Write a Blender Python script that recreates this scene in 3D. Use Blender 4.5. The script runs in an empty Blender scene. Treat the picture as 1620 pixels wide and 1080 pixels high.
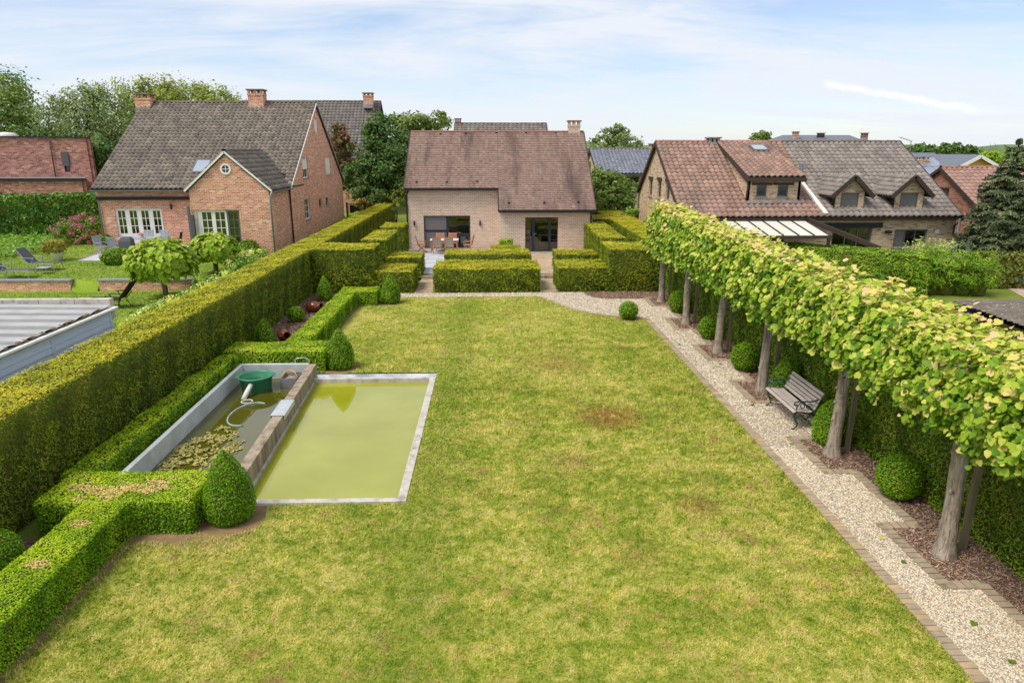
import bpy, math, random
import numpy as np
from mathutils import Vector, Matrix
random.seed(7)
RNG = np.random.default_rng(11)
SC = bpy.context.scene
COL = SC.collection
PI = math.pi
# ------------------------------------------------------------------ camera
F, CX, CY, HZ, VX, H = 1080., 810., 540., 238., 777., 6.0      # measured in the 1620x1080 photograph
PITCH = math.atan((CY-HZ)/F)
YAW = math.atan((CX-VX)/F*math.cos(PITCH))
cam_data = bpy.data.cameras.new('camera')
cam_data.sensor_width = 36.0
cam_data.lens = F/1620.*36.
cam_data.clip_end = 6000
cam_data.clip_start = 0.05
cam = bpy.data.objects.new('camera', cam_data); COL.objects.link(cam)
cam.location = (0, 0, H)
cam.rotation_euler = (PI/2-PITCH, 0, -YAW)
SC.camera = cam
# ------------------------------------------------------------------ sky and sun
SUN_EL, SUN_AZ = math.radians(58), math.radians(240)     # azimuth clockwise from +Y: from the left, slightly behind the camera
world = bpy.data.worlds.new('World'); SC.world = world
world.use_nodes = True
wn = world.node_tree; wn.nodes.clear()
def W_(t, **k):
    n = wn.nodes.new(t)
    for a, v in k.items(): setattr(n, a, v)
    return n
wl = wn.links.new
sky = W_('ShaderNodeTexSky', sky_type='NISHITA', sun_disc=False, sun_elevation=SUN_EL, sun_rotation=SUN_AZ, altitude=60, air_density=1.0, dust_density=0.5, ozone_density=1.6)
tc = W_('ShaderNodeTexCoord')
sepw = W_('ShaderNodeSeparateXYZ'); wl(tc.outputs['Generated'], sepw.inputs[0])
# cloud sheet: look the direction up on a plane overhead so that clouds flatten towards the horizon
addz = W_('ShaderNodeMath', operation='ADD'); wl(sepw.outputs['Z'], addz.inputs[0]); addz.inputs[1].default_value = 0.16
mxz = W_('ShaderNodeMath', operation='MAXIMUM'); wl(addz.outputs[0], mxz.inputs[0]); mxz.inputs[1].default_value = 0.05
dx = W_('ShaderNodeMath', operation='DIVIDE'); wl(sepw.outputs['X'], dx.inputs[0]); wl(mxz.outputs[0], dx.inputs[1])
dy = W_('ShaderNodeMath', operation='DIVIDE'); wl(sepw.outputs['Y'], dy.inputs[0]); wl(mxz.outputs[0], dy.inputs[1])
cmb = W_('ShaderNodeCombineXYZ'); wl(dx.outputs[0], cmb.inputs[0]); wl(dy.outputs[0], cmb.inputs[1])
mpc = W_('ShaderNodeMapping'); wl(cmb.outputs[0], mpc.inputs[0])
mpc.inputs['Rotation'].default_value = (0, 0, math.radians(14)); mpc.inputs['Scale'].default_value = (0.55, 1.25, 1)
mpc.inputs['Location'].default_value = (2.3, 0.6, 0)
n1 = W_('ShaderNodeTexNoise'); wl(mpc.outputs[0], n1.inputs['Vector'])
n1.inputs['Scale'].default_value = 0.9; n1.inputs['Detail'].default_value = 6; n1.inputs['Roughness'].default_value = 0.55; n1.inputs['Distortion'].default_value = 0.7
n2 = W_('ShaderNodeTexNoise'); wl(mpc.outputs[0], n2.inputs['Vector'])
n2.inputs['Scale'].default_value = 3.2; n2.inputs['Detail'].default_value = 8; n2.inputs['Roughness'].default_value = 0.6; n2.inputs['Distortion'].default_value = 1.0
mmix = W_('ShaderNodeMath', operation='MULTIPLY_ADD'); wl(n2.outputs['Fac'], mmix.inputs[0]); mmix.inputs[1].default_value = 0.35; wl(n1.outputs['Fac'], mmix.inputs[2])
cr = W_('ShaderNodeValToRGB'); wl(mmix.outputs[0], cr.inputs[0])
cr.color_ramp.elements[0].position = 0.50; cr.color_ramp.elements[0].color = (0.22, 0.22, 0.22, 1)
cr.color_ramp.elements[1].position = 0.76; cr.color_ramp.elements[1].color = (0.97, 0.97, 0.97, 1)
# contrail: a thin streak along a great circle between two directions
_d1 = None
mixs = W_('ShaderNodeMix', data_type='RGBA'); wl(cr.outputs['Color'], mixs.inputs['Factor'])
CLOUD = (5.65, 5.95, 6.45, 1)
skm = W_('ShaderNodeMix', data_type='RGBA', blend_type='MULTIPLY'); skm.inputs['Factor'].default_value = 1
wl(sky.outputs['Color'], skm.inputs['A']); skm.inputs['B'].default_value = (0.98, 1.0, 1.1, 1)
wl(skm.outputs['Result'], mixs.inputs['A']); mixs.inputs['B'].default_value = CLOUD
bg = W_('ShaderNodeBackground'); bg.inputs['Strength'].default_value = 0.10
wo = W_('ShaderNodeOutputWorld'); wl(bg.outputs[0], wo.inputs[0])
def pxdir(x, y):
    cp, sp, cy, sy = math.cos(PITCH), math.sin(PITCH), math.cos(YAW), math.sin(YAW)
    a, b = (x-CX)/F, (CY-y)/F
    return Vector((sy*cp+a*cy+b*sy*sp, cy*cp-a*sy+b*cy*sp, -sp+b*cp))
_a, _b = pxdir(1290, 130).normalized(), pxdir(1562, 178).normalized()
_n = _a.cross(_b).normalized(); _m = (_a+_b).normalized()
def wdot(v, src):
    d = W_('ShaderNodeVectorMath', operation='DOT_PRODUCT'); wl(src, d.inputs[0]); d.inputs[1].default_value = v
    return d.outputs['Value']
nz = W_('ShaderNodeTexNoise'); wl(tc.outputs['Generated'], nz.inputs['Vector']); nz.inputs['Scale'].default_value = 45; nz.inputs['Detail'].default_value = 5
dn = W_('ShaderNodeMath', operation='MULTIPLY_ADD'); wl(nz.outputs['Fac'], dn.inputs[0]); dn.inputs[1].default_value = 0.010
wl(wdot(_n, tc.outputs['Generated']), dn.inputs[2])
ab = W_('ShaderNodeMath', operation='SUBTRACT'); wl(dn.outputs[0], ab.inputs[0]); ab.inputs[1].default_value = 0.005
ab2 = W_('ShaderNodeMath', operation='ABSOLUTE'); wl(ab.outputs[0], ab2.inputs[0])
wid = W_('ShaderNodeMapRange'); wl(ab2.outputs[0], wid.inputs[0]); wid.inputs[1].default_value = 0.0005; wid.inputs[2].default_value = 0.0058; wid.inputs[3].default_value = 0.55; wid.inputs[4].default_value = 0
lng = W_('ShaderNodeMapRange', interpolation_type='SMOOTHSTEP'); wl(wdot(_m, tc.outputs['Generated']), lng.inputs[0])
_c = _m.dot(_b); lng.inputs[1].default_value = _c; lng.inputs[2].default_value = _c+(1-_c)*0.55; lng.inputs[3].default_value = 0; lng.inputs[4].default_value = 1
trm = W_('ShaderNodeMath', operation='MULTIPLY'); wl(wid.outputs[0], trm.inputs[0]); wl(lng.outputs[0], trm.inputs[1])
mixt = W_('ShaderNodeMix', data_type='RGBA'); wl(trm.outputs[0], mixt.inputs['Factor']); wl(mixs.outputs['Result'], mixt.inputs['A']); mixt.inputs['B'].default_value = (7.6, 7.6, 7.7, 1)
wl(mixt.outputs['Result'], bg.inputs['Color'])
sun_data = bpy.data.lights.new('sun', 'SUN'); sun_data.energy = 2.35; sun_data.angle = math.radians(25); sun_data.color = (1.0, 0.95, 0.86)
sun = bpy.data.objects.new('sun', sun_data); COL.objects.link(sun)
_sd = Vector((math.sin(SUN_AZ)*math.cos(SUN_EL), math.cos(SUN_AZ)*math.cos(SUN_EL), math.sin(SUN_EL)))
sun.rotation_euler = (-_sd).to_track_quat('-Z', 'Y').to_euler(); sun.location = _sd*60
SC.view_settings.view_transform = 'Standard'; SC.view_settings.look = 'None'
SC.view_settings.exposure = 0.60; SC.view_settings.gamma = 1.0; SC.view_settings.use_curve_mapping = False
SC.render.engine = 'CYCLES'
SC.cycles.max_bounces = 6; SC.cycles.transparent_max_bounces = 6; SC.cycles.use_denoising = True
SC.cycles.diffuse_bounces = 3; SC.cycles.glossy_bounces = 3; SC.cycles.transmission_bounces = 3

# ------------------------------------------------------------------ pixel -> place
def G(x, y, z=0.):
    d = pxdir(x, y); t = (z-H)/d.z; return Vector((d.x*t, d.y*t, z))
def AY(x, y, Y):
    d = pxdir(x, y); t = Y/d.y; return Vector((d.x*t, Y, H+d.z*t))
def AX(x, y, X):
    d = pxdir(x, y); t = X/d.x; return Vector((X, d.y*t, H+d.z*t))

# ------------------------------------------------------------------ objects
WORLD = {}
def tag(o, label=None, cat=None, group=None, kind=None):
    if label: o['label'] = label
    if cat: o['category'] = cat
    if group: o['group'] = group
    if kind: o['kind'] = kind
    return o
def place(o, origin, parent):
    o.location = Vector(origin) - (WORLD[parent.name] if parent else Vector((0, 0, 0)))
    if parent: o.parent = parent
    WORLD[o.name] = Vector(origin)
def thing(name, loc, label, cat, group=None, kind=None):
    o = bpy.data.objects.new(name, None); COL.objects.link(o)
    o.empty_display_size = 0.2
    place(o, Vector(loc), None)
    return tag(o, label, cat, group, kind)
def finish(name, V, faces, mats, midx=None, parent=None, smooth=False, rnd=None, uv=True, tone=None, origin=None):
    """V (n,3) world coordinates; the object's origin goes to the base of its bounding box."""
    V = np.asarray(V, dtype=np.float64)
    if origin is None:
        lo, hi = V.min(0), V.max(0)
        origin = np.array([(lo[0]+hi[0])/2, (lo[1]+hi[1])/2, lo[2]])
    me = bpy.data.meshes.new(name)
    L = V-np.asarray(origin)
    if isinstance(faces, np.ndarray):
        nf, k = faces.shape
        me.vertices.add(len(L)); me.vertices.foreach_set('co', L.astype(np.float32).ravel())
        me.loops.add(nf*k); me.loops.foreach_set('vertex_index', faces.astype(np.int32).ravel())
        me.polygons.add(nf); me.polygons.foreach_set('loop_start', np.arange(0, nf*k, k, dtype=np.int32))
        me.polygons.foreach_set('loop_total', np.full(nf, k, dtype=np.int32))
        me.update(calc_edges=True)
    else:
        me.from_pydata([tuple(p) for p in L], [], faces); me.update()
    for m in (mats if isinstance(mats, (list, tuple)) else [mats]): me.materials.append(m)
    if midx is not None: me.polygons.foreach_set('material_index', np.asarray(midx, dtype=np.int32))
    if smooth: me.polygons.foreach_set('use_smooth', np.ones(len(me.polygons), dtype=bool))
    if rnd is not None:
        a = me.attributes.new('rnd', 'FLOAT', 'FACE'); a.data.foreach_set('value', np.asarray(rnd, dtype=np.float32))
    if tone is not None:
        a = me.attributes.new('tone', 'FLOAT', 'FACE'); a.data.foreach_set('value', np.asarray(tone, dtype=np.float32))
    if uv and len(me.polygons):
        n = len(me.polygons); nl = len(me.loops)
        nrm = np.zeros(n*3, dtype=np.float32); me.polygons.foreach_get('normal', nrm); nrm = np.abs(nrm.reshape(-1, 3))
        tot = np.zeros(n, dtype=np.int32); me.polygons.foreach_get('loop_total', tot)
        vi = np.zeros(nl, dtype=np.int32); me.loops.foreach_get('vertex_index', vi)
        nr = np.repeat(nrm, tot, axis=0); P = V[vi]
        flat = nr[:, 2] > 0.75; alongx = (~flat) & (nr[:, 0] > nr[:, 1])
        U = np.empty((nl, 2), dtype=np.float32)
        U[:, 0] = np.where(alongx, P[:, 1], P[:, 0]); U[:, 1] = np.where(flat, P[:, 1], P[:, 2])
        lay = me.uv_layers.new(name='UVMap'); lay.data.foreach_set('uv', U.ravel())
    o = bpy.data.objects.new(name, me); COL.objects.link(o)
    place(o, origin, parent)
    return o
class MB:
    def __init__(s): s.v = []; s.f = []; s.m = []
    def add(s, vs, fs, m=0):
        b = len(s.v); s.v += [tuple(p) for p in vs]; s.f += [tuple(b+i for i in f) for f in fs]; s.m += [m]*len(fs); return s
    def quad(s, a, b, c, d, m=0): return s.add([a, b, c, d], [(0, 1, 2, 3)], m)
    def box(s, x0, x1, y0, y1, z0, z1, m=0):
        return s.add([(x0, y0, z0), (x1, y0, z0), (x1, y1, z0), (x0, y1, z0), (x0, y0, z1), (x1, y0, z1), (x1, y1, z1), (x0, y1, z1)],
                     [(0, 3, 2, 1), (4, 5, 6, 7), (0, 1, 5, 4), (1, 2, 6, 5), (2, 3, 7, 6), (3, 0, 4, 7)], m)
    def obox(s, O, U, Vv, N, u0, u1, v0, v1, n0, n1, m=0):
        O, U, Vv, N = Vector(O), Vector(U), Vector(Vv), Vector(N)
        P = [O+U*u+Vv*v+N*n for n in (n0, n1) for (u, v) in ((u0, v0), (u1, v0), (u1, v1), (u0, v1))]
        return s.add(P, [(0, 3, 2, 1), (4, 5, 6, 7), (0, 1, 5, 4), (1, 2, 6, 5), (2, 3, 7, 6), (3, 0, 4, 7)], m)
    def bar(s, a, b, w, h, m=0):
        a, b = Vector(a), Vector(b); d = (b-a); L = d.length; d.normalize()
        up = Vector((0, 0, 1)) if abs(d.z) < 0.95 else Vector((1, 0, 0))
        sd = d.cross(up).normalized(); up = sd.cross(d)
        return s.obox(a, d, sd, up, 0, L, -w/2, w/2, -h/2, h/2, m)
    def tube(s, pts, r, n=8, m=0, cap=True):
        pts = [Vector(p) for p in pts]; k = len(pts)
        rr = list(r) if isinstance(r, (list, tuple)) else [r]*k
        ref = Vector((0, 0, 1))
        d0 = (pts[1]-pts[0]).normalized()
        if abs(d0.z) > 0.9: ref = Vector((1, 0, 0))
        vs, fs = [], []
        for i, p in enumerate(pts):
            d = (pts[min(i+1, k-1)]-pts[max(i-1, 0)]).normalized()
            a = d.cross(ref)
            if a.length < 1e-4: a = d.cross(Vector((0, 1, 0)))
            a.normalize(); b = a.cross(d); ref = b if i else b
            for j in range(n):
                t = 2*PI*j/n; vs.append(p+(a*math.cos(t)+b*math.sin(t))*rr[i])
        for i in range(k-1):
            for j in range(n):
                fs.append((i*n+j, i*n+(j+1) % n, (i+1)*n+(j+1) % n, (i+1)*n+j))
        if cap: fs.append(tuple(range(n))[::-1]); fs.append(tuple((k-1)*n+j for j in range(n)))
        return s.add(vs, fs, m)
    def lathe(s, c, prof, n=20, m=0, axis=None):
        c = Vector(c); vs, fs = [], []
        for (r, z) in prof:
            for j in range(n):
                t = 2*PI*j/n; vs.append(c+Vector((r*math.cos(t), r*math.sin(t), z)))
        for i in range(len(prof)-1):
            for j in range(n):
                fs.append((i*n+j, i*n+(j+1) % n, (i+1)*n+(j+1) % n, (i+1)*n+j))
        return s.add(vs, fs, m)
    def poly(s, pts, m=0): return s.add(pts, [tuple(range(len(pts)))], m)
    def prism(s, pts, vec, m=0):
        pts = [Vector(p) for p in pts]; vec = Vector(vec); n = len(pts)
        return s.add(pts+[p+vec for p in pts], [tuple(range(n))[::-1], tuple(range(n, 2*n))]+[(i, (i+1) % n, n+(i+1) % n, n+i) for i in range(n)], m)
    def build(s, name, mats, parent=None, smooth=False, bevel=0, origin=None, **k):
        o = finish(name, np.array(s.v), s.f, mats, s.m, parent, smooth, origin=origin, **k)
        if bevel:
            md = o.modifiers.new('bevel', 'BEVEL'); md.width = bevel; md.segments = 2; md.limit_method = 'ANGLE'
        return o
def dup(o, loc=None, rz=None, parent=None):
    c = o.copy(); COL.objects.link(c)
    if parent is not None: c.parent = parent
    for ch in o.children: dup(ch, parent=c)
    if loc is not None: c.location = loc
    if rz is not None: c.rotation_euler = (0, 0, rz)
    return c

# ------------------------------------------------------------------ materials
def lin(r, g, b): # sRGB 0-255 to linear
    f = lambda c: (c/255/12.92 if c/255 <= 0.04045 else ((c/255+0.055)/1.055)**2.4)
    return (f(r), f(g), f(b), 1)
def c4(c): return tuple(c) if len(c) == 4 else (c[0], c[1], c[2], 1)
class NT:
    def __init__(s, name):
        s.m = bpy.data.materials.new(name); s.m.use_nodes = True; s.t = s.m.node_tree; s.t.nodes.clear()
        s.out = s.n('ShaderNodeOutputMaterial'); s.p = s.n('ShaderNodeBsdfPrincipled'); s.l(s.p.outputs[0], s.out.inputs['Surface'])
        s.geo = s.n('ShaderNodeNewGeometry'); s.pos = s.geo.outputs['Position']
    def n(s, t, **k):
        x = s.t.nodes.new(t)
        for a, v in k.items(): setattr(x, a, v)
        return x
    def l(s, a, b): s.t.links.new(a, b)
    def set(s, sock, v):
        if hasattr(v, 'is_linked') or isinstance(v, bpy.types.NodeSocket): s.l(v, sock)
        else: sock.default_value = v
    def noise(s, scale, detail=4, rough=0.55, vec=None, dist=0, stretch=None, color=False):
        x = s.n('ShaderNodeTexNoise'); v = vec or s.pos
        if stretch:
            mp = s.n('ShaderNodeMapping'); s.l(v, mp.inputs[0]); mp.inputs['Scale'].default_value = stretch; v = mp.outputs[0]
        s.l(v, x.inputs['Vector']); x.inputs['Scale'].default_value = scale; x.inputs['Detail'].default_value = detail
        x.inputs['Roughness'].default_value = rough; x.inputs['Distortion'].default_value = dist
        return x.outputs['Color' if color else 'Fac']
    def ramp(s, fac, stops, interp='LINEAR'):
        r = s.n('ShaderNodeValToRGB'); s.set(r.inputs[0], fac); e = r.color_ramp.elements
        r.color_ramp.interpolation = interp
        while len(e) < len(stops): e.new(0.5)
        for i, (p, c) in enumerate(stops): e[i].position = p; e[i].color = c4(c) if isinstance(c, (tuple, list)) else (c, c, c, 1)
        return r.outputs[0]
    def mix(s, fac, a, b, mode='MIX'):
        x = s.n('ShaderNodeMix', data_type='RGBA', blend_type=mode)
        s.set(x.inputs['Factor'], fac); s.set(x.inputs['A'], a if not isinstance(a, tuple) else c4(a)); s.set(x.inputs['B'], b if not isinstance(b, tuple) else c4(b))
        return x.outputs['Result']
    def math(s, op, a, b=0, c=0):
        x = s.n('ShaderNodeMath', operation=op); s.set(x.inputs[0], a); s.set(x.inputs[1], b); s.set(x.inputs[2], c); return x.outputs[0]
    def attr(s, name): return s.n('ShaderNodeAttribute', attribute_name=name).outputs['Fac']
    def bump(s, h, strength=0.4, dist=0.02, normal=None):
        b = s.n('ShaderNodeBump'); s.l(h, b.inputs['Height']); b.inputs['Strength'].default_value = strength; b.inputs['Distance'].default_value = dist
        if normal: s.l(normal, b.inputs['Normal'])
        s.l(b.outputs[0], s.p.inputs['Normal']); return b.outputs[0]
    def done(s, col=None, rough=0.7, spec=0.3, metal=0):
        if col is not None: s.set(s.p.inputs['Base Color'], c4(col) if isinstance(col, tuple) else col)
        s.set(s.p.inputs['Roughness'], rough); s.p.inputs['Specular IOR Level'].default_value = spec; s.p.inputs['Metallic'].default_value = metal
        return s.m
LEAF_GAIN = 1.3                                  # leaf sprays shade one another; single leaves are lighter than the mass
def leaf_mat(name, stops, transl=0.3, rough=0.55, tone=None, patch=None, patch_scale=1.2, patch_amt=0.5, spec=0.25, gain=None):
    g = lambda st: [(p, tuple(min(.85, x*(gain or LEAF_GAIN)) for x in q[:3])) for p, q in st]
    k = NT(name); c = k.ramp(k.attr('rnd'), g(stops))
    if tone: c = k.mix(k.attr('tone'), c, k.ramp(k.attr('rnd'), g(tone)))
    if patch:
        f = k.ramp(k.noise(patch_scale, 3, 0.6), [(0.45, 0.0), (0.7, patch_amt)])
        c = k.mix(f, c, patch)
    k.done(c, rough, spec)
    if transl:
        t = k.n('ShaderNodeBsdfTranslucent'); k.l(c, t.inputs['Color'])
        ms = k.n('ShaderNodeMixShader'); ms.inputs[0].default_value = transl
        k.l(k.p.outputs[0], ms.inputs[1]); k.l(t.outputs[0], ms.inputs[2]); k.l(ms.outputs[0], k.out.inputs['Surface'])
    return k.m
def plain(name, a, b=None, scale=6, rough=0.7, spec=0.3, bump=0.0, bscale=40, metal=0, detail=5, stretch=None, dirt=None, dirt_amt=0.6, dirt_scale=1.5):
    k = NT(name); b = b or tuple(x*0.8 for x in a[:3])
    c = k.mix(k.ramp(k.noise(scale, detail, 0.6, stretch=stretch), [(0.3, 0.0), (0.7, 1.0)]), a, b)
    if dirt:
        c = k.mix(k.ramp(k.noise(dirt_scale, 6, 0.65, stretch=stretch), [(0.5, 0.0), (0.72, dirt_amt)]), c, dirt)
    if bump: k.bump(k.noise(bscale, 4, 0.6, stretch=stretch), bump, 0.01)
    return k.done(c, rough, spec, metal)
def brick_mat(name, c1, c2, mortar, bw=0.24, rh=0.085, ms=0.014, var=None, rough=0.85, contrast=1.0):
    """running bond in metres: every brick takes its own colour from a cell hash"""
    k = NT(name); uv = k.n('ShaderNodeUVMap').outputs[0]
    sp = k.n('ShaderNodeSeparateXYZ'); k.l(uv, sp.inputs[0]); u, v = sp.outputs[0], sp.outputs[1]
    row = k.math('FLOOR', k.math('DIVIDE', v, rh)); uo = k.math('ADD', k.math('DIVIDE', u, bw), k.math('MULTIPLY', k.math('FLOORED_MODULO', row, 2.0), 0.5))
    col = k.math('FLOOR', uo); cb = k.n('ShaderNodeCombineXYZ'); k.l(col, cb.inputs[0]); k.l(row, cb.inputs[1])
    wn_ = k.n('ShaderNodeTexWhiteNoise', noise_dimensions='2D'); k.l(cb.outputs[0], wn_.inputs['Vector'])
    var = var or tuple(min(1, x*1.2) for x in c1[:3])
    dk = tuple(x*(1-.38*contrast) for x in c2[:3])
    c = k.ramp(wn_.outputs['Value'], [(0.0, dk), (0.22, c2), (0.6, c1), (0.85, c1), (1.0, var)])
    c = k.mix(k.ramp(k.noise(0.7, 6, 0.65), [(0.42, 0.0), (0.75, 0.3)]), c, tuple(x*0.6 for x in c1[:3]))
    c = k.mix(k.ramp(k.noise(2.4, 5, 0.7, stretch=(1, 1, 3.5)), [(0.48, 0.0), (0.78, 0.22)]), c, var)
    fu = k.math('FRACT', uo); fv = k.math('FRACT', k.math('DIVIDE', v, rh))
    e = k.math('MINIMUM', k.math('MULTIPLY', k.math('MINIMUM', fu, k.math('SUBTRACT', 1.0, fu)), bw), k.math('MULTIPLY', k.math('MINIMUM', fv, k.math('SUBTRACT', 1.0, fv)), rh))
    mo = k.ramp(k.math('DIVIDE', e, ms), [(0.35, 1.0), (0.65, 0.0)])
    c = k.mix(mo, c, mortar)
    k.bump(k.math('ADD', k.math('SUBTRACT', 1.0, mo), k.math('MULTIPLY', k.noise(60, 3), 0.3)), 0.5, 0.012)
    return k.done(c, rough, 0.2)
def tile_mat(name, stops, lichen=None, lichen_amt=0.6, dark=None, dark_amt=0.6, dark_scale=0.9, rough=0.75, stretch=(1, 1, 0.35)):
    k = NT(name); c = k.ramp(k.attr('rnd'), stops)
    c = k.mix(k.ramp(k.noise(9, 5, 0.7), [(0.35, 0.0), (0.75, 0.35)]), c, tuple(x*0.6 for x in stops[0][1][:3]))
    if dark: c = k.mix(k.ramp(k.noise(dark_scale, 5, 0.62, stretch=stretch), [(0.5, 0.0), (0.7, dark_amt)]), c, dark)
    if lichen: c = k.mix(k.ramp(k.noise(14, 6, 0.72), [(0.56, 0.0), (0.66, lichen_amt)]), c, lichen)
    k.bump(k.noise(50, 4, 0.6), 0.25, 0.008)
    return k.done(c, rough, 0.25)
# ------------------------------------------------------------------ foliage
def basis(n):
    n = n/np.maximum(np.linalg.norm(n, axis=1, keepdims=True), 1e-6)
    ref = np.where(np.abs(n[:, 2:3]) < 0.9, np.array([[0, 0, 1.]]), np.array([[1., 0, 0]]))
    a = np.cross(ref, n); a /= np.maximum(np.linalg.norm(a, axis=1, keepdims=True), 1e-6)
    return n, a, np.cross(n, a)
SHAPES = {
    'diamond': (np.array([[0, -1, 0], [0.5, 0, 0.12], [0, 1, 0], [-0.5, 0, 0.12]])*0.5, np.array([[0, 1, 2, 3]])),
    'spray': (np.array([[-0.28, -1, 0], [0.28, -1, 0], [0.18, 0.9, 0.15], [-0.18, 1, 0.1]])*0.5, np.array([[0, 1, 2, 3]])),
    'oval': (np.array([[0, -1, 0], [0.62, -0.3, 0.1], [0.5, 0.5, 0.08], [0, 1, -0.05], [-0.5, 0.5, 0.08], [-0.62, -0.3, 0.1]])*0.5, np.array([[0, 1, 2, 3], [0, 3, 4, 5]])),
    'heart': (np.array([[0, -0.72, 0], [0.5, -0.95, 0.05], [0.95, -0.35, 0.16], [0.62, 0.45, 0.12], [0, 1.0, -0.12], [-0.62, 0.45, 0.12], [-0.95, -0.35, 0.16], [-0.5, -0.95, 0.05]])*0.5,
              np.array([[0, 1, 2], [0, 2, 3], [0, 3, 4], [0, 4, 5], [0, 5, 6], [0, 6, 7]])),
}
def leaves(P, N, size, rnd, shape='diamond', spin=None, rng=RNG):
    """vertex and face arrays of one leaf per point"""
    T, FT = SHAPES[shape]
    n, a, b = basis(N); m = len(P); k = len(T)
    t = rng.uniform(0, 2*PI, m) if spin is None else spin
    c, s_ = np.cos(t)[:, None], np.sin(t)[:, None]
    a2, b2 = a*c+b*s_, -a*s_+b*c
    sz = np.broadcast_to(np.asarray(size, dtype=float), (m,))[:, None, None]
    V = P[:, None, :]+sz*(T[None, :, 0:1]*a2[:, None, :]+T[None, :, 1:2]*b2[:, None, :]+T[None, :, 2:3]*n[:, None, :])
    Fc = (np.arange(m)[:, None, None]*k+FT[None]).reshape(-1, FT.shape[1])
    return V.reshape(-1, 3), Fc, np.repeat(rnd, len(FT))
def fix_tris(Fc):
    return Fc
def join(parts):
    V, Fs, off = [], [], 0; R, M, T = [], [], []
    for (v, f, r, m, t) in parts:
        V.append(v); Fs.append(f+off); off += len(v); R.append(r); M.append(np.full(len(f), m)); T.append(t)
    return np.vstack(V), np.vstack(Fs), np.concatenate(R), np.concatenate(M), np.concatenate(T)
def lowfreq(P, s=1.0, ph=0.0):
    x, y, z = P[:, 0]*s, P[:, 1]*s, P[:, 2]*s
    return (np.sin(1.7*x+2.3*y+ph)+np.sin(2.9*y-1.3*z+1.1+ph)+np.sin(3.7*z+1.9*x+2.2+ph)+np.sin(5.1*x-4.3*y+3.1*z+ph))*0.25
def box_points(b, dens, faces='xXyYZ', rng=RNG, rough=0.02):
    x0, x1, y0, y1, z0, z1 = b; Ps, Ns = [], []
    spec = {'x': (x0, 0, -1), 'X': (x1, 0, 1), 'y': (y0, 1, -1), 'Y': (y1, 1, 1), 'Z': (z1, 2, 1)}
    lo, hi = np.array([x0, y0, z0]), np.array([x1, y1, z1])
    for fc in faces:
        v, ax, sg = spec[fc]; oth = [i for i in range(3) if i != ax]
        A = (hi[oth[0]]-lo[oth[0]])*(hi[oth[1]]-lo[oth[1]]); n = int(A*dens)
        if n < 1: continue
        P = np.empty((n, 3)); P[:, ax] = v
        for q in oth: P[:, q] = rng.uniform(lo[q], hi[q], n)
        Nn = np.zeros((n, 3)); Nn[:, ax] = sg
        # soften arrises
        for q in oth:
            if q == 2:
                e = np.clip(1-(hi[q]-P[:, q])/0.06, 0, 1); Nn[:, q] += e*0.8; P[:, ax] -= sg*e**2*0.025
            else:
                e = np.clip(1-(hi[q]-P[:, q])/0.06, 0, 1); e2 = np.clip(1-(P[:, q]-lo[q])/0.06, 0, 1)
                Nn[:, q] += e*0.8-e2*0.8; P[:, ax] -= sg*(e**2+e2**2)*0.025
        P[:, ax] += sg*(lowfreq(P, 1.1)*rough+rng.normal(0, 0.011, n))
        Ps.append(P); Ns.append(Nn)
    return np.vstack(Ps), np.vstack(Ns)
CAMP = np.array([0, 0, H])
def box_core(b, ins):
    x0, x1, y0, y1, z0, z1 = b
    V = np.array([(x, y, z) for z in (z0, z1-ins) for (x, y) in ((x0+ins, y0+ins), (x1-ins, y0+ins), (x1-ins, y1-ins), (x0+ins, y1-ins))])
    Fc = np.array([(0, 3, 2, 1), (4, 5, 6, 7), (0, 1, 5, 4), (1, 2, 6, 5), (2, 3, 7, 6), (3, 0, 4, 7)])
    return V, Fc
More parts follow.
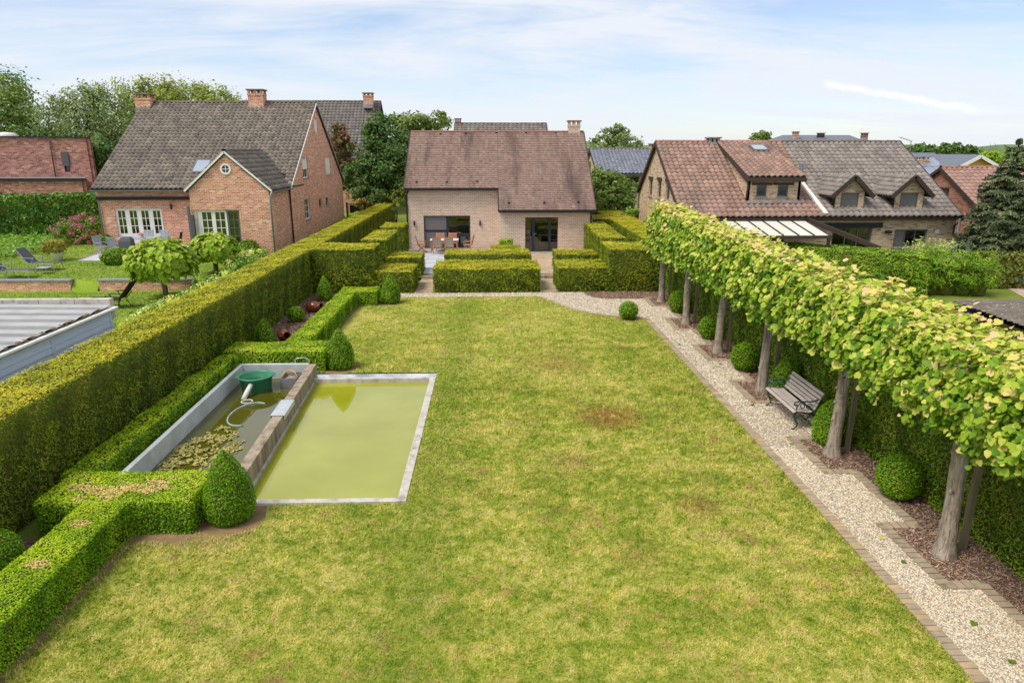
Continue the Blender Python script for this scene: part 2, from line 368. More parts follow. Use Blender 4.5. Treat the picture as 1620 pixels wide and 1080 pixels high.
def hedge(name, boxes, label, cat, mats, faces=None, dens=1250, size=0.05, shape='spray', gap=0.25, jit=0.55, uptone=True, group=None, rough=0.04, parent=None, spots=()):
    """boxes: list of (x0,x1,y0,y1,z0,z1[,faces]); one clipped hedge = one mesh (twiggy core + leaf sprays)"""
    parts = []
    for b in boxes:
        fc = b[6] if len(b) > 6 else 'xXyYZ'; b = b[:6]
        v, f = box_core(b, 0.055); parts.append((v, f, np.full(len(f), 0.5), 1, np.zeros(len(f))))
        # long hedges are sown in 4 m runs: finer near the camera
        nseg = max(1, int((b[3]-b[2])/4))
        for i in range(nseg):
            ya, yb = b[2]+(b[3]-b[2])*i/nseg, b[2]+(b[3]-b[2])*(i+1)/nseg
            mid = np.array([(b[0]+b[1])/2, (ya+yb)/2, b[5]]); d = np.linalg.norm(mid-CAMP)
            k = min(max(d/12.0, 0.8), 1.55)
            ff = ''.join(c for c in fc if not (c == 'y' and i > 0) and not (c == 'Y' and i < nseg-1))
            P, Nn = box_points((b[0], b[1], ya, yb, b[4], b[5]), dens/k**1.75, ff, rough=rough)
            keep = RNG.uniform(0, 1, len(P)) > gap*np.clip(0.5+1.6*lowfreq(P, 3.1, 1.0), 0, 1)*(Nn[:, 2] < 0.9)
            P, Nn = P[keep], Nn[keep]; m = len(P)
            up = np.clip(Nn[:, 2], 0, 1)
            Nv = Nn+RNG.normal(0, 1, (m, 3))*(jit*np.where(up > .9, .55, 1.0))[:, None]+np.array([0, 0, 0.3])
            r = np.clip(0.5+0.42*lowfreq(P, 2.0, 2.0)+0.2*lowfreq(P, 5.3, 1.0)+RNG.normal(0, 0.2, m), 0, 1)
            v, f, rr = leaves(P, Nv, size*k**0.9*RNG.uniform(0.7, 1.35, m), r, shape)
            tn = np.clip(up, 0, 1)*np.clip(0.75+0.35*lowfreq(P, 0.9, 4)+RNG.normal(0, 0.18, m), 0, 1) if uptone else np.zeros(m)
            for (sx, sy, sr) in spots:                 # clipped-bare, browned places
                q = (np.hypot(P[:, 0]-sx, (P[:, 1]-sy)*1.6) < sr*(1+.6*lowfreq(P, 6))) & (up > .8); tn[q] = 1; rr[np.repeat(q, len(rr)//m)] = 1.0
            parts.append((v, f, rr, 0, np.repeat(tn, len(rr)//m)))
    V, Fs, R, M, T = join(parts)
    o = finish(name, V, Fs, mats, M, parent, False, R, uv=False, tone=T)
    if parent is None: tag(o, label, cat, group)
    return o
def topiary(name, c, prof, label, cat, mats, dens=1500, size=0.032, shape='diamond', group=None, wob=0.015, jit=0.6, squash=(1, 1)):
    """clipped shrub of revolution. prof: list of (radius, height)"""
    prof = np.array(prof); c = np.array(c, dtype=float)
    d = np.linalg.norm(c-CAMP); k = min(max(d/11.0, 0.8), 2.2)
    seg = np.linalg.norm(np.diff(prof, axis=0), axis=1); ar = seg*PI*(prof[1:, 0]+prof[:-1, 0])
    n = int(ar.sum()*dens/k**1.75)
    w = RNG.choice(len(seg), n, p=ar/ar.sum()); t = RNG.uniform(0, 1, n)
    r = prof[w, 0]*(1-t)+prof[w+1, 0]*t; z = prof[w, 1]*(1-t)+prof[w+1, 1]*t
    th = RNG.uniform(0, 2*PI, n)
    dr, dz = (prof[1:, 0]-prof[:-1, 0])[w], (prof[1:, 1]-prof[:-1, 1])[w]; ln = np.hypot(dr, dz)
    Nn = np.stack([np.cos(th)*dz/ln, np.sin(th)*dz/ln, -dr/ln], 1)
    P = np.stack([r*np.cos(th)*squash[0], r*np.sin(th)*squash[1], z], 1)+c
    P += Nn*(lowfreq(P, 2.5)*wob+RNG.normal(0, 0.008, n))[:, None]
    rr = np.clip(0.5+0.25*lowfreq(P, 2.4, 3)+RNG.normal(0, 0.2, n), 0, 1)
    v, f, q = leaves(P, Nn+RNG.normal(0, jit, (n, 3))+np.array([0, 0, 0.2]), size*k**0.9*RNG.uniform(0.7, 1.3, n), rr, shape)
    tn = np.repeat(np.clip(Nn[:, 2], 0, 1), len(q)//n)
    # core of revolution
    m = 16; cv = []; cf = []
    for (a, b) in prof: cv += [(c[0]+max(a-0.035, 0.002)*squash[0]*math.cos(2*PI*j/m), c[1]+max(a-0.035, 0.002)*squash[1]*math.sin(2*PI*j/m), c[2]+b-(0.03 if b > 0.2 else 0)) for j in range(m)]
    for i in range(len(prof)-1):
        for j in range(m): cf.append((i*m+j, i*m+(j+1) % m, (i+1)*m+(j+1) % m, (i+1)*m+j))
    cv, cf = np.array(cv), np.array(cf)
    V, Fs, R, M, T = join([(v, f, q, 0, tn), (cv, cf, np.full(len(cf), 0.5), 1, np.zeros(len(cf)))])
    o = finish(name, V, Fs, mats, M, None, False, R, uv=False, tone=T)
    return tag(o, label, cat, group)
def ball_prof(r, h=None):
    h = h or 2*r*0.96
    return [(max(r*math.sin(t), 0.004), h/2*(1-math.cos(t))) for t in np.linspace(0.35, PI, 12)]
def cone_prof(r, h):
    q = [(0.72, 0.0), (0.92, 0.08), (1.0, 0.2), (0.98, 0.33), (0.9, 0.46), (0.76, 0.6), (0.56, 0.74), (0.34, 0.87), (0.14, 0.96), (0.01, 1.0)]
    return [(a*r, b*h) for a, b in q]
def blob_cloud(blobs, n, sub=28, spread=0.22, shell=0.55, rng=RNG):
    """clumped points in ellipsoids (x,y,z,rx,ry,rz): returns points, outward normals"""
    vol = np.array([b[3]*b[4]*b[5] for b in blobs])**(2/3.); vol /= vol.sum(); Ps, Ns = [], []
    for b, w in zip(blobs, vol):
        m = max(int(n*w), 8); c = np.array(b[:3]); r = np.array(b[3:6])
        d = rng.normal(0, 1, (sub, 3)); d /= np.linalg.norm(d, axis=1, keepdims=True)
        cen = d*rng.uniform(shell, 1.0, (sub, 1))
        q = rng.integers(0, sub, m)
        p = cen[q]+np.clip(rng.normal(0, 1, (m, 3)), -1.9, 1.9)*spread*rng.uniform(0.5, 1.1, (sub, 1))[q]
        Ps.append(c+p*r); nn = p/np.maximum(np.linalg.norm(p, axis=1, keepdims=True), 1e-3)*0.7+d[q]*0.5; Ns.append(nn)
    return np.vstack(Ps), np.vstack(Ns)
def foliage(name, P, Nn, size, mat, parent=None, shape='diamond', jit=0.6, up=0.35, rbias=0.0, kind=None, hcol=0.0):
    m = len(P)
    z = (P[:, 2]-P[:, 2].min())/max(np.ptp(P[:, 2]), 1e-3)
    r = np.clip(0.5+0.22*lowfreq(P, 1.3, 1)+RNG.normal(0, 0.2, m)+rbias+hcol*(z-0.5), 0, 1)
    v, f, q = leaves(P, Nn+RNG.normal(0, jit, (m, 3))+np.array([0, 0, up]), size*RNG.uniform(0.65, 1.35, m), r, shape)
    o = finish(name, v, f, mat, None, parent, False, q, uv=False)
    if kind: o['kind'] = kind
    return o
def tree(name, base, h, blobs, label, lmat, bark, n=5000, leaf=0.25, trunk_r=0.16, cat='tree', group=None, sub=28, spread=0.22, shape='diamond', hcol=0.0, shell=0.55, up=0.35):
    base = Vector(base); t = thing(name, base, label, cat, group)
    mb = MB(); top = Vector((sum(b[0] for b in blobs)/len(blobs), sum(b[1] for b in blobs)/len(blobs), max(b[2] for b in blobs)))
    p1 = base.lerp(top, 0.35)+Vector((random.uniform(-.15, .15), random.uniform(-.15, .15), 0))
    mb.tube([base-Vector((0, 0, .1)), base.lerp(p1, .5), p1, base.lerp(top, 0.7), top], [trunk_r*1.25, trunk_r, trunk_r*.85, trunk_r*.5, trunk_r*.15], 8)
    for b in blobs:
        c = Vector(b[:3]); s0 = base.lerp(top, random.uniform(0.25, 0.6)); mid = s0.lerp(c, 0.5)+Vector((0, 0, -0.1*b[5]))
        mb.tube([s0, mid, c+Vector((0, 0, b[5]*0.4))], [trunk_r*.45, trunk_r*.28, trunk_r*.08], 6)
        for _ in range(4):
            e = c+Vector((random.uniform(-.8, .8)*b[3], random.uniform(-.8, .8)*b[4], random.uniform(-.2, .9)*b[5]))
            mb.tube([mid.lerp(c, .4), mid.lerp(e, .6), e], [trunk_r*.2, trunk_r*.12, trunk_r*.04], 5)
    mb.build('trunk', bark, t, smooth=True)
    P, Nn = blob_cloud(blobs, n, sub, spread, shell)
    foliage('crown', P, Nn, leaf, lmat, t, shape, hcol=hcol, up=up)
    return t

# ------------------------------------------------------------------ material library
M = {}
M['yew'] = leaf_mat('yew_foliage', [(0, lin(50, 66, 8)), (0.4, lin(84, 106, 14)), (0.75, lin(120, 138, 22)), (1, lin(156, 160, 36))], 0.22,
                    tone=[(0, lin(148, 150, 18)), (0.4, lin(188, 184, 26)), (0.78, lin(208, 192, 38)), (1, lin(220, 172, 62))], patch=lin(150, 156, 34), patch_scale=0.8, patch_amt=0.55)
M['yew_green'] = leaf_mat('yew_foliage_green', [(0, lin(50, 74, 16)), (0.4, lin(84, 116, 24)), (0.8, lin(124, 148, 36)), (1, lin(156, 160, 56))], 0.25,
                    tone=[(0, lin(120, 132, 36)), (1, lin(180, 172, 60))], patch=lin(128, 136, 40), patch_scale=1.1, patch_amt=0.5, gain=1.75)
M['twig'] = plain('hedge_twigs', lin(92, 92, 38), lin(70, 76, 28), 30, 0.9, 0.1, 0.5)
M['box'] = leaf_mat('box_foliage', [(0, lin(70, 108, 8)), (0.45, lin(110, 154, 16)), (0.8, lin(142, 180, 24)), (1, lin(176, 194, 46))], 0.28,
                    tone=[(0, lin(126, 156, 14)), (0.5, lin(168, 190, 24)), (0.93, lin(192, 200, 44)), (1, lin(206, 186, 110))])
M['ballbox'] = leaf_mat('box_ball_foliage', [(0, lin(64, 102, 8)), (0.5, lin(100, 144, 14)), (0.9, lin(130, 168, 24)), (1, lin(162, 182, 46))], 0.28)
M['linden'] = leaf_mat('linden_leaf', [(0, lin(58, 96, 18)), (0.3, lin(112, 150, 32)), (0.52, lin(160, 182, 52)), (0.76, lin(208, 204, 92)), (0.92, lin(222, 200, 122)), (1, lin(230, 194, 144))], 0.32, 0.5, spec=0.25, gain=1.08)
k = NT('grey_bark')
c = k.mix(k.ramp(k.noise(11, 6, 0.65, stretch=(1, 1, 0.3)), [(0.3, 0.0), (0.7, 1.0)]), lin(186, 172, 156), lin(132, 118, 102))
c = k.mix(k.ramp(k.noise(30, 4, 0.7, stretch=(1, 1, 0.12)), [(0.5, 0.0), (0.62, 0.7)]), c, lin(88, 76, 64)); c = k.mix(k.ramp(k.noise(5, 5, 0.65), [(0.52, 0.0), (0.68, 0.55)]), c, lin(112, 116, 76))
k.bump(k.noise(24, 5, 0.7, stretch=(1, 1, 0.16)), 1.0, 0.03); M['bark'] = k.done(c, 0.88, 0.12)
M['stake'] = plain('weathered_stake', lin(142, 132, 104), lin(104, 100, 76), 12, 0.85, 0.15, 0.5, 40, stretch=(1, 1, 0.1))
M['darkbark'] = plain('dark_bark', lin(92, 80, 64), lin(62, 54, 44), 8, 0.9, 0.1, 0.6, 18)
def lawn_material(name, blades):
    k = NT(name)
    big = k.noise(0.33, 4, 0.6); mid = k.noise(1.5, 5, 0.65); fine = k.noise(5.2, 6, 0.75)
    f = k.math('MULTIPLY_ADD', mid, 0.6, k.math('MULTIPLY_ADD', fine, 1.2, k.math('MULTIPLY', big, 0.45)))   # ~1.12 mean
    c = k.ramp(k.math('MULTIPLY', f, 0.5), [(0.40, lin(94, 130, 30)), (0.49, lin(134, 154, 46)), (0.56, lin(170, 174, 72)), (0.64, lin(208, 198, 116)), (0.72, lin(200, 172, 118))])
    sep = k.n('ShaderNodeSeparateXYZ'); k.l(k.pos, sep.inputs[0])
    # bare brown thatch, where the turf has worn through
    w = k.noise(2.6, 6, 0.72); loc = k.noise(0.55, 2, 0.5)
    br = k.math('MULTIPLY', k.ramp(w, [(0.52, 0.0), (0.66, 1.0)]), k.ramp(loc, [(0.46, 0.0), (0.6, 0.85)]))
    c = k.mix(br, c, lin(158, 124, 82))
    for (px, py, rr, am, colr) in ((965, 660, 1.0, 1.0, lin(156, 106, 64)), (905, 730, 0.7, 0.6, lin(172, 138, 92)), (1105, 800, 0.5, 0.8, lin(164, 122, 82)), (880, 575, 1.4, 0.6, lin(168, 136, 86)), (1010, 880, .6, .4, lin(178, 144, 96)), (340, 845, 0.9, 0.5, lin(176, 148, 100))):
        g = G(px, py); v = k.n('ShaderNodeVectorMath', operation='DISTANCE'); k.l(k.pos, v.inputs[0]); v.inputs[1].default_value = g
        d = k.math('DIVIDE', v.outputs['Value'], rr)
        m_ = k.math('MULTIPLY', k.ramp(d, [(0.1, am), (1.0, 0.0)]), k.ramp(k.noise(4.5, 5, 0.75), [(0.36, 0.0), (0.52, 1.0)]))
        c = k.mix(m_, c, colr)
    # greener, lusher strip along the pool's right side and under the path edging
    e = k.ramp(k.math('ABSOLUTE', k.math('SUBTRACT', sep.outputs['X'], -1.2)), [(0.1, 0.55), (0.75, 0.0)])
    e = k.math('MULTIPLY', e, k.ramp(k.math('ABSOLUTE', k.math('SUBTRACT', sep.outputs['Y'], 14.6)), [(0.0, 1.0), (0.45, 1.0), (1, 1)]))
    c = k.mix(k.math('MULTIPLY', e, k.ramp(mid, [(0.35, 0.3), (0.6, 1.0)])), c, lin(112, 138, 34))
    if blades:
        r = k.attr('rnd'); c = k.mix(1.0, c, k.ramp(r, [(0, (.62, .74, .45)), (0.4, (.98, 1.03, .88)), (0.75, (1.28, 1.22, 1.12)), (1, (1.6, 1.42, 1.5))]), 'MULTIPLY')
        k.done(c, 0.6, 0.2)
        t = k.n('ShaderNodeBsdfTranslucent'); k.l(c, t.inputs['Color']); ms = k.n('ShaderNodeMixShader'); ms.inputs[0].default_value = 0.3
        k.l(k.p.outputs[0], ms.inputs[1]); k.l(t.outputs[0], ms.inputs[2]); k.l(ms.outputs[0], k.out.inputs['Surface'])
    else:
        c = k.mix(0.35, c, lin(120, 100, 60)); k.bump(fine, 0.4, 0.02); k.done(c, 0.95, 0.05)
    return k.m
M['lawn'] = lawn_material('lawn_turf', False); M['blade'] = lawn_material('lawn_blades', True)
def plain_grass(name, a, b, blades=False):
    k = NT(name); c = k.mix(k.ramp(k.noise(0.6, 6, 0.65), [(0.35, 0.0), (0.65, 1.0)]), a, b)
    c = k.mix(k.ramp(k.noise(8, 4, 0.7), [(0.4, 0.0), (0.7, 0.4)]), c, tuple(x*0.6 for x in a[:3]))
    k.bump(k.noise(30, 4, 0.7), 0.8, 0.03); return k.done(c, 0.9, 0.1)
M['grass_n'] = plain_grass('neighbour_grass', lin(120, 148, 40), lin(150, 172, 62))
M['ground'] = plain_grass('ground_grass', lin(104, 124, 44), lin(128, 136, 62))
k = NT('gravel_bed')
vo = k.n('ShaderNodeTexVoronoi'); k.l(k.pos, vo.inputs['Vector']); vo.inputs['Scale'].default_value = 48
c = k.ramp(k.math('FRACT', k.math('MULTIPLY', k.noise(300, 0), 7.3)), [(0, lin(176, 162, 142)), (1, lin(216, 206, 190))])
c = k.mix(k.ramp(vo.outputs['Distance'], [(0.0, 0.0), (0.6, 0.6)]), c, lin(120, 106, 88)); k.bump(vo.outputs['Distance'], 0.9, 0.02)
M['gravel'] = k.done(c, 0.9, 0.2)
k = NT('gravel_stone'); c = k.ramp(k.attr('rnd'), [(0, lin(150, 130, 104)), (0.25, lin(192, 172, 144)), (0.6, lin(216, 200, 174)), (0.85, lin(234, 222, 200)), (1, lin(204, 172, 130))]); M['pebble'] = k.done(c, 0.75, 0.3)
M['mulch'] = plain('bark_mulch', lin(134, 106, 90), lin(104, 80, 66), 24, 0.95, 0.1, 1.0, 50)
k = NT('mulch_chip'); c = k.ramp(k.attr('rnd'), [(0, lin(100, 78, 66)), (0.5, lin(158, 128, 110)), (0.85, lin(194, 166, 144)), (1, lin(210, 164, 104))]); M['chip'] = k.done(c, 0.9, 0.15)
M['paver'] = plain('edging_brick', lin(178, 158, 132), lin(156, 138, 114), 5, 0.85, 0.2, 0.4, 50, dirt=lin(122, 112, 84), dirt_amt=0.5)
M['paver2'] = plain('edging_brick_grey', lin(176, 158, 134), lin(148, 132, 110), 5, 0.85, 0.2, 0.4, 50, dirt=lin(112, 104, 78), dirt_amt=0.6)
M['joint'] = plain('sandy_joint', lin(150, 134, 108), lin(124, 112, 88), 20, 0.95, 0.1, 0.6)
M['concrete'] = plain('pale_concrete', lin(206, 198, 186), lin(172, 164, 152), 5, 0.85, 0.2, 0.5, 40, dirt=lin(112, 100, 86), dirt_amt=0.7, dirt_scale=4)
M['stained'] = plain('stained_concrete', lin(176, 160, 138), lin(134, 118, 100), 5, 0.9, 0.15, 0.6, 30, dirt=lin(66, 58, 48), dirt_amt=0.85, dirt_scale=4.5, stretch=(1, 1, 0.2))
M['liner'] = plain('grey_blue_liner', lin(206, 210, 208), lin(182, 188, 186), 2.5, 0.55, 0.3, 0.1, 20, dirt=lin(146, 146, 126), dirt_amt=0.5, dirt_scale=1.2)
def water_mat(name, a, b, rough=0.03, ripple=0.05, spec=0.5, ior=1.45):
    k = NT(name); c = k.mix(k.ramp(k.noise(0.5, 3, 0.6), [(0.35, 0.0), (0.7, 1.0)]), a, b)
    k.bump(k.noise(3.0, 3, 0.5), ripple, 0.02); k.p.inputs['IOR'].default_value = ior
    return k.done(c, rough, spec)
M['pool'] = water_mat('murky_pool_water', lin(142, 142, 24), lin(156, 158, 50), 0.02, 0.012, ior=1.75)
M['basinw'] = water_mat('dark_basin_water', lin(76, 72, 12), lin(88, 86, 26), 0.02, 0.012, ior=1.7)
M['algae'] = plain('floating_algae', lin(186, 176, 108), lin(146, 140, 70), 12, 0.8, 0.2, 0.8, 40)
M['tub'] = plain('green_plastic', lin(64, 140, 104), lin(52, 122, 88), 4, 0.4, 0.4, 0, dirt=lin(120, 160, 130), dirt_amt=0.4)
M['pvc'] = plain('white_plastic', lin(228, 226, 218), lin(206, 202, 190), 6, 0.4, 0.4)
M['hose'] = plain('pale_hose', lin(176, 196, 200), lin(150, 170, 172), 6, 0.4, 0.4)
M['orange'] = plain('orange_hose', lin(226, 160, 44), None, 6, 0.4, 0.4)
M['zinc'] = plain('zinc_metal', lin(150, 154, 158), lin(120, 124, 128), 3, 0.45, 0.5, 0, metal=0.3)
M['plate'] = plain('galvanised_plate', lin(206, 210, 212), lin(182, 186, 188), 5, 0.35, 0.5, 0, metal=0.3)
M['terracotta'] = plain('glazed_terracotta', lin(122, 62, 38), lin(98, 48, 30), 5, 0.22, 0.5)
M['iron'] = plain('green_cast_iron', lin(24, 74, 56), lin(18, 54, 42), 20, 0.4, 0.5)
M['slat'] = plain('weathered_slat', lin(190, 176, 168), lin(158, 144, 136), 30, 0.8, 0.2, 0.4, 60, stretch=(1, 0.08, 1))
M['glass'] = None
k = NT('window_glass'); k.p.inputs['Base Color'].default_value = (0.02, 0.025, 0.03, 1)
gl = k.n('ShaderNodeBsdfGlossy'); gl.inputs['Roughness'].default_value = 0.01; tr = k.n('ShaderNodeBsdfTransparent'); tr.inputs['Color'].default_value = (0.82, 0.86, 0.84, 1)
fr = k.n('ShaderNodeFresnel'); fr.inputs['IOR'].default_value = 1.6; fm = k.math('MULTIPLY_ADD', fr.outputs[0], 1.0, 0.08)
ms = k.n('ShaderNodeMixShader'); k.l(fm, ms.inputs[0]); k.l(tr.outputs[0], ms.inputs[1]); k.l(gl.outputs[0], ms.inputs[2]); k.l(ms.outputs[0], k.out.inputs['Surface']); M['glass'] = k.m
k = NT('dark_glass'); M['dglass'] = k.done((0.03, 0.035, 0.04), 0.05, 0.6)
M['screen'] = plain('grey_sunscreen', lin(124, 120, 118), lin(112, 108, 106), 30, 0.7, 0.2)
M['skyglass'] = plain('skylight_glass', lin(150, 160, 170), lin(160, 168, 176), 1, 0.06, 0.8)
M['white'] = plain('white_paint', lin(236, 234, 228), lin(222, 220, 212), 4, 0.45, 0.35)
M['navy'] = plain('dark_blue_frame', lin(44, 50, 68), lin(38, 44, 60), 4, 0.4, 0.4)
M['greyframe'] = plain('grey_frame', lin(104, 106, 106), lin(92, 94, 94), 4, 0.45, 0.4)
M['dkbrown'] = plain('dark_brown_timber', lin(74, 60, 52), lin(58, 48, 42), 10, 0.6, 0.3)
M['black'] = plain('black_paint', lin(38, 38, 40), lin(30, 30, 32), 5, 0.5, 0.3)
M['lead'] = plain('lead_flashing', lin(160, 160, 162), lin(120, 120, 122), 5, 0.6, 0.3, dirt=lin(212, 210, 206), dirt_amt=0.6)
M['bluestone'] = plain('bluestone', lin(148, 150, 154), lin(124, 126, 130), 4, 0.7, 0.25, 0.2)
M['brick_l'] = brick_mat('red_orange_brick', lin(214, 144, 110), lin(194, 120, 90), lin(226, 208, 190), ms=.018, var=lin(236, 192, 162), contrast=.8)
M['brick_c'] = brick_mat('pale_buff_brick', lin(212, 178, 152), lin(200, 164, 138), lin(236, 224, 210), ms=.02, var=lin(220, 190, 164), contrast=.3)
M['brick_r'] = brick_mat('brown_buff_brick', lin(204, 176, 142), lin(178, 146, 116), lin(208, 192, 168), var=lin(222, 198, 168))
M['brick_d'] = brick_mat('dark_red_brick', lin(172, 118, 106), lin(148, 96, 88), lin(176, 148, 134), bw=.34, rh=.12, ms=.016, var=lin(196, 150, 134))
M['brick_b'] = brick_mat('brown_red_brick', lin(166, 116, 98), lin(144, 96, 82), lin(182, 152, 134), bw=.28, rh=.1, var=lin(190, 144, 122))
M['beige'] = brick_mat('beige_brick', lin(200, 172, 136), lin(188, 158, 124), lin(206, 188, 160))
M['render_y'] = plain('yellow_render', lin(222, 172, 96), lin(210, 158, 84), 3, 0.8, 0.2)
M['tile_l'] = tile_mat('grey_brown_pantile', [(0, lin(100, 91, 84)), (0.5, lin(126, 115, 105)), (1, lin(154, 141, 127))], lichen=lin(196, 186, 164), lichen_amt=0.75, dark=lin(82, 74, 68), dark_amt=0.45)
M['tile_c'] = tile_mat('brown_plain_tile', [(0, lin(126, 102, 92)), (0.5, lin(150, 123, 111)), (1, lin(172, 146, 132))], dark=lin(84, 70, 66), dark_amt=0.8, dark_scale=0.6, stretch=(1.8, 0.3, 0.3))
M['tile_r'] = tile_mat('red_pantile', [(0, lin(136, 106, 93)), (0.5, lin(157, 125, 110)), (1, lin(180, 149, 134))], lichen=lin(186, 170, 154), lichen_amt=0.4, dark=lin(108, 96, 90), dark_amt=0.8, dark_scale=0.5)
M['tile_g'] = tile_mat('grey_pantile', [(0, lin(122, 112, 106)), (0.5, lin(142, 132, 124)), (1, lin(164, 152, 142))], lichen=lin(182, 170, 150), lichen_amt=0.35, dark=lin(98, 90, 86), dark_amt=0.4)
M['tile_b'] = tile_mat('blue_grey_tile', [(0, lin(112, 116, 126)), (0.5, lin(128, 132, 142)), (1, lin(144, 148, 158))])
M['tile_s'] = tile_mat('slate_tile', [(0, lin(108, 100, 95)), (0.5, lin(124, 115, 109)), (1, lin(142, 133, 126))], lichen=lin(160, 152, 138), lichen_amt=.4)
M['tile_p'] = tile_mat('pink_red_tile', [(0, lin(152, 118, 106)), (0.5, lin(170, 134, 121)), (1, lin(186, 152, 138))])
M['pantile_ridge'] = plain('ridge_grey', lin(112, 102, 92), lin(92, 82, 74), 4, 0.8, 0.2, dirt=lin(150, 140, 116))
M['ridge_r'] = plain('ridge_red', lin(168, 120, 100), lin(140, 100, 84), 4, 0.8, 0.2, dirt=lin(112, 90, 74))
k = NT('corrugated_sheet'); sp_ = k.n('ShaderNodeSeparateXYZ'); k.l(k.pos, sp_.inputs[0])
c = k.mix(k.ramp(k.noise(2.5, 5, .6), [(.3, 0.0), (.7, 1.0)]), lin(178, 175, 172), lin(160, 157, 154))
w_ = k.math('MULTIPLY_ADD', k.math('SINE', k.math('MULTIPLY', sp_.outputs['Y'], 2*PI/.62)), -.5, .5)          # darker valley stripes: rib shading put into the colour, along with dirt
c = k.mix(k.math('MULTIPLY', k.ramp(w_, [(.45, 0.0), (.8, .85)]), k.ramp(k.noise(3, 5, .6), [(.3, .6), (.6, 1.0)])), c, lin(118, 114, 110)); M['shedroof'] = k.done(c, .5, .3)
M['shedwall'] = plain('pale_blue_plank', lin(206, 216, 228), lin(190, 202, 216), 8, 0.7, 0.25, 0.2, 30, stretch=(1, 0.2, 1))
M['polycarb'] = plain('cream_polycarbonate', lin(226, 222, 206), lin(216, 212, 196), 2, 0.35, 0.4)
M['fabric'] = plain('charcoal_mesh', lin(96, 94, 98), lin(84, 82, 86), 30, 0.8, 0.2)
M['fabric_b'] = plain('black_mesh', lin(52, 48, 46), lin(42, 38, 36), 30, 0.8, 0.2)
M['alu'] = plain('aluminium_tube', lin(168, 172, 180), lin(150, 154, 162), 5, 0.4, 0.5, 0, metal=0.3)
M['greypaint'] = plain('grey_furniture_paint', lin(164, 168, 176), lin(148, 152, 160), 10, 0.6, 0.3)
M['teak'] = plain('teak_wood', lin(196, 140, 104), lin(164, 112, 82), 14, 0.65, 0.25)
M['linen'] = plain('beige_seat_cloth', lin(176, 160, 142), None, 14, 0.8, 0.2)
M['tablewhite'] = plain('pale_tabletop', lin(222, 220, 216), lin(206, 204, 200), 3, 0.4, 0.4)
M['chimney_cap'] = plain('chimney_cap_slab', lin(142, 124, 108), lin(112, 98, 86), 4, 0.85, 0.2)
M['interior'] = plain('interior_plaster', lin(150, 142, 130), lin(120, 112, 100), 2, 0.8, 0.2)
M['curtain'] = plain('pale_curtain', lin(206, 204, 186), lin(180, 178, 158), 20, 0.8, 0.2, stretch=(6, 6, 0.2))
M['rose'] = leaf_mat('pink_flower_head', [(0, lin(150, 90, 132)), (0.5, lin(200, 108, 130)), (1, lin(222, 140, 136))], 0.2, gain=.95)
M['shrub'] = leaf_mat('shrub_leaf', [(0, lin(62, 96, 24)), (0.5, lin(98, 136, 40)), (1, lin(148, 170, 66))], 0.28)
M['laurel'] = leaf_mat('laurel_leaf', [(0, lin(44, 78, 22)), (0.5, lin(74, 116, 34)), (1, lin(122, 158, 54))], 0.22, 0.4, spec=0.35, gain=1.35)
M['catalpa'] = leaf_mat('catalpa_leaf', [(0, lin(104, 140, 24)), (0.5, lin(150, 180, 36)), (0.85, lin(184, 202, 62)), (1, lin(196, 190, 130))], 0.34, 0.45, gain=1.0)
M['hydr'] = leaf_mat('hydrangea_bloom', [(0, lin(176, 188, 62)), (0.5, lin(208, 212, 96)), (1, lin(230, 228, 160))], 0.25)
M['oak'] = leaf_mat('tree_leaf_mid', [(0, lin(72, 94, 38)), (0.5, lin(110, 134, 58)), (1, lin(156, 168, 88))], 0.3, gain=1.15)
M['willow'] = leaf_mat('tree_leaf_greyish', [(0, lin(88, 106, 56)), (0.5, lin(124, 142, 80)), (1, lin(164, 174, 112))], 0.3, gain=1.15)
M['yellowgreen'] = leaf_mat('tree_leaf_yellow', [(0, lin(104, 122, 44)), (0.5, lin(146, 158, 66)), (1, lin(180, 184, 92))], 0.3, gain=1.1)
M['deep'] = leaf_mat('tree_leaf_deep', [(0, lin(52, 78, 34)), (0.5, lin(82, 112, 50)), (1, lin(124, 148, 74))], 0.25, gain=1.05)
M['redleaf'] = leaf_mat('tree_leaf_reddish', [(0, lin(84, 92, 44)), (0.45, lin(118, 112, 58)), (0.75, lin(150, 104, 78)), (1, lin(170, 112, 96))], 0.28, gain=0.92)
M['spruce'] = leaf_mat('spruce_needle', [(0, lin(54, 66, 44)), (0.5, lin(84, 98, 64)), (0.85, lin(120, 126, 84)), (1, lin(142, 134, 88))], 0.12, gain=1.1)
M['fresh'] = leaf_mat('conifer_fresh', [(0, lin(74, 106, 18)), (0.5, lin(112, 146, 32)), (1, lin(160, 182, 62))], 0.3)
M['beech'] = leaf_mat('hornbeam_leaf', [(0, lin(92, 104, 36)), (0.5, lin(130, 138, 56)), (1, lin(164, 166, 84))], 0.28, gain=0.92)
M['orangeleaf'] = leaf_mat('orange_new_leaf', [(0, lin(128, 140, 48)), (0.4, lin(178, 166, 76)), (0.8, lin(218, 168, 92)), (1, lin(226, 150, 92))], 0.28, gain=0.92)
M['far'] = plain('far_wood', lin(86, 108, 72), lin(110, 128, 88), 0.05, 0.95, 0.05)
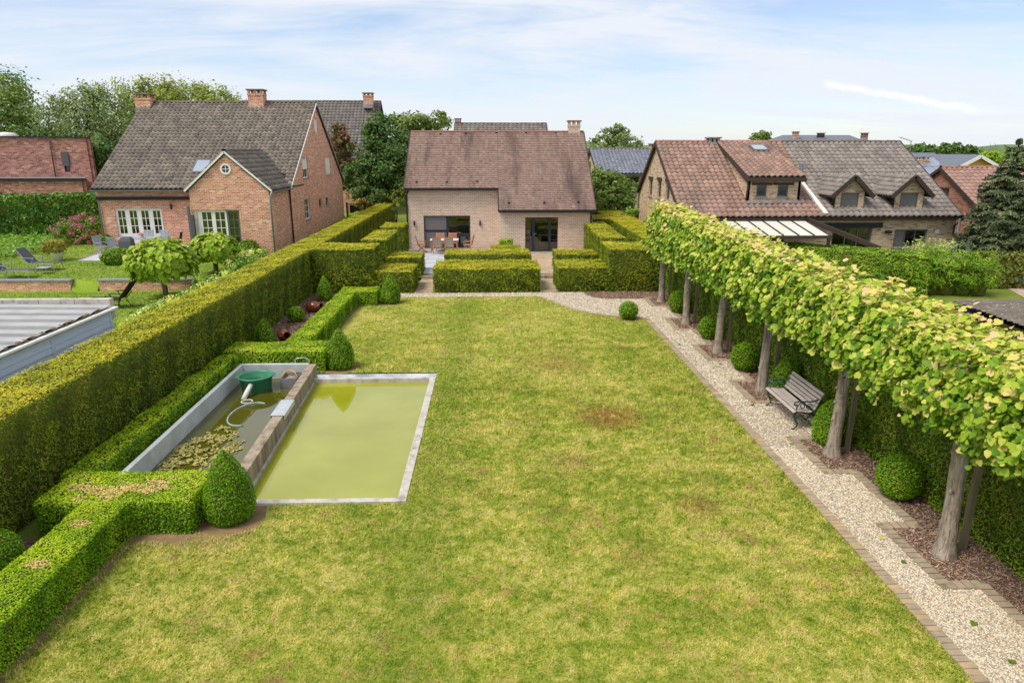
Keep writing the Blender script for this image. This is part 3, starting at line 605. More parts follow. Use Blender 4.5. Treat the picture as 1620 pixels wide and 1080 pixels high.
# ================================================================== the setting
def pip(P, poly):
    x, y = P[:, 0], P[:, 1]; ins = np.zeros(len(P), bool); n = len(poly)
    for i in range(n):
        x1, y1 = poly[i][:2]; x2, y2 = poly[(i+1) % n][:2]
        c = ((y1 > y) != (y2 > y)) & (x < (x2-x1)*(y-y1)/((y2-y1) if y2 != y1 else 1e-9)+x1)
        ins ^= c
    return ins
def struct(name, mb, mats, label=None, **k):
    return tag(mb.build(name, mats, **k), label, None, None, 'structure')
def hole_sheet(xs, ys, z, hole):
    mb = MB()
    for i in range(len(xs)-1):
        for j in range(len(ys)-1):
            if (i, j) in hole: continue
            mb.quad((xs[i], ys[j], z), (xs[i+1], ys[j], z), (xs[i+1], ys[j+1], z), (xs[i], ys[j+1], z))
    return mb
PX0, PX1, PY0, PY1 = -7.02, -1.56, 10.9, 18.3          # pool and basin together
struct('ground', hole_sheet([-3000, -60, PX0, PX1, 60, 3000], [-40, -5, PY0, PY1, 80, 5000], -0.03, {(2, 2)}), M['ground'])
# lawn sheet with the pool cut out and the curved far right corner
LAWN_EDGE = [(2.0, 28.5), (2.5, 27.5), (3.13, 26.1), (3.8, 25.35), (4.42, 24.95), (4.95, 24.75), (5.6, 24.75)]
mb = MB()
for (a, b, c, d) in ((-6.3, PX0, 3, PY0), (PX1, 5.6, PY0, PY1), (-6.3, 5.6, 3, PY0), (-6.3, 5.6, PY1, 24.75), (-5.6, 2.0, 24.75, 28.5)):
    if b > a: mb.quad((a, c, 0), (b, c, 0), (b, d, 0), (a, d, 0))
mb.poly([(2.0, 24.75, 0)]+[(x, y, 0) for x, y in LAWN_EDGE[::-1][:]][0:])
struct('lawn', mb, M['lawn'])
def lawn_ok(P):
    x, y = P[:, 0], P[:, 1]
    ok = (x > -5.95) & (x < 5.6) & (y > 3.5) & (y < 28.5)
    ok &= ~((x > PX0) & (x < PX1) & (y > PY0) & (y < PY1))
    ok &= ~((x < -4.95) & (y > 9.75)) & ~((x < -5.45) & (y > 18)) & ~((x < -4.6) & (y > 26.85))
    ok &= ~((x > 2.0) & (y > 24.6) & ~pip(P, [(2.0, 24.5)]+LAWN_EDGE[::-1]))
    for (cx, cy, r) in ((-4.16, 27.4, .5), (-4.36, 18.75, .5), (-4.45, 10.5, .62), (5.02, 24.4, .42)): ok &= (x-cx)**2+(y-cy)**2 > r*r
    strip = ok & (RNG.uniform(0, 1, len(P)) < .22)
    # thin along the box hedge and worn soil rim
    ok &= ~((x < -5.78+0.06*np.sin(y*7)) & (y < 9.8)) & ~((x < -4.7) & (y > 9.72+0.05*np.sin(x*9)) & (y < 11))
    return ok | strip
def strew(bands, ok, slope=0.0):
    out = []
    for (x0, x1, y0, y1, dens) in bands:
        n = int((x1-x0)*(y1-y0)*dens); P = np.stack([RNG.uniform(x0, x1, n), RNG.uniform(y0, y1, n), np.zeros(n)], 1)
        out.append(P[ok(P)])
    return np.vstack(out)
P = strew([(-6, 5.7, 4.5, 8.5, 5200), (-6, 5.7, 8.5, 12, 3200), (-6, 5.7, 12, 17, 1800), (-6, 5.7, 17, 22, 1000), (-6, 5.7, 22, 28.5, 600)], lawn_ok)
m = len(P); d = np.linalg.norm(P-CAMP, axis=1); th = RNG.uniform(0, 2*PI, m); sz = 0.037*np.clip(d/10, 0.85, 1.8)*RNG.uniform(0.6, 1.4, m)
lean = np.stack([np.cos(th)*0.9, np.sin(th)*0.9, RNG.uniform(0.35, 0.95, m)], 1)*sz[:, None]
side = np.stack([-np.sin(th), np.cos(th), np.zeros(m)], 1)*(sz*0.16)[:, None]
V = np.stack([P-side, P+side, P+lean], 1).reshape(-1, 3)
g = finish('lawn_grass', V, np.arange(3*m).reshape(-1, 3), M['blade'], None, None, False, np.clip(0.5+0.25*lowfreq(P, 2.2, 5)+RNG.normal(0, 0.22, m), 0, 1), uv=False)
tag(g, 'dry patchy mown lawn grass between pool and gravel path', 'grass', None, 'stuff')
# a bare soil rim where the box hedge and cones meet the turf
mb = MB()
pts = [(-5.95, 4.5)]+[(-5.72+0.06*math.sin(y*5.1)+0.03*math.sin(y*13), y) for y in np.arange(4.5, 9.6, 0.25)]+[(-5.4, 9.55), (-4.9, 9.62), (-4.3, 9.72), (-3.95, 10.0), (-3.86, 10.4), (-3.98, 10.88), (-5.0, 10.9), (-5.95, 10.5)]
mb.poly([(x, y, 0.004) for x, y in pts])
for (cx, cy, r) in ((-4.36, 18.75, .56), (-4.16, 27.35, .52), (5.02, 24.4, .45)):
    mb.poly([(cx+r*math.cos(t)*(1+.06*math.sin(5*t)), cy+r*math.sin(t), 0.004) for t in np.linspace(0, 2*PI, 24, endpoint=False)])
mb.poly([(-5.5, 19.2, .004), (-5.32, 19.2, .004), (-5.28, 22, .004), (-5.33, 25, .004), (-5.3, 26.75, .004), (-4.6, 26.72, .004), (-4.6, 27, .004), (-5.5, 27, .004)])
struct('soil_strip', mb, plain('bare_soil', lin(150, 122, 90), lin(116, 94, 68), 6, 0.95, 0.1, 0.8, 30, dirt=lin(150, 146, 76), dirt_amt=0.5))
# gravel path
TRUNKS = [27.24, 23.54, 19.96, 16.41, 12.62, 9.04, 5.45]
REC, PROJ = 6.98, 6.45
def kerb_line():
    pts = []                                    # from far to near: crenellated line on the bed side of the path
    for t in TRUNKS:
        a, b = t+0.85, t-0.75
        pts += [(REC, a), (PROJ, a), (PROJ, b), (REC, b)]
    return pts
KL = kerb_line()
GRAVEL = [(-4.7, 28.5)]+LAWN_EDGE[:-1]+[(5.55, 24.3), (5.8, 23.6), (5.8, 3.0), (7.4, 3.0), (7.4, 28.0), (6.6, 27.9), (4.8, 27.95), (4.2, 28.4), (3.93, 29.4), (-4.7, 29.4)]
mb = MB(); mb.poly([(x, y, 0.006) for x, y in GRAVEL]); struct('gravel_path', mb, M['gravel'])
BED = [(7.75, 28.1)]+[(x, y) for x, y in KL]+[(7.75, 4.0)]
BENCH_Y0, BENCH_Y1 = 13.5, 15.65
mb = MB()
mb.poly([(x, y, 0.014) for x, y in BED])
mb.poly([(3.95, 29.42, 0.016), (4.12, 28.6, 0.016), (4.45, 28.15, 0.016), (4.9, 27.95, 0.016), (6.6, 27.92, 0.016), (7.75, 27.95, 0.016), (7.75, 29.42, 0.016)][::-1])
mb.quad((-7.8, 19.0, 0.014), (-5.45, 19.0, 0.014), (-5.45, 29.4, 0.014), (-7.8, 29.4, 0.014))
mb.quad((-7.8, 4.0, 0.014), (-6.3, 4.0, 0.014), (-6.3, 9.9, 0.014), (-7.8, 9.9, 0.014))
struct('mulch_bed', mb, M['mulch'])
gravel_in_bed = MB().quad((REC-0.05, BENCH_Y0, 0.02), (7.5, BENCH_Y0, 0.02), (7.5, BENCH_Y1, 0.02), (REC-0.05, BENCH_Y1, 0.02))
struct('bench_gravel', gravel_in_bed, M['gravel'])
# loose stones on the path
def ok_gravel(P):
    in_bench = (P[:, 0] > REC-0.1) & (P[:, 0] < 7.45) & (P[:, 1] > BENCH_Y0) & (P[:, 1] < BENCH_Y1)
    return (pip(P, GRAVEL) & ~pip(P, BED) & (kdist(P) > .095+RNG.normal(0, .012, len(P)))) | in_bench
def kdist(P):
    d = np.full(len(P), 9.)
    for (a, b) in zip(KL, KL[1:]):
        a, b = np.array(a), np.array(b); ab = b-a; t = np.clip(((P[:, :2]-a)@ab)/max(ab@ab, 1e-9), 0, 1); d = np.minimum(d, np.linalg.norm(P[:, :2]-a-t[:, None]*ab, axis=1))
    return d
P = strew([(5.8, 7.0, 6, 9, 4300), (5.8, 7.0, 9, 13, 2700), (5.8, 7.5, 13, 18, 1000), (5.8, 7.0, 18, 28, 600), (-4.7, 5.8, 24.5, 29.4, 420)], ok_gravel)
m = len(P); d = np.linalg.norm(P-CAMP, axis=1); sz = 0.0098*np.clip(d/10, 0.9, 2.2)*RNG.uniform(0.6, 1.5, m)
th = RNG.uniform(0, 2*PI, m)
T = np.array([[1, 0, 0.15], [0.1, 0.8, 0.1], [-1, 0.1, 0.12], [-0.1, -0.85, 0.1], [0.1, 0.05, 0.75]])
ca, sa = np.cos(th)[:, None], np.sin(th)[:, None]
V = np.stack([(T[None, :, 0]*ca-T[None, :, 1]*sa)*sz[:, None], (T[None, :, 0]*sa+T[None, :, 1]*ca)*sz[:, None], T[None, :, 2]*sz[:, None]*RNG.uniform(.7, 1.3, (m, 1))+0.006+0.014*((P[:, 0:1] > REC-.05))], 2)+P[:, None, :]
Fc = (np.arange(m)[:, None, None]*5+np.array([[0, 1, 4], [1, 2, 4], [2, 3, 4], [3, 0, 4]])[None]).reshape(-1, 3)
tag(finish('gravel_stones', V.reshape(-1, 3), Fc, M['pebble'], None, None, False, np.repeat(RNG.uniform(0, 1, m), 4), uv=False), 'loose pale gravel stones covering the garden path', 'gravel', None, 'stuff')
# bark chips
def ok_bed(P):
    x, y = P[:, 0], P[:, 1]
    nb = ~((x > REC-0.1) & (x < 7.45) & (y > BENCH_Y0) & (y < BENCH_Y1))
    return (pip(P, BED) & nb & (x < 7.7) & (kdist(P) > .09)) | ((x > 4.0) & (y > 28.0) & (x < 7.7) & ~((x < 4.5) & (y < 28.5))) | ((x < -5.5) & (x > -7.8))
P = strew([(6.4, 7.7, 6, 10, 1500), (6.4, 7.7, 10, 15, 900), (6.4, 7.7, 15, 28, 420), (3.9, 7.7, 28, 29.4, 350), (-7.8, -5.5, 19, 29.4, 350), (-7.8, -6.4, 7, 9.8, 900)], ok_bed)
m = len(P); d = np.linalg.norm(P-CAMP, axis=1); P[:, 2] = 0.03
v, f, q = leaves(P, np.array([[0, 0, 1.]])+RNG.normal(0, .35, (m, 3)), 0.035*np.clip(d/10, .9, 2)*RNG.uniform(.6, 1.5, m), np.clip(RNG.beta(2, 2.4, m), 0, 1), 'spray')
tag(finish('mulch_chips', v, f, M['chip'], None, None, False, q, uv=False), 'reddish bark mulch chips and fallen leaves on the beds', 'mulch', None, 'stuff')
# path edging, brick by brick
def edging(name, segs, mats, w=0.19, pitch=0.105, z=0.02, limit=300):
    root = None; n = 0; protos = []
    base = MB()
    for si, (a, b) in enumerate(segs):
        a, b = Vector((a[0], a[1], 0)), Vector((b[0], b[1], 0)); dv = (b-a); L = dv.length; dv.normalize(); nv = Vector((-dv.y, dv.x, 0))
        base.obox(a, dv, nv, Vector((0, 0, 1)), -w/2+.003*(si % 3), L+w/2-.003*(si % 3), -w/2+.002*(si % 3), w/2-.002*(si % 3), -0.05-.003*(si % 3), z-0.010-.003*(si % 3))
    root = struct(name, base, M['joint'])
    for i, mt in enumerate(mats):
        p = MB().box(-pitch/2+.006, pitch/2-.006, -w/2+.004, w/2-.004, -0.03, 0.0).build('brick', mt, root, origin=(0, 0, 0)); protos.append(p)
    first = [True]*len(protos); rootw = WORLD[root.name]
    for (a, b) in segs:
        a, b = Vector((a[0], a[1], 0)), Vector((b[0], b[1], 0)); dv = (b-a); L = dv.length; dv.normalize()
        k = max(1, int(L/pitch))
        for i in range(k):
            c = a+dv*((i+.5)*L/k); j = random.randrange(len(protos))
            o = protos[j] if first[j] else protos[j].copy()
            if not first[j]: COL.objects.link(o); o.parent = root
            first[j] = False
            o.location = Vector((c.x+random.uniform(-.006, .006), c.y, z+random.uniform(-.004, .006)))-rootw
            o.rotation_euler = (random.uniform(-.03, .03), random.uniform(-.03, .03), math.atan2(dv.y, dv.x)+random.uniform(-.03, .03))
    return root
M['paver3'] = plain('edging_brick_ochre', lin(192, 166, 130), lin(164, 142, 112), 5, 0.85, 0.2, 0.4, 50, dirt=lin(112, 108, 72), dirt_amt=0.5)
edging('path_edging_lawn_side', [((5.7, 5.9), (5.7, 24.2)), ((5.65, 24.3), (5.0, 24.72)), ((5.0, 24.75), (4.42, 24.9)), ((4.42, 24.9), (3.8, 25.3)), ((3.8, 25.3), (3.13, 26.05)), ((3.13, 26.05), (2.5, 27.4)), ((2.5, 27.4), (2.0, 28.4))], [M['paver'], M['paver2'], M['paver3']], pitch=0.11)
segs = [(KL[i], KL[i+1]) for i in range(len(KL)-1) if KL[i+1][1] > 6.2 or KL[i][1] > 6.2]
segs = [(a, b) for a, b in segs if (Vector(a)-Vector(b)).length > .05]
segs2 = []
for a, b in segs:
    if abs(a[0]-REC) < .01 and abs(b[0]-REC) < .01 and a[1] > BENCH_Y1-.2 and b[1] < BENCH_Y0+.2 and a[1] < 16: continue     # the bench stands on gravel here
    segs2.append((a, b))
edging('path_edging_bed_side', segs2, [M['paver2'], M['paver'], M['paver2']], pitch=0.125, z=.026)
# terrace and the two walkways, with real steps
M['clay'] = brick_mat('clay_pavers', lin(196, 172, 140), lin(178, 152, 122), lin(150, 132, 108), bw=0.2, rh=0.1, ms=0.012)
M['slab'] = brick_mat('grey_terrace_slabs', lin(190, 190, 192), lin(178, 178, 182), lin(150, 150, 150), bw=0.6, rh=0.6, ms=0.012)
mb = MB(); mb.box(-3.4, -2.5, 29.45, 32.45, -.1, .05); mb.box(2.1, 2.95, 29.45, 32.45, -.1, .05); struct('walkway', mb, M['clay'])
mb = MB(); mb.box(-3.4, -2.4, 32.45, 32.85, -.1, .2, 0); mb.box(2.0, 3.1, 32.45, 32.85, -.1, .2, 0); struct('step', mb, M['stained'])
def slabs(root, x0, x1, y0, y1, zf, mats, s=.6):
    protos = [MB().box(-s/2+.005, s/2-.005, -s/2+.005, s/2-.005, -.03, 0).build('slab', m_, root, origin=(0, 0, 0)) for m_ in mats]; used = [False]*len(protos); w = WORLD[root.name]
    for i in range(int((x1-x0)/s)):
        for j in range(int((y1-y0)/s)):
            q = random.randrange(len(protos)); o = protos[q] if not used[q] else protos[q].copy()
            if used[q]: COL.objects.link(o); o.parent = root
            used[q] = True; y = y0+(j+.5)*s; o.location = Vector((x0+(i+.5)*s, y, zf(y)+random.uniform(0, .003)))-w
            o.rotation_euler = ((zf(y+.1)-zf(y))/.1, 0, 0)
SLABM = [plain('slab_grey_%d' % i, lin(190+a, 190+a, 193+a), lin(176+a, 176+a, 180+a), 5, .8, .2, .2, 40) for i, a in enumerate((-8, 0, 7))]
mb = MB(); mb.box(-6.6, 1.9, 32.85, 41.5, -.1, .236, 0); ter = struct('terrace', mb, M['joint']); slabs(ter, -6.55, 1.85, 32.9, 41.45, lambda y: .25, SLABM)
mb = MB(); mb.box(1.9, 6.6, 32.85, 39.95, -.1, .246, 0); struct('pavement', mb, M['clay'])
# neighbour's sloping upper lawn, its terrace and the driveway on the right
def uz(y): return 0.42+(y-30.4)*0.0316
mb = MB(); mb.quad((-60, 30.55, uz(30.55)), (-9.0, 30.55, uz(30.55)), (-9.0, 40.4, uz(40.4)), (-60, 40.4, uz(40.4))); mb.quad((-60, 40.4, uz(40.4)), (-22.6, 40.4, uz(40.4)), (-22.6, 60, uz(60)), (-60, 60, uz(60))); mb.quad((-11.4, 40.4, uz(40.4)), (-9, 40.4, uz(40.4)), (-9, 60, 1.1), (-11.4, 60, 1.1)); mb.quad((-22.6, 54.8, .9), (-11.4, 54.8, .9), (-11.4, 60, .95), (-22.6, 60, .95))
mb.quad((-17.45, 30.2, 0.0), (-18.6, 30.2, 0), (-18.6, 30.56, uz(30.55)), (-17.45, 30.56, uz(30.55)))
mb.quad((-60, 30.55, -.05), (-9, 30.55, -.05), (-9, 30.55, uz(30.55)), (-60, 30.55, uz(30.55)))
struct('upper_lawn', mb, M['grass_n'])
mb = MB(); mb.quad((-60, 3, 0.0), (-9.0, 3, 0.0), (-9.0, 30.5, 0.0), (-60, 30.5, 0.0)); struct('lower_lawn', mb, M['grass_n'])
TZ = lambda y: uz(y)+0.012
mb = MB(); mb.poly([(-21.2, 35.2, TZ(35.2)), (-15.9, 35.2, TZ(35.2)), (-15.9, 40.3, TZ(40.3)), (-22.3, 40.3, TZ(40.3))]); pat = struct('patio', mb, M['joint']); slabs(pat, -21.1, -15.9, 35.25, 40.1, lambda y: TZ(y)+.012, SLABM)
mb = MB(); mb.poly([(17.5, 18, -.015), (60, 18, -.015), (60, 33.0, -.015), (24.5, 33.0, -.015), (22.5, 27.5, -.015)]); struct('driveway', mb, brick_mat('pink_driveway_pavers', lin(196, 168, 152), lin(178, 148, 134), lin(170, 150, 138), bw=0.3, rh=0.15))
mb = MB(); mb.quad((9.0, 3, -.02), (17.5, 3, -.02), (17.5, 33.5, -.02), (9.0, 33.5, -.02)); struct('right_lawn', mb, M['grass_n'])
# grass tufts on the neighbour's lawns
def okn(P): return ~((P[:, 0] < -15.9) & (P[:, 0] > -21.5) & (P[:, 1] > 35))
P = strew([(-26, -9.2, 24, 30, 260), (-26, -9.5, 30.6, 40, 240)], okn); P[:, 2] = np.where(P[:, 1] > 30.5, uz(P[:, 1]), 0)
m = len(P); M['tuft'] = leaf_mat('neighbour_tuft', [(0, lin(98, 124, 38)), (.5, lin(134, 154, 58)), (1, lin(172, 178, 88))], .3, gain=1.0)
v, f, q = leaves(P+np.array([0, 0, .02]), RNG.normal(0, .6, (m, 3))+np.array([0, -.3, .8]), .075*RNG.uniform(.6, 1.4, m), np.clip(.5+.3*lowfreq(P, .8)+RNG.normal(0, .18, m), 0, 1), 'spray')
tag(finish('neighbour_grass', v, f, M['tuft'], None, None, False, q, uv=False), "fresh green grass of the neighbour's garden on the left", 'grass', None, 'stuff')
# far wooded ridge on the horizon
mb = MB(); n = 90
for (yy, zz, wv) in ((900, 9, 1.0), (1500, 24, 1.6)):
    vs, fs = [], []
    for i in range(n+1):
        x = -1500+3000*i/n; h = zz*(0.75+0.2*math.sin(i*.37+wv)+0.12*math.sin(i*1.13))*(1.0 if x > 100 else 0.35)
        vs += [(x, yy, -2), (x, yy+60, h), (x, yy+300, -2)]
    for i in range(n):
        for j in range(2): fs.append((i*3+j, (i+1)*3+j, (i+1)*3+j+1, i*3+j+1))
    mb.add(vs, fs)
struct('hills', mb, M['far'], smooth=True)

# ================================================================== pool and basin
def xl(y): return -4.87+(17.8-y)*0.052
def xb(y): return -6.93+(18.2-y)*0.022
WZ, BZ, BT = -0.09, -0.12, 0.30
t = thing('garden_pool', (-3.2, 14.4, -.6), 'square sunken pool of murky green water with pale concrete rim', 'pool')
c0 = 11.08; c1 = 17.72; xr = -1.72
mb = MB(); mb.quad((xl(c0)-.02, c0-.02, WZ), (xr+.02, c0-.02, WZ), (xr+.02, c1+.02, WZ), (xl(c1)-.02, c1+.02, WZ)); mb.build('water', M['pool'], t)
mb = MB(); mb.quad((-5.2, 10.95, -.6), (-1.6, 10.95, -.6), (-1.6, 18, -.6), (-5.2, 18, -.6)); mb.build('floor', M['stained'], t)
def rim(a, b, w, h, inner):
    return MB().box(*a, *b, *h)
mb = MB(); mb.box(xr, xr+.16, c0-.14, c1+.13, -.6, .025); mb.build('rim', M['concrete'], t)
mb = MB(); mb.box(-4.88, xr-.004, c1, c1+.125, -.6, .022); mb.build('rim', M['concrete'], t)
mb = MB(); mb.box(xl(c0)-.05, xr-.004, c0-.14, c0, -.6, .018); mb.build('rim', M['concrete'], t)
t = thing('filter_basin', (-5.9, 14.8, -.6), 'narrow raised concrete basin with grey liner walls along the green pool', 'basin')
ya, yb = 11.2, 18.25
def skewbox(x0a, x1a, x0b, x1b, y0, y1, z0, z1):
    return MB().add([(x0a, y0, z0), (x1a, y0, z0), (x1b, y1, z0), (x0b, y1, z0), (x0a, y0, z1), (x1a, y0, z1), (x1b, y1, z1), (x0b, y1, z1)], [(0, 3, 2, 1), (4, 5, 6, 7), (0, 1, 5, 4), (1, 2, 6, 5), (2, 3, 7, 6), (3, 0, 4, 7)])
skewbox(xl(ya)-.23, xl(ya), xl(yb)-.23, xl(yb), ya, yb, -.6, BT).build('divider_wall', [M['stained']], t, bevel=.012)
skewbox(xb(ya)-.11, xb(ya), xb(yb)-.11, xb(yb), ya, yb+.0, -.6, BT-.02).build('liner_wall', M['liner'], t, bevel=.01)
skewbox(xb(yb)-.11, xl(yb)-.232, xb(yb)-.11, xl(yb)-.232, yb+.002, yb+.12, -.6, BT-.01).build('end_wall', M['liner'], t, bevel=.01)
skewbox(xb(ya)-.11, xl(ya), xb(ya)-.11, xl(ya), ya-.15, ya-.002, -.6, BT-.01).build('end_wall', M['stained'], t)
MB().quad((xb(ya), ya, BZ), (xl(ya)-.23, ya, BZ), (xl(yb)-.23, yb, BZ), (xb(yb), yb, BZ)).build('water', M['basinw'], t)
# pale waterline ledge on the pool face of the divider
skewbox(xl(ya)+.001, xl(ya)+.05, xl(yb)+.001, xl(yb)+.05, ya, yb-.5, -.5, -.05).build('ledge', M['concrete'], t)
# brown soil rim between basin and hedge
p = G(440, 640, BT)
ws = [(Vector((xl(y)-.27, y, 0)), Vector((xl(y)+.03, y, 0))) for y in (14.35, 15.35)]
mb = MB(); z = BT+.012
mb.add([ws[0][0]+Vector((0, 0, z)), ws[0][1]+Vector((0, 0, z)), ws[1][1]+Vector((0, 0, z)), ws[1][0]+Vector((0, 0, z)), ws[0][1]+Vector((0, 0, z-.1)), ws[1][1]+Vector((0, 0, z-.1)), ws[0][0]+Vector((0, 0, z-.1)), ws[1][0]+Vector((0, 0, z-.1))],
       [(0, 1, 2, 3), (1, 4, 5, 2), (6, 0, 3, 7)])
o = mb.build('overflow_plate', M['plate']); tag(o, 'bright galvanised metal plate folded over the basin divider wall', 'metal plate')
so = o.modifiers.new('thick', 'SOLIDIFY'); so.thickness = .006; so.offset = 1
# green tub standing in the basin
tc_ = Vector((-6.28, 17.35, BZ-.1)); t = thing('water_tub', tc_, 'round green plastic tub standing in the basin', 'tub')
MB().lathe(tc_, [(.34, 0), (.36, .02), (.42, .46), (.455, .47), (.46, .50), (.43, .51), (.40, .47), (.36, .1), (.001, .1)], 36).build('body', M['tub'], t, smooth=True)
MB().lathe(tc_+Vector((0, 0, .33)), [(.38, 0), (.001, .001)], 30).build('water', water_mat('tub_water', lin(36, 84, 60), lin(48, 96, 70), .03, .02), t)
for a in (0.2, 3.4): MB().obox(tc_, (math.cos(a), math.sin(a), 0), (-math.sin(a), math.cos(a), 0), (0, 0, 1), .44, .50, -.12, .12, .47, .50).build('handle', M['tub'], t, bevel=.01)
e = Vector((-6.28, 16.98, BZ+.27)); tp = thing('outlet_pipe', e, 'short white plastic pipe sloping from the green tub into the water', 'pipe')
mb = MB(); mb.tube([e, e+Vector((-.05, -.25, -.14)), e+Vector((-.09, -.42, -.27))], .062, 14); mb.build('pipe', M['pvc'], tp, smooth=True)
mb = MB(); mb.lathe(e+Vector((0.05, -.55, -.285)), [(.13, .0), (.15, .02), (.14, .03), (.12, .02)], 22); mb.build('collar', M['pvc'], tp, smooth=True)
# grey crate with an orange hose loop
cc = Vector((-5.48, 17.75, BZ-.05)); t = thing('plastic_crate', cc, 'grey open plastic crate in the far corner of the basin', 'crate')
mb = MB()
for (a, b, c, d) in ((-.22, -.205, -.28, .28), (.205, .22, -.28, .28), (-.205, .205, -.28, -.265), (-.205, .205, .265, .28)): mb.box(cc.x+a, cc.x+b, cc.y+c, cc.y+d, cc.z, cc.z+.3)
mb.build('side', M['zinc'], t); MB().box(cc.x-.2, cc.x+.2, cc.y-.26, cc.y+.26, cc.z+.18, cc.z+.2).build('bottom', M['stained'], t)
mb = MB(); mb.tube([cc+Vector((-.2, -.15, .3)), cc+Vector((-.16, 0, .4)), cc+Vector((-.02, .1, .43)), cc+Vector((.12, .0, .38)), cc+Vector((.2, -.1, .3))], .016, 8); tag(mb.build('orange_hose', M['orange'], smooth=True), 'short orange hose looped over the grey crate', 'hose')
mb = MB(); b0 = Vector((-5.5, 18.31, BT)); mb.tube([b0+Vector((0, 0, -.35)), b0+Vector((0, .02, .1)), b0+Vector((.08, .03, .14)), b0+Vector((.3, .03, .14)), b0+Vector((.38, .02, .08)), b0+Vector((.4, .0, -.1))], .012, 8)
tag(mb.build('grab_bar', M['plate'], smooth=True), 'thin bent metal grab handle on the basin end wall', 'handle')
mb = MB(); pts = []
hc = G(385, 655, BZ)
for i in range(22):
    a = 0.35*PI+1.25*PI*i/21; pts.append((hc.x+.12+.42*math.cos(a), hc.y+.75*math.sin(a), BZ+.012))
mb.tube(pts, .018, 8); tag(mb.build('floating_hose', M['hose'], smooth=True), 'pale hose curling on the basin water beside the divider wall', 'hose')
# algae mats floating at the near end
P, Nn = [], []
ac = [(G(px, py, BZ), r) for px, py, r in ((330, 700, .3), (300, 722, .35), (275, 735, .3), (345, 685, .22), (310, 705, .3), (360, 690, .2), (320, 728, .35), (355, 720, .22), (290, 712, .22), (372, 706, .2))]
for (c, r) in ac:
    n = int(900*r); a = RNG.uniform(0, 2*PI, n); q = r*np.sqrt(RNG.uniform(0, 1, n)); P.append(np.stack([c.x+q*np.cos(a)*1.1, c.y+q*np.sin(a)*1.6, np.full(n, BZ+.008)+RNG.uniform(0, .02, n)], 1))
P = np.vstack(P); P = P[(P[:, 0] > xb(P[:, 1])+.05) & (P[:, 0] < xl(P[:, 1])-.34) & (lowfreq(P, 3.5, 1) > -.28)]
v, f, q = leaves(P, RNG.normal(0, .3, (len(P), 3))+np.array([0, 0, 1.]), .07*RNG.uniform(.6, 1.6, len(P)), RNG.uniform(0, 1, len(P)), 'diamond')
tag(finish('algae', v, f, M['algae'], None, None, False, q, uv=False), 'pale yellow algae mat floating at the near end of the basin', 'algae', None, 'stuff')
# ================================================================== clipped hedges
Y2 = [M['yew'], M['twig']]; YG = [M['yew_green'], M['twig']]; B2 = [M['box'], M['twig']]; BB = [M['ballbox'], M['twig']]
hedge('yew_hedge', [(-9.02, -7.76, 5.0, 56.0, 0, 1.94, 'XZ')], 'long tall clipped yew hedge with yellowed flat top along the left boundary', 'hedge', Y2, dens=1900, gap=0.42, size=.042)
hedge('yew_hedge', [(-7.75, -5.1, 29.3, 31.4, 0, 1.95, 'XyZ'), (-5.1, -3.42, 29.34, 31.5, 0, 0.98, 'XyZ')], 'stepped yew hedge, tall then low, left of the terrace front', 'hedge', Y2, dens=1300, gap=0.3)
hedge('yew_hedge', [(-5.0, -3.38, 32.5, 34.4, 0.1, 1.12, 'XxyZ')], 'low square yew block behind the stepped hedge left of the terrace', 'hedge', Y2)
hedge('yew_hedge', [(-6.2, -4.98, 32.6, 36.7, 0.1, 1.93, 'XyZ')], 'tall yew block narrowing the view left of the terrace table', 'hedge', Y2)
hedge('yew_hedge', [(-6.2, -4.92, 38.2, 40.7, 0.1, 1.93, 'XyZ')], "tall yew block against the pale house's left corner", 'hedge', Y2)
hedge('yew_hedge', [(-2.56, 2.1, 29.34, 31.9, 0, 1.07, 'xXyZ')], 'wide low yew block in the middle, facing the lawn', 'hedge', Y2, gap=0.3)
hedge('yew_hedge', [(-2.35, 1.93, 33.6, 35.6, 0.1, 1.08, 'xXyZ')], 'second low yew block behind the wide middle one', 'hedge', Y2)
hedge('yew_hedge', [(-0.05, 1.5, 35.75, 36.9, 0.2, 1.1)], 'small low yew block closest to the house, in the middle', 'hedge', Y2)
hedge('box_cube', [(0.42, 1.18, 39.0, 39.6, 0.25, 1.08)], 'small clipped box cube against the buff brick wall', 'shrub', B2)
hedge('yew_hedge', [(2.87, 5.1, 29.4, 31.7, 0, 1.1, 'xyZ'), (5.1, 7.65, 29.36, 31.9, 0, 1.9, 'xyZ')], 'stepped yew hedge, low then tall, right of the terrace front', 'hedge', Y2, dens=1300, gap=0.3)
hedge('yew_hedge', [(3.15, 5.25, 33.5, 35.4, 0.1, 1.08, 'xyZ')], 'low yew block behind the stepped hedge, right of the glass door', 'hedge', Y2)
hedge('yew_hedge', [(5.28, 6.5, 33.0, 36.4, 0.1, 1.95, 'xXyZ')], 'tall yew block right of the glass door, second row', 'hedge', Y2)
hedge('yew_hedge', [(5.4, 6.62, 37.2, 40.5, 0.1, 1.95, 'xXyZ')], "tall yew block against the pale house's right corner", 'hedge', Y2)
hedge('yew_hedge', [(6.3, 7.4, 42.2, 45.0, 0.1, 1.95, 'xXyZ')], "far yew block at the right side of the pale house", 'hedge', Y2)
hedge('yew_hedge', [(7.3, 9.0, 31.9, 56.0, 0, 1.95, 'xyZ')], 'long flat-topped yew hedge running back beside the pale house on the right', 'hedge', Y2)
hedge('yew_hedge', [(7.62, 8.85, 4.8, 29.34, 0, 1.92, 'xYZ')], 'bright green clipped hedge behind the row of pleached lindens', 'hedge', YG, dens=1900, gap=0.35, size=.042)
HB = 0.6
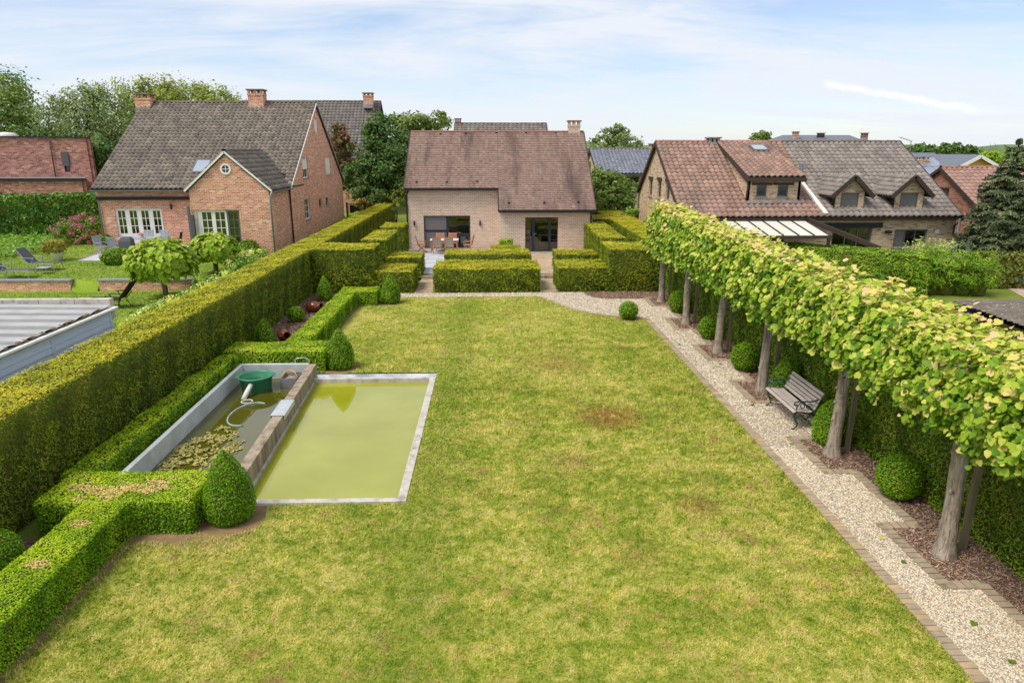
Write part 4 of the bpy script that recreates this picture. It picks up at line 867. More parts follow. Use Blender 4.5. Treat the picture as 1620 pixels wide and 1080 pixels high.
hedge('box_hedge', [(-6.58, -5.86, 4.6, 10.0, 0, HB, 'xXyZ'), (-7.35, -4.88, 10.0, 11.12, 0, HB)], 'near T-shaped low box hedge with browned spots on its top', 'hedge', B2, dens=3400, size=0.033, shape='diamond', gap=0.12, rough=0.03, spots=[(-6.35, 10.35, .42), (-5.75, 10.5, .38), (-6.25, 9.4, .16), (-6.2, 8.3, .15), (-6.9, 10.5, .18)])
hedge('box_hedge', [(-7.6, -7.1, 11.12, 18.4, 0, 0.52, 'xXZ')], 'straight low box hedge between the tall yew hedge and the basin', 'hedge', B2, dens=2900, size=0.034, shape='diamond', gap=0.12)
hedge('box_hedge', [(-7.5, -4.72, 18.42, 19.45, 0, HB + .02), (-6.1, -5.42, 19.45, 26.9, 0, HB, 'xXZ'), (-6.1, -4.62, 26.9, 27.75, 0, HB + .01)], 'far zigzag low box hedge between lawn and mulch bed', 'hedge', B2, dens=2900, size=0.034, shape='diamond', gap=0.12)
topiary('box_cone', (-4.45, 10.48, 0), cone_prof(.41, 1.27), 'large clipped box cone beside the near pool corner', 'topiary', BB, 3600, .032)
topiary('box_cone', (-4.36, 18.8, 0), cone_prof(.40, 1.16), 'clipped box cone at the far end of the pool, by the basin', 'topiary', BB, 3400, .032)
topiary('box_cone', (-4.14, 27.4, 0), cone_prof(.40, 1.2), 'clipped box cone at the lawn corner by the far hedge end', 'topiary', BB, 3400, .032)
topiary('box_cone', (-6.93, 27.95, 0), cone_prof(.30, 1.06), 'slim box cone in the mulch bed by the tall yew hedge corner', 'topiary', BB, 3400, .032)
topiary('box_cone', (-7.29, 21.3, 0), cone_prof(.32, 0.86), 'short box cone in the mulch bed beside the nearer brown jar', 'topiary', BB, 3400, .032)
topiary('box_ball', (-7.12, 24.3, 0), ball_prof(.30), 'box ball in the mulch bed between the two brown jars', 'topiary', BB, 3400, .032)
topiary('box_ball', (-7.22, 8.75, 0), ball_prof(.44, .8), 'box ball at the left edge behind the near box hedge', 'topiary', BB, 3400, .032)
topiary('box_ball', (5.02, 24.4, 0), ball_prof(.35, .66), 'lone box ball at the curved lawn corner', 'topiary', BB, 3400, .032)
for (y, r, h, x, lb) in ((25.35, .38, .88, 7.12, 'farthest box ball of the linden row, between the first two trunks'), (21.55, .36, .8, 7.15, 'box ball between the second and third linden trunks from the house'),
                  (18.2, .38, .82, 7.1, 'box ball between the third and fourth linden trunks from the house'), (10.85, .38, .8, 7.22, 'box ball at the foot of the hedge between the two nearest trunks'), (7.2, .4, .84, 7.3, 'box ball cut by the right edge of the view')):
    topiary('box_ball', (x, y, 0), ball_prof(r, h), lb, 'topiary', BB, 3500, .032, group='box balls under the lindens')
topiary('box_egg', (7.32, 15.95, 0), [(a*.36, b*1.1) for a, b in ((.75, 0), (.95, .12), (1, .28), (.95, .45), (.82, .62), (.62, .77), (.38, .9), (.15, .98), (.01, 1))], 'egg-shaped box shrub behind the far end of the bench', 'topiary', BB, 3500, .032)
topiary('box_egg', (7.12, 13.22, 0), [(a*.34, b*.98) for a, b in ((.75, 0), (.95, .12), (1, .3), (.97, .48), (.84, .66), (.64, .8), (.38, .92), (.15, .98), (.01, 1))], 'egg-shaped box shrub at the near end of the bench', 'topiary', BB, 3500, .032)
# ================================================================== pleached lindens
def linden(i, y, label, nobj):
    random.seed(50+i)
    t = thing('linden_tree', (6.92, y, 0), label, 'tree', 'pleached lindens along the path')
    x = 6.92; lean = random.uniform(-.05, .05)
    mb = MB(); zs = [-.05, .05, .25, .6, 1.0, 1.4, 1.8, 2.3, 3.0]
    mb.tube([(x+lean*z/2+.012*math.sin(3*z+i), y+.015*math.sin(2.2*z+i), z) for z in zs], [.23, .175, .135, .122, .116, .112, .108, .1, .05], 16)
    tr = mb.build('trunk', M['bark'], t, smooth=True)
    kb = MB()
    for q in range(5):
        z = random.uniform(.6, 2.1); a = random.uniform(2.2, 4.2); r = .108
        kb.lathe((x+lean*z/2+r*math.cos(a), y+r*math.sin(a), z-.03), [(.035, 0), (.045, .03), (.02, .06), (.001, .065)], 7)
    o = kb.build('knots', M['bark'], tr, smooth=True); o.name = 'bark_knots'; o['kind'] = 'stuff'
    lb = MB()
    for z in (2.35, 2.8, 3.2):
        for s in (-1, 1): lb.tube([(x, y, z-.1), (x+random.uniform(-.1, .1), y+s*.9, z), (x+random.uniform(-.15, .15), y+s*1.8, z+.05)], [.04, .028, .012], 6)
    lb.build('branches', M['bark'], t, smooth=True).name = 'branch_frame'
    sx, sy = x+.36, y+.12
    mb = MB(); mb.bar((sx, sy, -.05), (sx+.02, sy, 2.6), .085, .085); mb.build('stake', M['stake'], t)
    # leaves: the two visible sheets (front and top) plus loose inner ones
    zt = 3.36+0.42*min(max((y-9)/18, 0), 1); zb = 2.19
    d = math.hypot(y, 7); k = min(max(d/11, .8), 1.6)
    n = int(5000/k**1.5); ya, yb = y-1.85, y+1.82
    u = RNG.uniform(0, 1, n); Y = RNG.uniform(ya, yb, n)
    if i == 0: yb = y+.6; Y = RNG.uniform(ya, yb, n)
    arc = u*(1.5+1.25)                          # front face 1.5 high, then over the top
    X = np.empty(n); Z = np.empty(n); Nn = np.zeros((n, 3))
    fr = arc < 1.5; ff = arc/1.5
    bulge = 0.12*np.sin(np.clip(ff, 0, 1)*PI)
    X[fr] = (6.34-bulge+0.10*ff**2)[fr]; Z[fr] = (zb+(zt-zb)*ff)[fr]; Nn[fr] = (-1, 0, .45)
    tt = (arc-1.5)/1.25
    X[~fr] = (6.44+1.2*tt)[~fr]; Z[~fr] = (zt+.1*np.sin(tt*PI))[~fr]; Nn[~fr] = (-.25, 0, 1)
    Pl = np.stack([X, Y, Z], 1); lf = lowfreq(Pl, 2.1, i)
    dep = np.abs(RNG.normal(0, .12, n)); up_ = RNG.uniform(0, 1, n)
    P = Pl-Nn/np.linalg.norm(Nn, axis=1, keepdims=True)*(dep-.22*lf-.06*np.sin(Y*9+Z*7)-.04*np.sin(Y*17-Z*13))[:, None]
    P += RNG.normal(0, .035, (n, 3))
    # ragged lower fringe and upright shoots on top
    low = fr & (ff < .12); P[low, 2] -= RNG.uniform(-.05, .22, low.sum())*(.6+.6*np.sin(Y[low]*5+i))
    sh = (~fr) & (up_ > .86); P[sh, 2] += RNG.uniform(0, .28, sh.sum())*(.5+.5*np.sin(Y[sh]*3.3))
    n2 = n//4; P2 = np.stack([RNG.uniform(6.45, 7.6, n2), RNG.uniform(ya, yb, n2), RNG.uniform(zb-.02, zt-.05, n2)], 1)
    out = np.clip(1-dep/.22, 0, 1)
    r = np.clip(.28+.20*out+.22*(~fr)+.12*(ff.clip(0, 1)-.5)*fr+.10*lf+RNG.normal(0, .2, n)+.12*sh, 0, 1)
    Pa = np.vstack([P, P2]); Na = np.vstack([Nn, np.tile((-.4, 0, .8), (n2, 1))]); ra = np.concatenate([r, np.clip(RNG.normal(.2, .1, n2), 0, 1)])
    Nv = Na+RNG.normal(0, .42, Na.shape)+np.array([-.1, -.15, .35])
    sz = .092*k**.75*RNG.uniform(.5, 1.45, len(Pa))
    if nobj:
        sc = out+RNG.uniform(0, .5, n)+.35*(P[:, 1] > 6.9)*(P[:, 0] < 6.9)
        pick = np.argsort(-sc)[:nobj]; mask = np.ones(len(Pa), bool); mask[pick] = False
    else: pick = []; mask = np.ones(len(Pa), bool)
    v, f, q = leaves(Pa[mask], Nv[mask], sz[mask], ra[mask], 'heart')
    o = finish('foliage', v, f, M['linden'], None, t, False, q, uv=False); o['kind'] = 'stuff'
    rw = WORLD[t.name]
    for j in pick:
        o = bpy.data.objects.new('leaf', LEAFM[int(min(ra[j]*8, 7.99))]); COL.objects.link(o); o.parent = t
        o.location = Vector(Pa[j])-rw
        zz = Vector(Nv[j]).normalized(); o.rotation_euler = (Matrix.Rotation(random.uniform(0, 6.28), 3, zz) @ zz.to_track_quat('Z', 'Y').to_matrix()).to_euler()
        s = sz[j]*1.12; o.scale = (s, s, s)
LEAFM = []
for q in range(8):
    T, FT = SHAPES['heart']; me = bpy.data.meshes.new('leaf'); me.from_pydata([tuple(p) for p in T], [], [tuple(int(a) for a in f) for f in FT]); me.materials.append(M['linden'])
    a = me.attributes.new('rnd', 'FLOAT', 'FACE'); a.data.foreach_set('value', np.full(len(FT), (q+.5)/8, dtype=np.float32)); LEAFM.append(me)
LL = ['pleached linden farthest from the camera, at the end of the path', 'second pleached linden from the far end of the path', 'third pleached linden from the far end of the path',
      'pleached linden at the far end of the bench', 'pleached linden at the near end of the bench', 'nearest pleached linden whose whole trunk shows', 'pleached linden at the right edge, only its crown in view']
for i, y in enumerate(TRUNKS): linden(i, y, LL[i], 300 if i >= 4 else 0)
random.seed(7)
# fallen leaves on the path
for j in range(9):
    px, py = [(1430, 888), (1540, 985), (1600, 1045), (1190, 640), (1120, 556), (1140, 575), (1395, 850), (1250, 700), (1075, 545)][j]
    g = G(px, py, .03); o = bpy.data.objects.new('fallen_leaf', LEAFM[[1, 1, 1, 0, 0, 0, 6, 6, 1][j]]); COL.objects.link(o); o.location = g; o.rotation_euler = (.2*random.uniform(-1, 1), .2*random.uniform(-1, 1), random.uniform(0, 6)); o.scale = (.1, .1, .1)
    tag(o, ['fallen green leaf on the gravel beside the nearest whole trunk', 'fallen green leaf on the gravel, second from the bottom right corner', 'fallen green leaf on the gravel closest to the bottom right corner', 'fallen dark leaf on the gravel beside the far end of the bench', 'fallen dark leaf on the gravel between the second and third trunks', 'fallen dark leaf on the gravel level with the third trunk from the house', 'fallen peach leaf on the gravel before the nearest box ball', 'fallen peach leaf on the gravel in front of the near end of the bench', 'fallen green leaf on the gravel near the lone lawn-corner box ball'][j], 'leaf', 'fallen leaves on the path')
# ================================================================== bench
def bench():
    t = thing('garden_bench', (7.0, 14.66, 0.02), 'garden bench of grey weathered slats on green scrolled cast iron ends', 'bench')
    y0, y1 = 13.88, 15.48
    # seat and back follow one S profile in X-Z (facing the lawn, -X)
    prof = [(6.63, .42), (6.69, .455), (6.78, .45), (6.88, .435), (6.98, .425), (7.07, .45), (7.12, .53), (7.155, .62), (7.19, .71), (7.23, .80), (7.28, .88)]
    def at(s):
        L = [0]
        for a, b in zip(prof, prof[1:]): L.append(L[-1]+math.hypot(b[0]-a[0], b[1]-a[1]))
        s *= L[-1]
        for i in range(len(prof)-1):
            if s <= L[i+1]+1e-9:
                f = (s-L[i])/(L[i+1]-L[i]); a, b = prof[i], prof[i+1]
                return Vector((a[0]+(b[0]-a[0])*f, 0, a[1]+(b[1]-a[1])*f)), Vector((b[0]-a[0], 0, b[1]-a[1])).normalized()
        return Vector((prof[-1][0], 0, prof[-1][1])), Vector((0, 0, 1))
    for s in (.03, .125, .22, .315, .41, .56, .655, .75, .845, .94):
        p, d = at(s); nrm = Vector((-d.z, 0, d.x)); mb = MB()
        mb.obox(Vector((p.x, y0, p.z)), d, Vector((0, 1, 0)), nrm, -.036, .036, 0, y1-y0, .004, .026); mb.build('slat', M['slat'], t, bevel=.005)
    for yy in (y0+.06, y1-.06):
        mb = MB(); R = .017
        def tb(pts, r=R): mb.tube([(x, yy, z) for x, z in pts], r, 8)
        tb([(a, b-.015) for a, b in prof], .02)                                                    # slat carrier
        tb([(6.70, .43), (6.66, .34), (6.70, .24), (6.76, .16), (6.745, .08), (6.68, .035), (6.63, .04)], [.022, .022, .02, .018, .018, .018, .014])   # front leg
        tb([(7.08, .45), (7.16, .36), (7.16, .25), (7.2, .14), (7.28, .05), (7.34, .04)], [.022, .022, .02, .018, .018, .014])                    # rear leg
        tb([(7.21, .74), (7.12, .69), (7.0, .665), (6.86, .67), (6.74, .675), (6.66, .655), (6.64, .60), (6.68, .575), (6.71, .60)], .018)         # arm rest and its scroll
        tb([(6.72, .45), (6.70, .52), (6.74, .6), (6.80, .66)], .014)
        for (cx, cz, r0) in ((6.84, .56, .075), (6.97, .55, .075), (6.93, .32, .09), (7.06, .33, .06)):
            tb([(cx+r0*(1-.045*k)*math.cos(k*.55), cz+r0*(1-.045*k)*math.sin(k*.55)) for k in range(15)], .011)
        tb([(6.71, .28), (6.82, .36), (6.93, .23), (7.05, .38), (7.16, .28)], .012)
        mb.build('cast_end', M['iron'], t, smooth=True)
    return t
bench()
# ================================================================== brown jars in the left bed
def jar(p, rz, label, s=1.0):
    t = thing('clay_jar', (0, 0, 0), label, 'jar', 'jars lying in the left bed')
    mb = MB(); prof = [(.001, 0), (.13, 0), (.17, .05), (.215, .2), (.22, .32), (.19, .44), (.13, .52), (.115, .56), (.145, .60), (.15, .63), (.13, .63), (.11, .57), (.17, .42), (.18, .25), (.001, .1)]
    mb.lathe((0, 0, 0), [(a*s, b*s) for a, b in prof], 24)
    o = mb.build('body', M['terracotta'], t, smooth=True, origin=(0, 0, 0))
    mb = MB()
    for a in (0, PI): mb.tube([(s*.12*math.cos(a), s*.12*math.sin(a), s*.55), (s*.22*math.cos(a), s*.22*math.sin(a), s*.55), (s*.24*math.cos(a), s*.24*math.sin(a), s*.46), (s*.2*math.cos(a), s*.2*math.sin(a), s*.41)], .018*s, 7)
    mb.build('handles', M['terracotta'], t, smooth=True, origin=(0, 0, 0)).name = 'handle_pair'
    t.location = p; t.rotation_euler = (math.radians(84), 0, rz)
jar(Vector((-7.12, 25.85, .2)), math.radians(72), 'brown glazed jar lying on its side in the far part of the bed')
jar(Vector((-6.98, 21.9, .19)), math.radians(40), 'brown glazed jar tipped over beside the short box cone', .85)
# ================================================================== building kit
def clip_poly(poly, conv):
    """Sutherland-Hodgman: clip a polygon with a convex counter-clockwise polygon (2-D)"""
    out = list(poly)
    for i in range(len(conv)):
        a, b = conv[i], conv[(i+1) % len(conv)]; inp, out = out, []
        ins = lambda p: (b[0]-a[0])*(p[1]-a[1])-(b[1]-a[1])*(p[0]-a[0]) >= -1e-9
        for j in range(len(inp)):
            p, q = inp[j], inp[(j+1) % len(inp)]
            if ins(p): out.append(p)
            if ins(p) != ins(q):
                d1 = (b[0]-a[0])*(p[1]-a[1])-(b[1]-a[1])*(p[0]-a[0]); d2 = (b[0]-a[0])*(q[1]-a[1])-(b[1]-a[1])*(q[0]-a[0])
                t = d1/(d1-d2); out.append((p[0]+(q[0]-p[0])*t, p[1]+(q[1]-p[1])*t))
        if not out: return []
    return out
def wall(parent, O, U, N, outline, holes, mat, reveal=0.12, name='wall', thick=0.25, arch=True):
    """outline: convex ccw polygon in (u,z); holes: rectangles (u0,u1,z0,z1). N points outwards."""
    O, U, N = Vector(O), Vector(U), Vector(N); mb = MB()
    W3 = lambda u, z, n=0.: O+U*u+Vector((0, 0, z))+N*n
    us = sorted({p[0] for p in outline} | {h[i] for h in holes for i in (0, 1)}); zs = sorted({p[1] for p in outline} | {h[i] for h in holes for i in (2, 3)})
    for i in range(len(us)-1):
        for j in range(len(zs)-1):
            cu, cz = (us[i]+us[i+1])/2, (zs[j]+zs[j+1])/2
            if any(h[0] < cu < h[1] and h[2] < cz < h[3] for h in holes): continue
            pl = clip_poly([(us[i], zs[j]), (us[i+1], zs[j]), (us[i+1], zs[j+1]), (us[i], zs[j+1])], outline)
            if len(pl) >= 3: mb.poly([W3(*p) for p in pl]); mb.poly([W3(p[0], p[1], -thick) for p in pl][::-1])
    for h in holes:
        u0, u1, z0, z1 = h[:4]
        for (a, b) in (((u0, z0), (u1, z0)), ((u1, z0), (u1, z1)), ((u1, z1), (u0, z1)), ((u0, z1), (u0, z0))): mb.quad(W3(*a), W3(*b), W3(b[0], b[1], -thick), W3(a[0], a[1], -thick))
    return mb.build(name, mat, parent)
def lintel(parent, O, U, N, u0, u1, z, mat, h=.2, proud=.006):
    """soldier course over an opening: bricks on end, one joined strip"""
    O, U, N = Vector(O), Vector(U), Vector(N); mb = MB(); n = max(3, int((u1-u0)/.085))
    for i in range(n):
        a = u0+(u1-u0)*i/n; mb.obox(O, U, Vector((0, 0, 1)), N, a+.006, a+(u1-u0)/n-.006, z, z+h, -.02, proud+random.uniform(0, .004))
    o = mb.build('lintel', mat, parent); o['kind'] = 'stuff'; return o
def window(parent, O, U, N, u0, u1, z0, z1, fmat, gmat, cols=1, rows=1, fw=.06, mw=.05, bar=.025, bcols=1, depth=.08, sill=None, name='window', panel=0., panes=None, curtain=None, cw=None):
    """frame mesh with one pane child per casement; bcols x rows glazing bars inside each casement; panel = solid foot"""
    O, U, N = Vector(O), Vector(U), Vector(N); Zv = Vector((0, 0, 1)); mb = MB(); n0, n1 = -depth-.05, -depth
    B = lambda a, b, c, d, e=0., g=0.: mb.obox(O, U, Zv, N, a, b, c, d, n0-e, n1+g)
    B(u0, u0+fw, z0, z1); B(u1-fw, u1, z0, z1); B(u0+fw, u1-fw, z1-fw, z1); B(u0+fw, u1-fw, z0, z0+fw)
    w = (u1-u0-2*fw)/cols; rects = []
    for i in range(cols):
        a, b = u0+fw+w*i, u0+fw+w*(i+1)
        if i: B(a-mw/2, a+mw/2, z0+fw, z1-fw, 0, .006)
        if panel: B(a+mw/2*(i > 0), b-mw/2*(i < cols-1), z0+fw, z0+panel, -.01, -.01)
        rects.append((a+(mw/2 if i else 0), b-(mw/2 if i < cols-1 else 0), z0+(panel or fw), z1-fw))
    for (a, b, c, d) in rects:
        for j in range(1, bcols): x = a+(b-a)*j/bcols; B(x-bar/2, x+bar/2, c, d, -.012, -.012)
        for j in range(1, rows): z = c+(d-c)*j/rows; B(a, b, z-bar/2, z+bar/2, -.014, -.014)
    f = mb.build(name, fmat, parent)
    for i, (a, b, c, d) in enumerate(rects):
        g = panes[i] if panes else gmat
        MB().quad(O+U*a+Zv*c+N*(n0+.018), O+U*b+Zv*c+N*(n0+.018), O+U*b+Zv*d+N*(n0+.018), O+U*a+Zv*d+N*(n0+.018)).build('pane', g, f)
        if curtain:
            cm = MB(); kk = 14
            for s0, s1 in (((a, a+(b-a)*.3), ) if i == 0 else ((b-(b-a)*.3, b), ) if i == cols-1 else ((a, a+(b-a)*.25),)):
                for q in range(kk):
                    x0, x1 = s0+(s1-s0)*q/kk, s0+(s1-s0)*(q+1)/kk; e0, e1 = (.03 if q % 2 else 0), (0 if q % 2 else .03)
                    cm.quad(O+U*x0+Zv*c+N*(n0-.25-e0), O+U*x1+Zv*c+N*(n0-.25-e1), O+U*x1+Zv*d+N*(n0-.25-e1), O+U*x0+Zv*d+N*(n0-.25-e0))
            cm.build('curtain', curtain, f)
    if sill: mbx = MB(); mbx.obox(O, U, Zv, N, u0-.06, u1+.06, z0-.07, z0-.002, -depth, .05); mbx.build('sill', sill, f)
    return f
PAN = np.array([0, .35, .62, .85, 1.0]); PANH = np.array([0.0, .07, .075, .01, 0.0])
def tiles(parent, O, U, V, W, L, tw, rh, mat, prof='pan', skip=None, name='roof_tiles', amp=1.0, seed=1):
    """tiled slope: O lower left corner, U along the eave, V up the slope; every tile is geometry"""
    rng = np.random.default_rng(seed); O, U, V = [np.array(Vector(q)) for q in (O, U, V)]; Nn = np.cross(U, V); Nn /= np.linalg.norm(Nn)
    nt, nr = max(1, round(W/tw)), max(1, round(L/rh)); tw, rh = W/nt, L/nr
    if prof == 'pan': ts, hs = PAN[:-1], PANH[:-1]*amp
    elif prof == 'flat': ts, hs = np.array([0., .96]), np.array([.004, 0.004])*amp
    else: ts, hs = np.array([0.]), np.array([0.])
    s = len(ts); xs = (np.arange(nt)[:, None]+ts[None]).ravel()*tw; hh = np.tile(hs, nt)
    xs = np.append(xs, W); hh = np.append(hh, hs[0]); k = len(xs)
    Vs, Fs, R = [], [], []; off = 0
    for r in range(nr):
        lift = .05 if prof == 'pan' else .042
        jt = np.append(np.repeat(rng.normal(0, .0035, nt), s), 0)
        v0, v1 = r*rh-.03, (r+1)*rh+.004
        rows = [(v0, hh-.012), (v0+jt*2, hh+lift+jt), (v1, hh)]
        for (vv, h) in rows: Vs.append(O+xs[:, None]*U+np.broadcast_to(np.asarray(vv), (k,))[:, None]*V+h[:, None]*Nn)
        i = np.arange(k-1)
        for q in range(2):
            a = off+q*k+i; Fs.append(np.stack([a, a+1, a+k+1, a+k], 1)); R.append(np.repeat(np.clip(rng.normal(.5, .2 if prof == 'pan' else .12, nt), 0, 1), s) if q == 0 else R[-1])
        off += 3*k
    Vs = np.vstack(Vs); Fs = np.vstack(Fs); R = np.concatenate(R)
    if skip is not None:
        c = Vs[Fs].mean(1); keep = ~skip(c); Fs = Fs[keep]; R = R[keep]
    o = finish(name, Vs, Fs, mat, None, parent, False, R, uv=False); o['kind'] = 'stuff'; return o
def deck(parent, pts, mat, th=.08, name='roof_deck'):
    """the boarded roof body under the tiles: a slab from polygon pts (ccw from above)"""
    P = [Vector(p) for p in pts]; n = (P[1]-P[0]).cross(P[2]-P[0]).normalized()
    if n.z < 0: n = -n
    return MB().prism([p-n*(th+.015) for p in P], n*th).build(name, mat, parent)
def ridge(parent, a, b, mat, r=.13, step=.4, name='ridge_tile'):
    a, b = Vector(a), Vector(b); d = b-a; L = d.length; d.normalize(); n = max(1, int(L/step)); sd = d.cross(Vector((0, 0, 1))).normalized(); first = None
    for i in range(n):
        if first is None:
            mb = MB(); l = L/n; m = 7; vs = []
            for (q, rr) in ((0, r*1.1), (.12, r*1.1), (.13, r), (1.02, r*.97)):
                for j in range(m):
                    t = PI*j/(m-1); vs.append(a+d*(q*l)+sd*(rr*math.cos(t))+Vector((0, 0, rr*math.sin(t)*.8)))
            fs = [(i_*m+j, i_*m+j+1, (i_+1)*m+j+1, (i_+1)*m+j) for i_ in range(3) for j in range(m-1)]
            mb.add(vs, fs); first = mb.build(name, mat, parent, smooth=False)
        else:
            o = first.copy(); COL.objects.link(o); o.parent = parent; o.location = first.location+d*(L/n*i)+Vector((0, 0, random.uniform(-.008, .008)))
def chimney(parent, c, w, dp, z0, z1, bmat, capmat, pots=True, open_=True):
    x, y = c[0], c[1]; mb = MB(); mb.box(x-w/2, x+w/2, y-dp/2, y+dp/2, z0, z1-.22); mb.box(x-w/2-.03, x+w/2+.03, y-dp/2-.03, y+dp/2+.03, z1-.34, z1-.24)
    ch = mb.build('chimney', bmat, parent)
    mb = MB()
    for sx in (-1, 0, 1):
        for sy in (-1, 1): mb.box(x+sx*(w/2-.07)-.07, x+sx*(w/2-.07)+.07, y+sy*(dp/2-.06)-.06, y+sy*(dp/2-.06)+.06, z1-.22, z1-.03)
    o = mb.build('vent_posts', bmat, ch); o['kind'] = 'stuff'
    MB().box(x-w/2-.08, x+w/2+.08, y-dp/2-.08, y+dp/2+.08, z1-.03, z1+.05).build('cap', capmat, ch, bevel=.015)
    MB().box(x-w/2-.02, x+w/2+.02, y-dp/2-.02, y+dp/2+.02, z0, z0+.35).build('flashing', M['lead'], ch)
    return ch
def gutter(parent, a, b, mat, r=.075):
    a, b = Vector(a), Vector(b); d = (b-a).normalized(); sd = d.cross(Vector((0, 0, 1))); mb = MB(); vs = []
    for p in (a, b):
        for j in range(7): t = PI+PI*j/6; vs.append(p+sd*(r*math.cos(t))+Vector((0, 0, r*math.sin(t))))
    mb.add(vs, [(j, j+1, 8+j, 7+j) for j in range(6)]); o = mb.build('gutter', mat, parent); s = o.modifiers.new('thick', 'SOLIDIFY'); s.thickness = .012; return o
def pipe(parent, pts, mat, r=.045, name='downpipe'): return MB().tube(pts, r, 10).build(name, mat, parent, smooth=True)
XV, YV, ZV = Vector((1, 0, 0)), Vector((0, 1, 0)), Vector((0, 0, 1))
FR, LF, RT = Vector((0, -1, 0)), Vector((-1, 0, 0)), Vector((1, 0, 0))
def slope(parent, x0, x1, y0, z0, y1, z1, tw, rh, mat, prof='pan', over=0., skip=None, seed=1, dk=None, dth=.1):
    """roof slope with its eave along X"""
    O = Vector((x0, y0, z0)); V = Vector((0, y1-y0, z1-z0)); L = V.length; V.normalize(); U = XV
    if V.y < 0: O = Vector((x1, y0, z0)); U = -XV
    d = deck(parent, [(x0, y0, z0), (x1, y0, z0), (x1, y1, z1), (x0, y1, z1)] if y1 > y0 else [(x1, y0, z0), (x0, y0, z0), (x0, y1, z1), (x1, y1, z1)], dk or M['dkbrown'], dth)
    tiles(parent, O, U, V, x1-x0, L, tw, rh, mat, prof, skip, seed=seed)
    return d
def slope_x(parent, y0, y1, x0, z0, x1, z1, tw, rh, mat, prof='pan', seed=1, dk=None, skip=None):
    """roof slope with its eave along Y, rising from x0 to x1"""
    V = Vector((x1-x0, 0, z1-z0)); L = V.length; V.normalize()
    if x1 > x0: O, U = Vector((x0, y1, z0)), -YV
    else: O, U = Vector((x0, y0, z0)), YV
    deck(parent, [(x0, y0, z0), (x0, y1, z0), (x1, y1, z1), (x1, y0, z1)], dk or M['dkbrown'], .1)
    tiles(parent, O, U, V, y1-y0, L, tw, rh, mat, prof, skip, seed=seed)

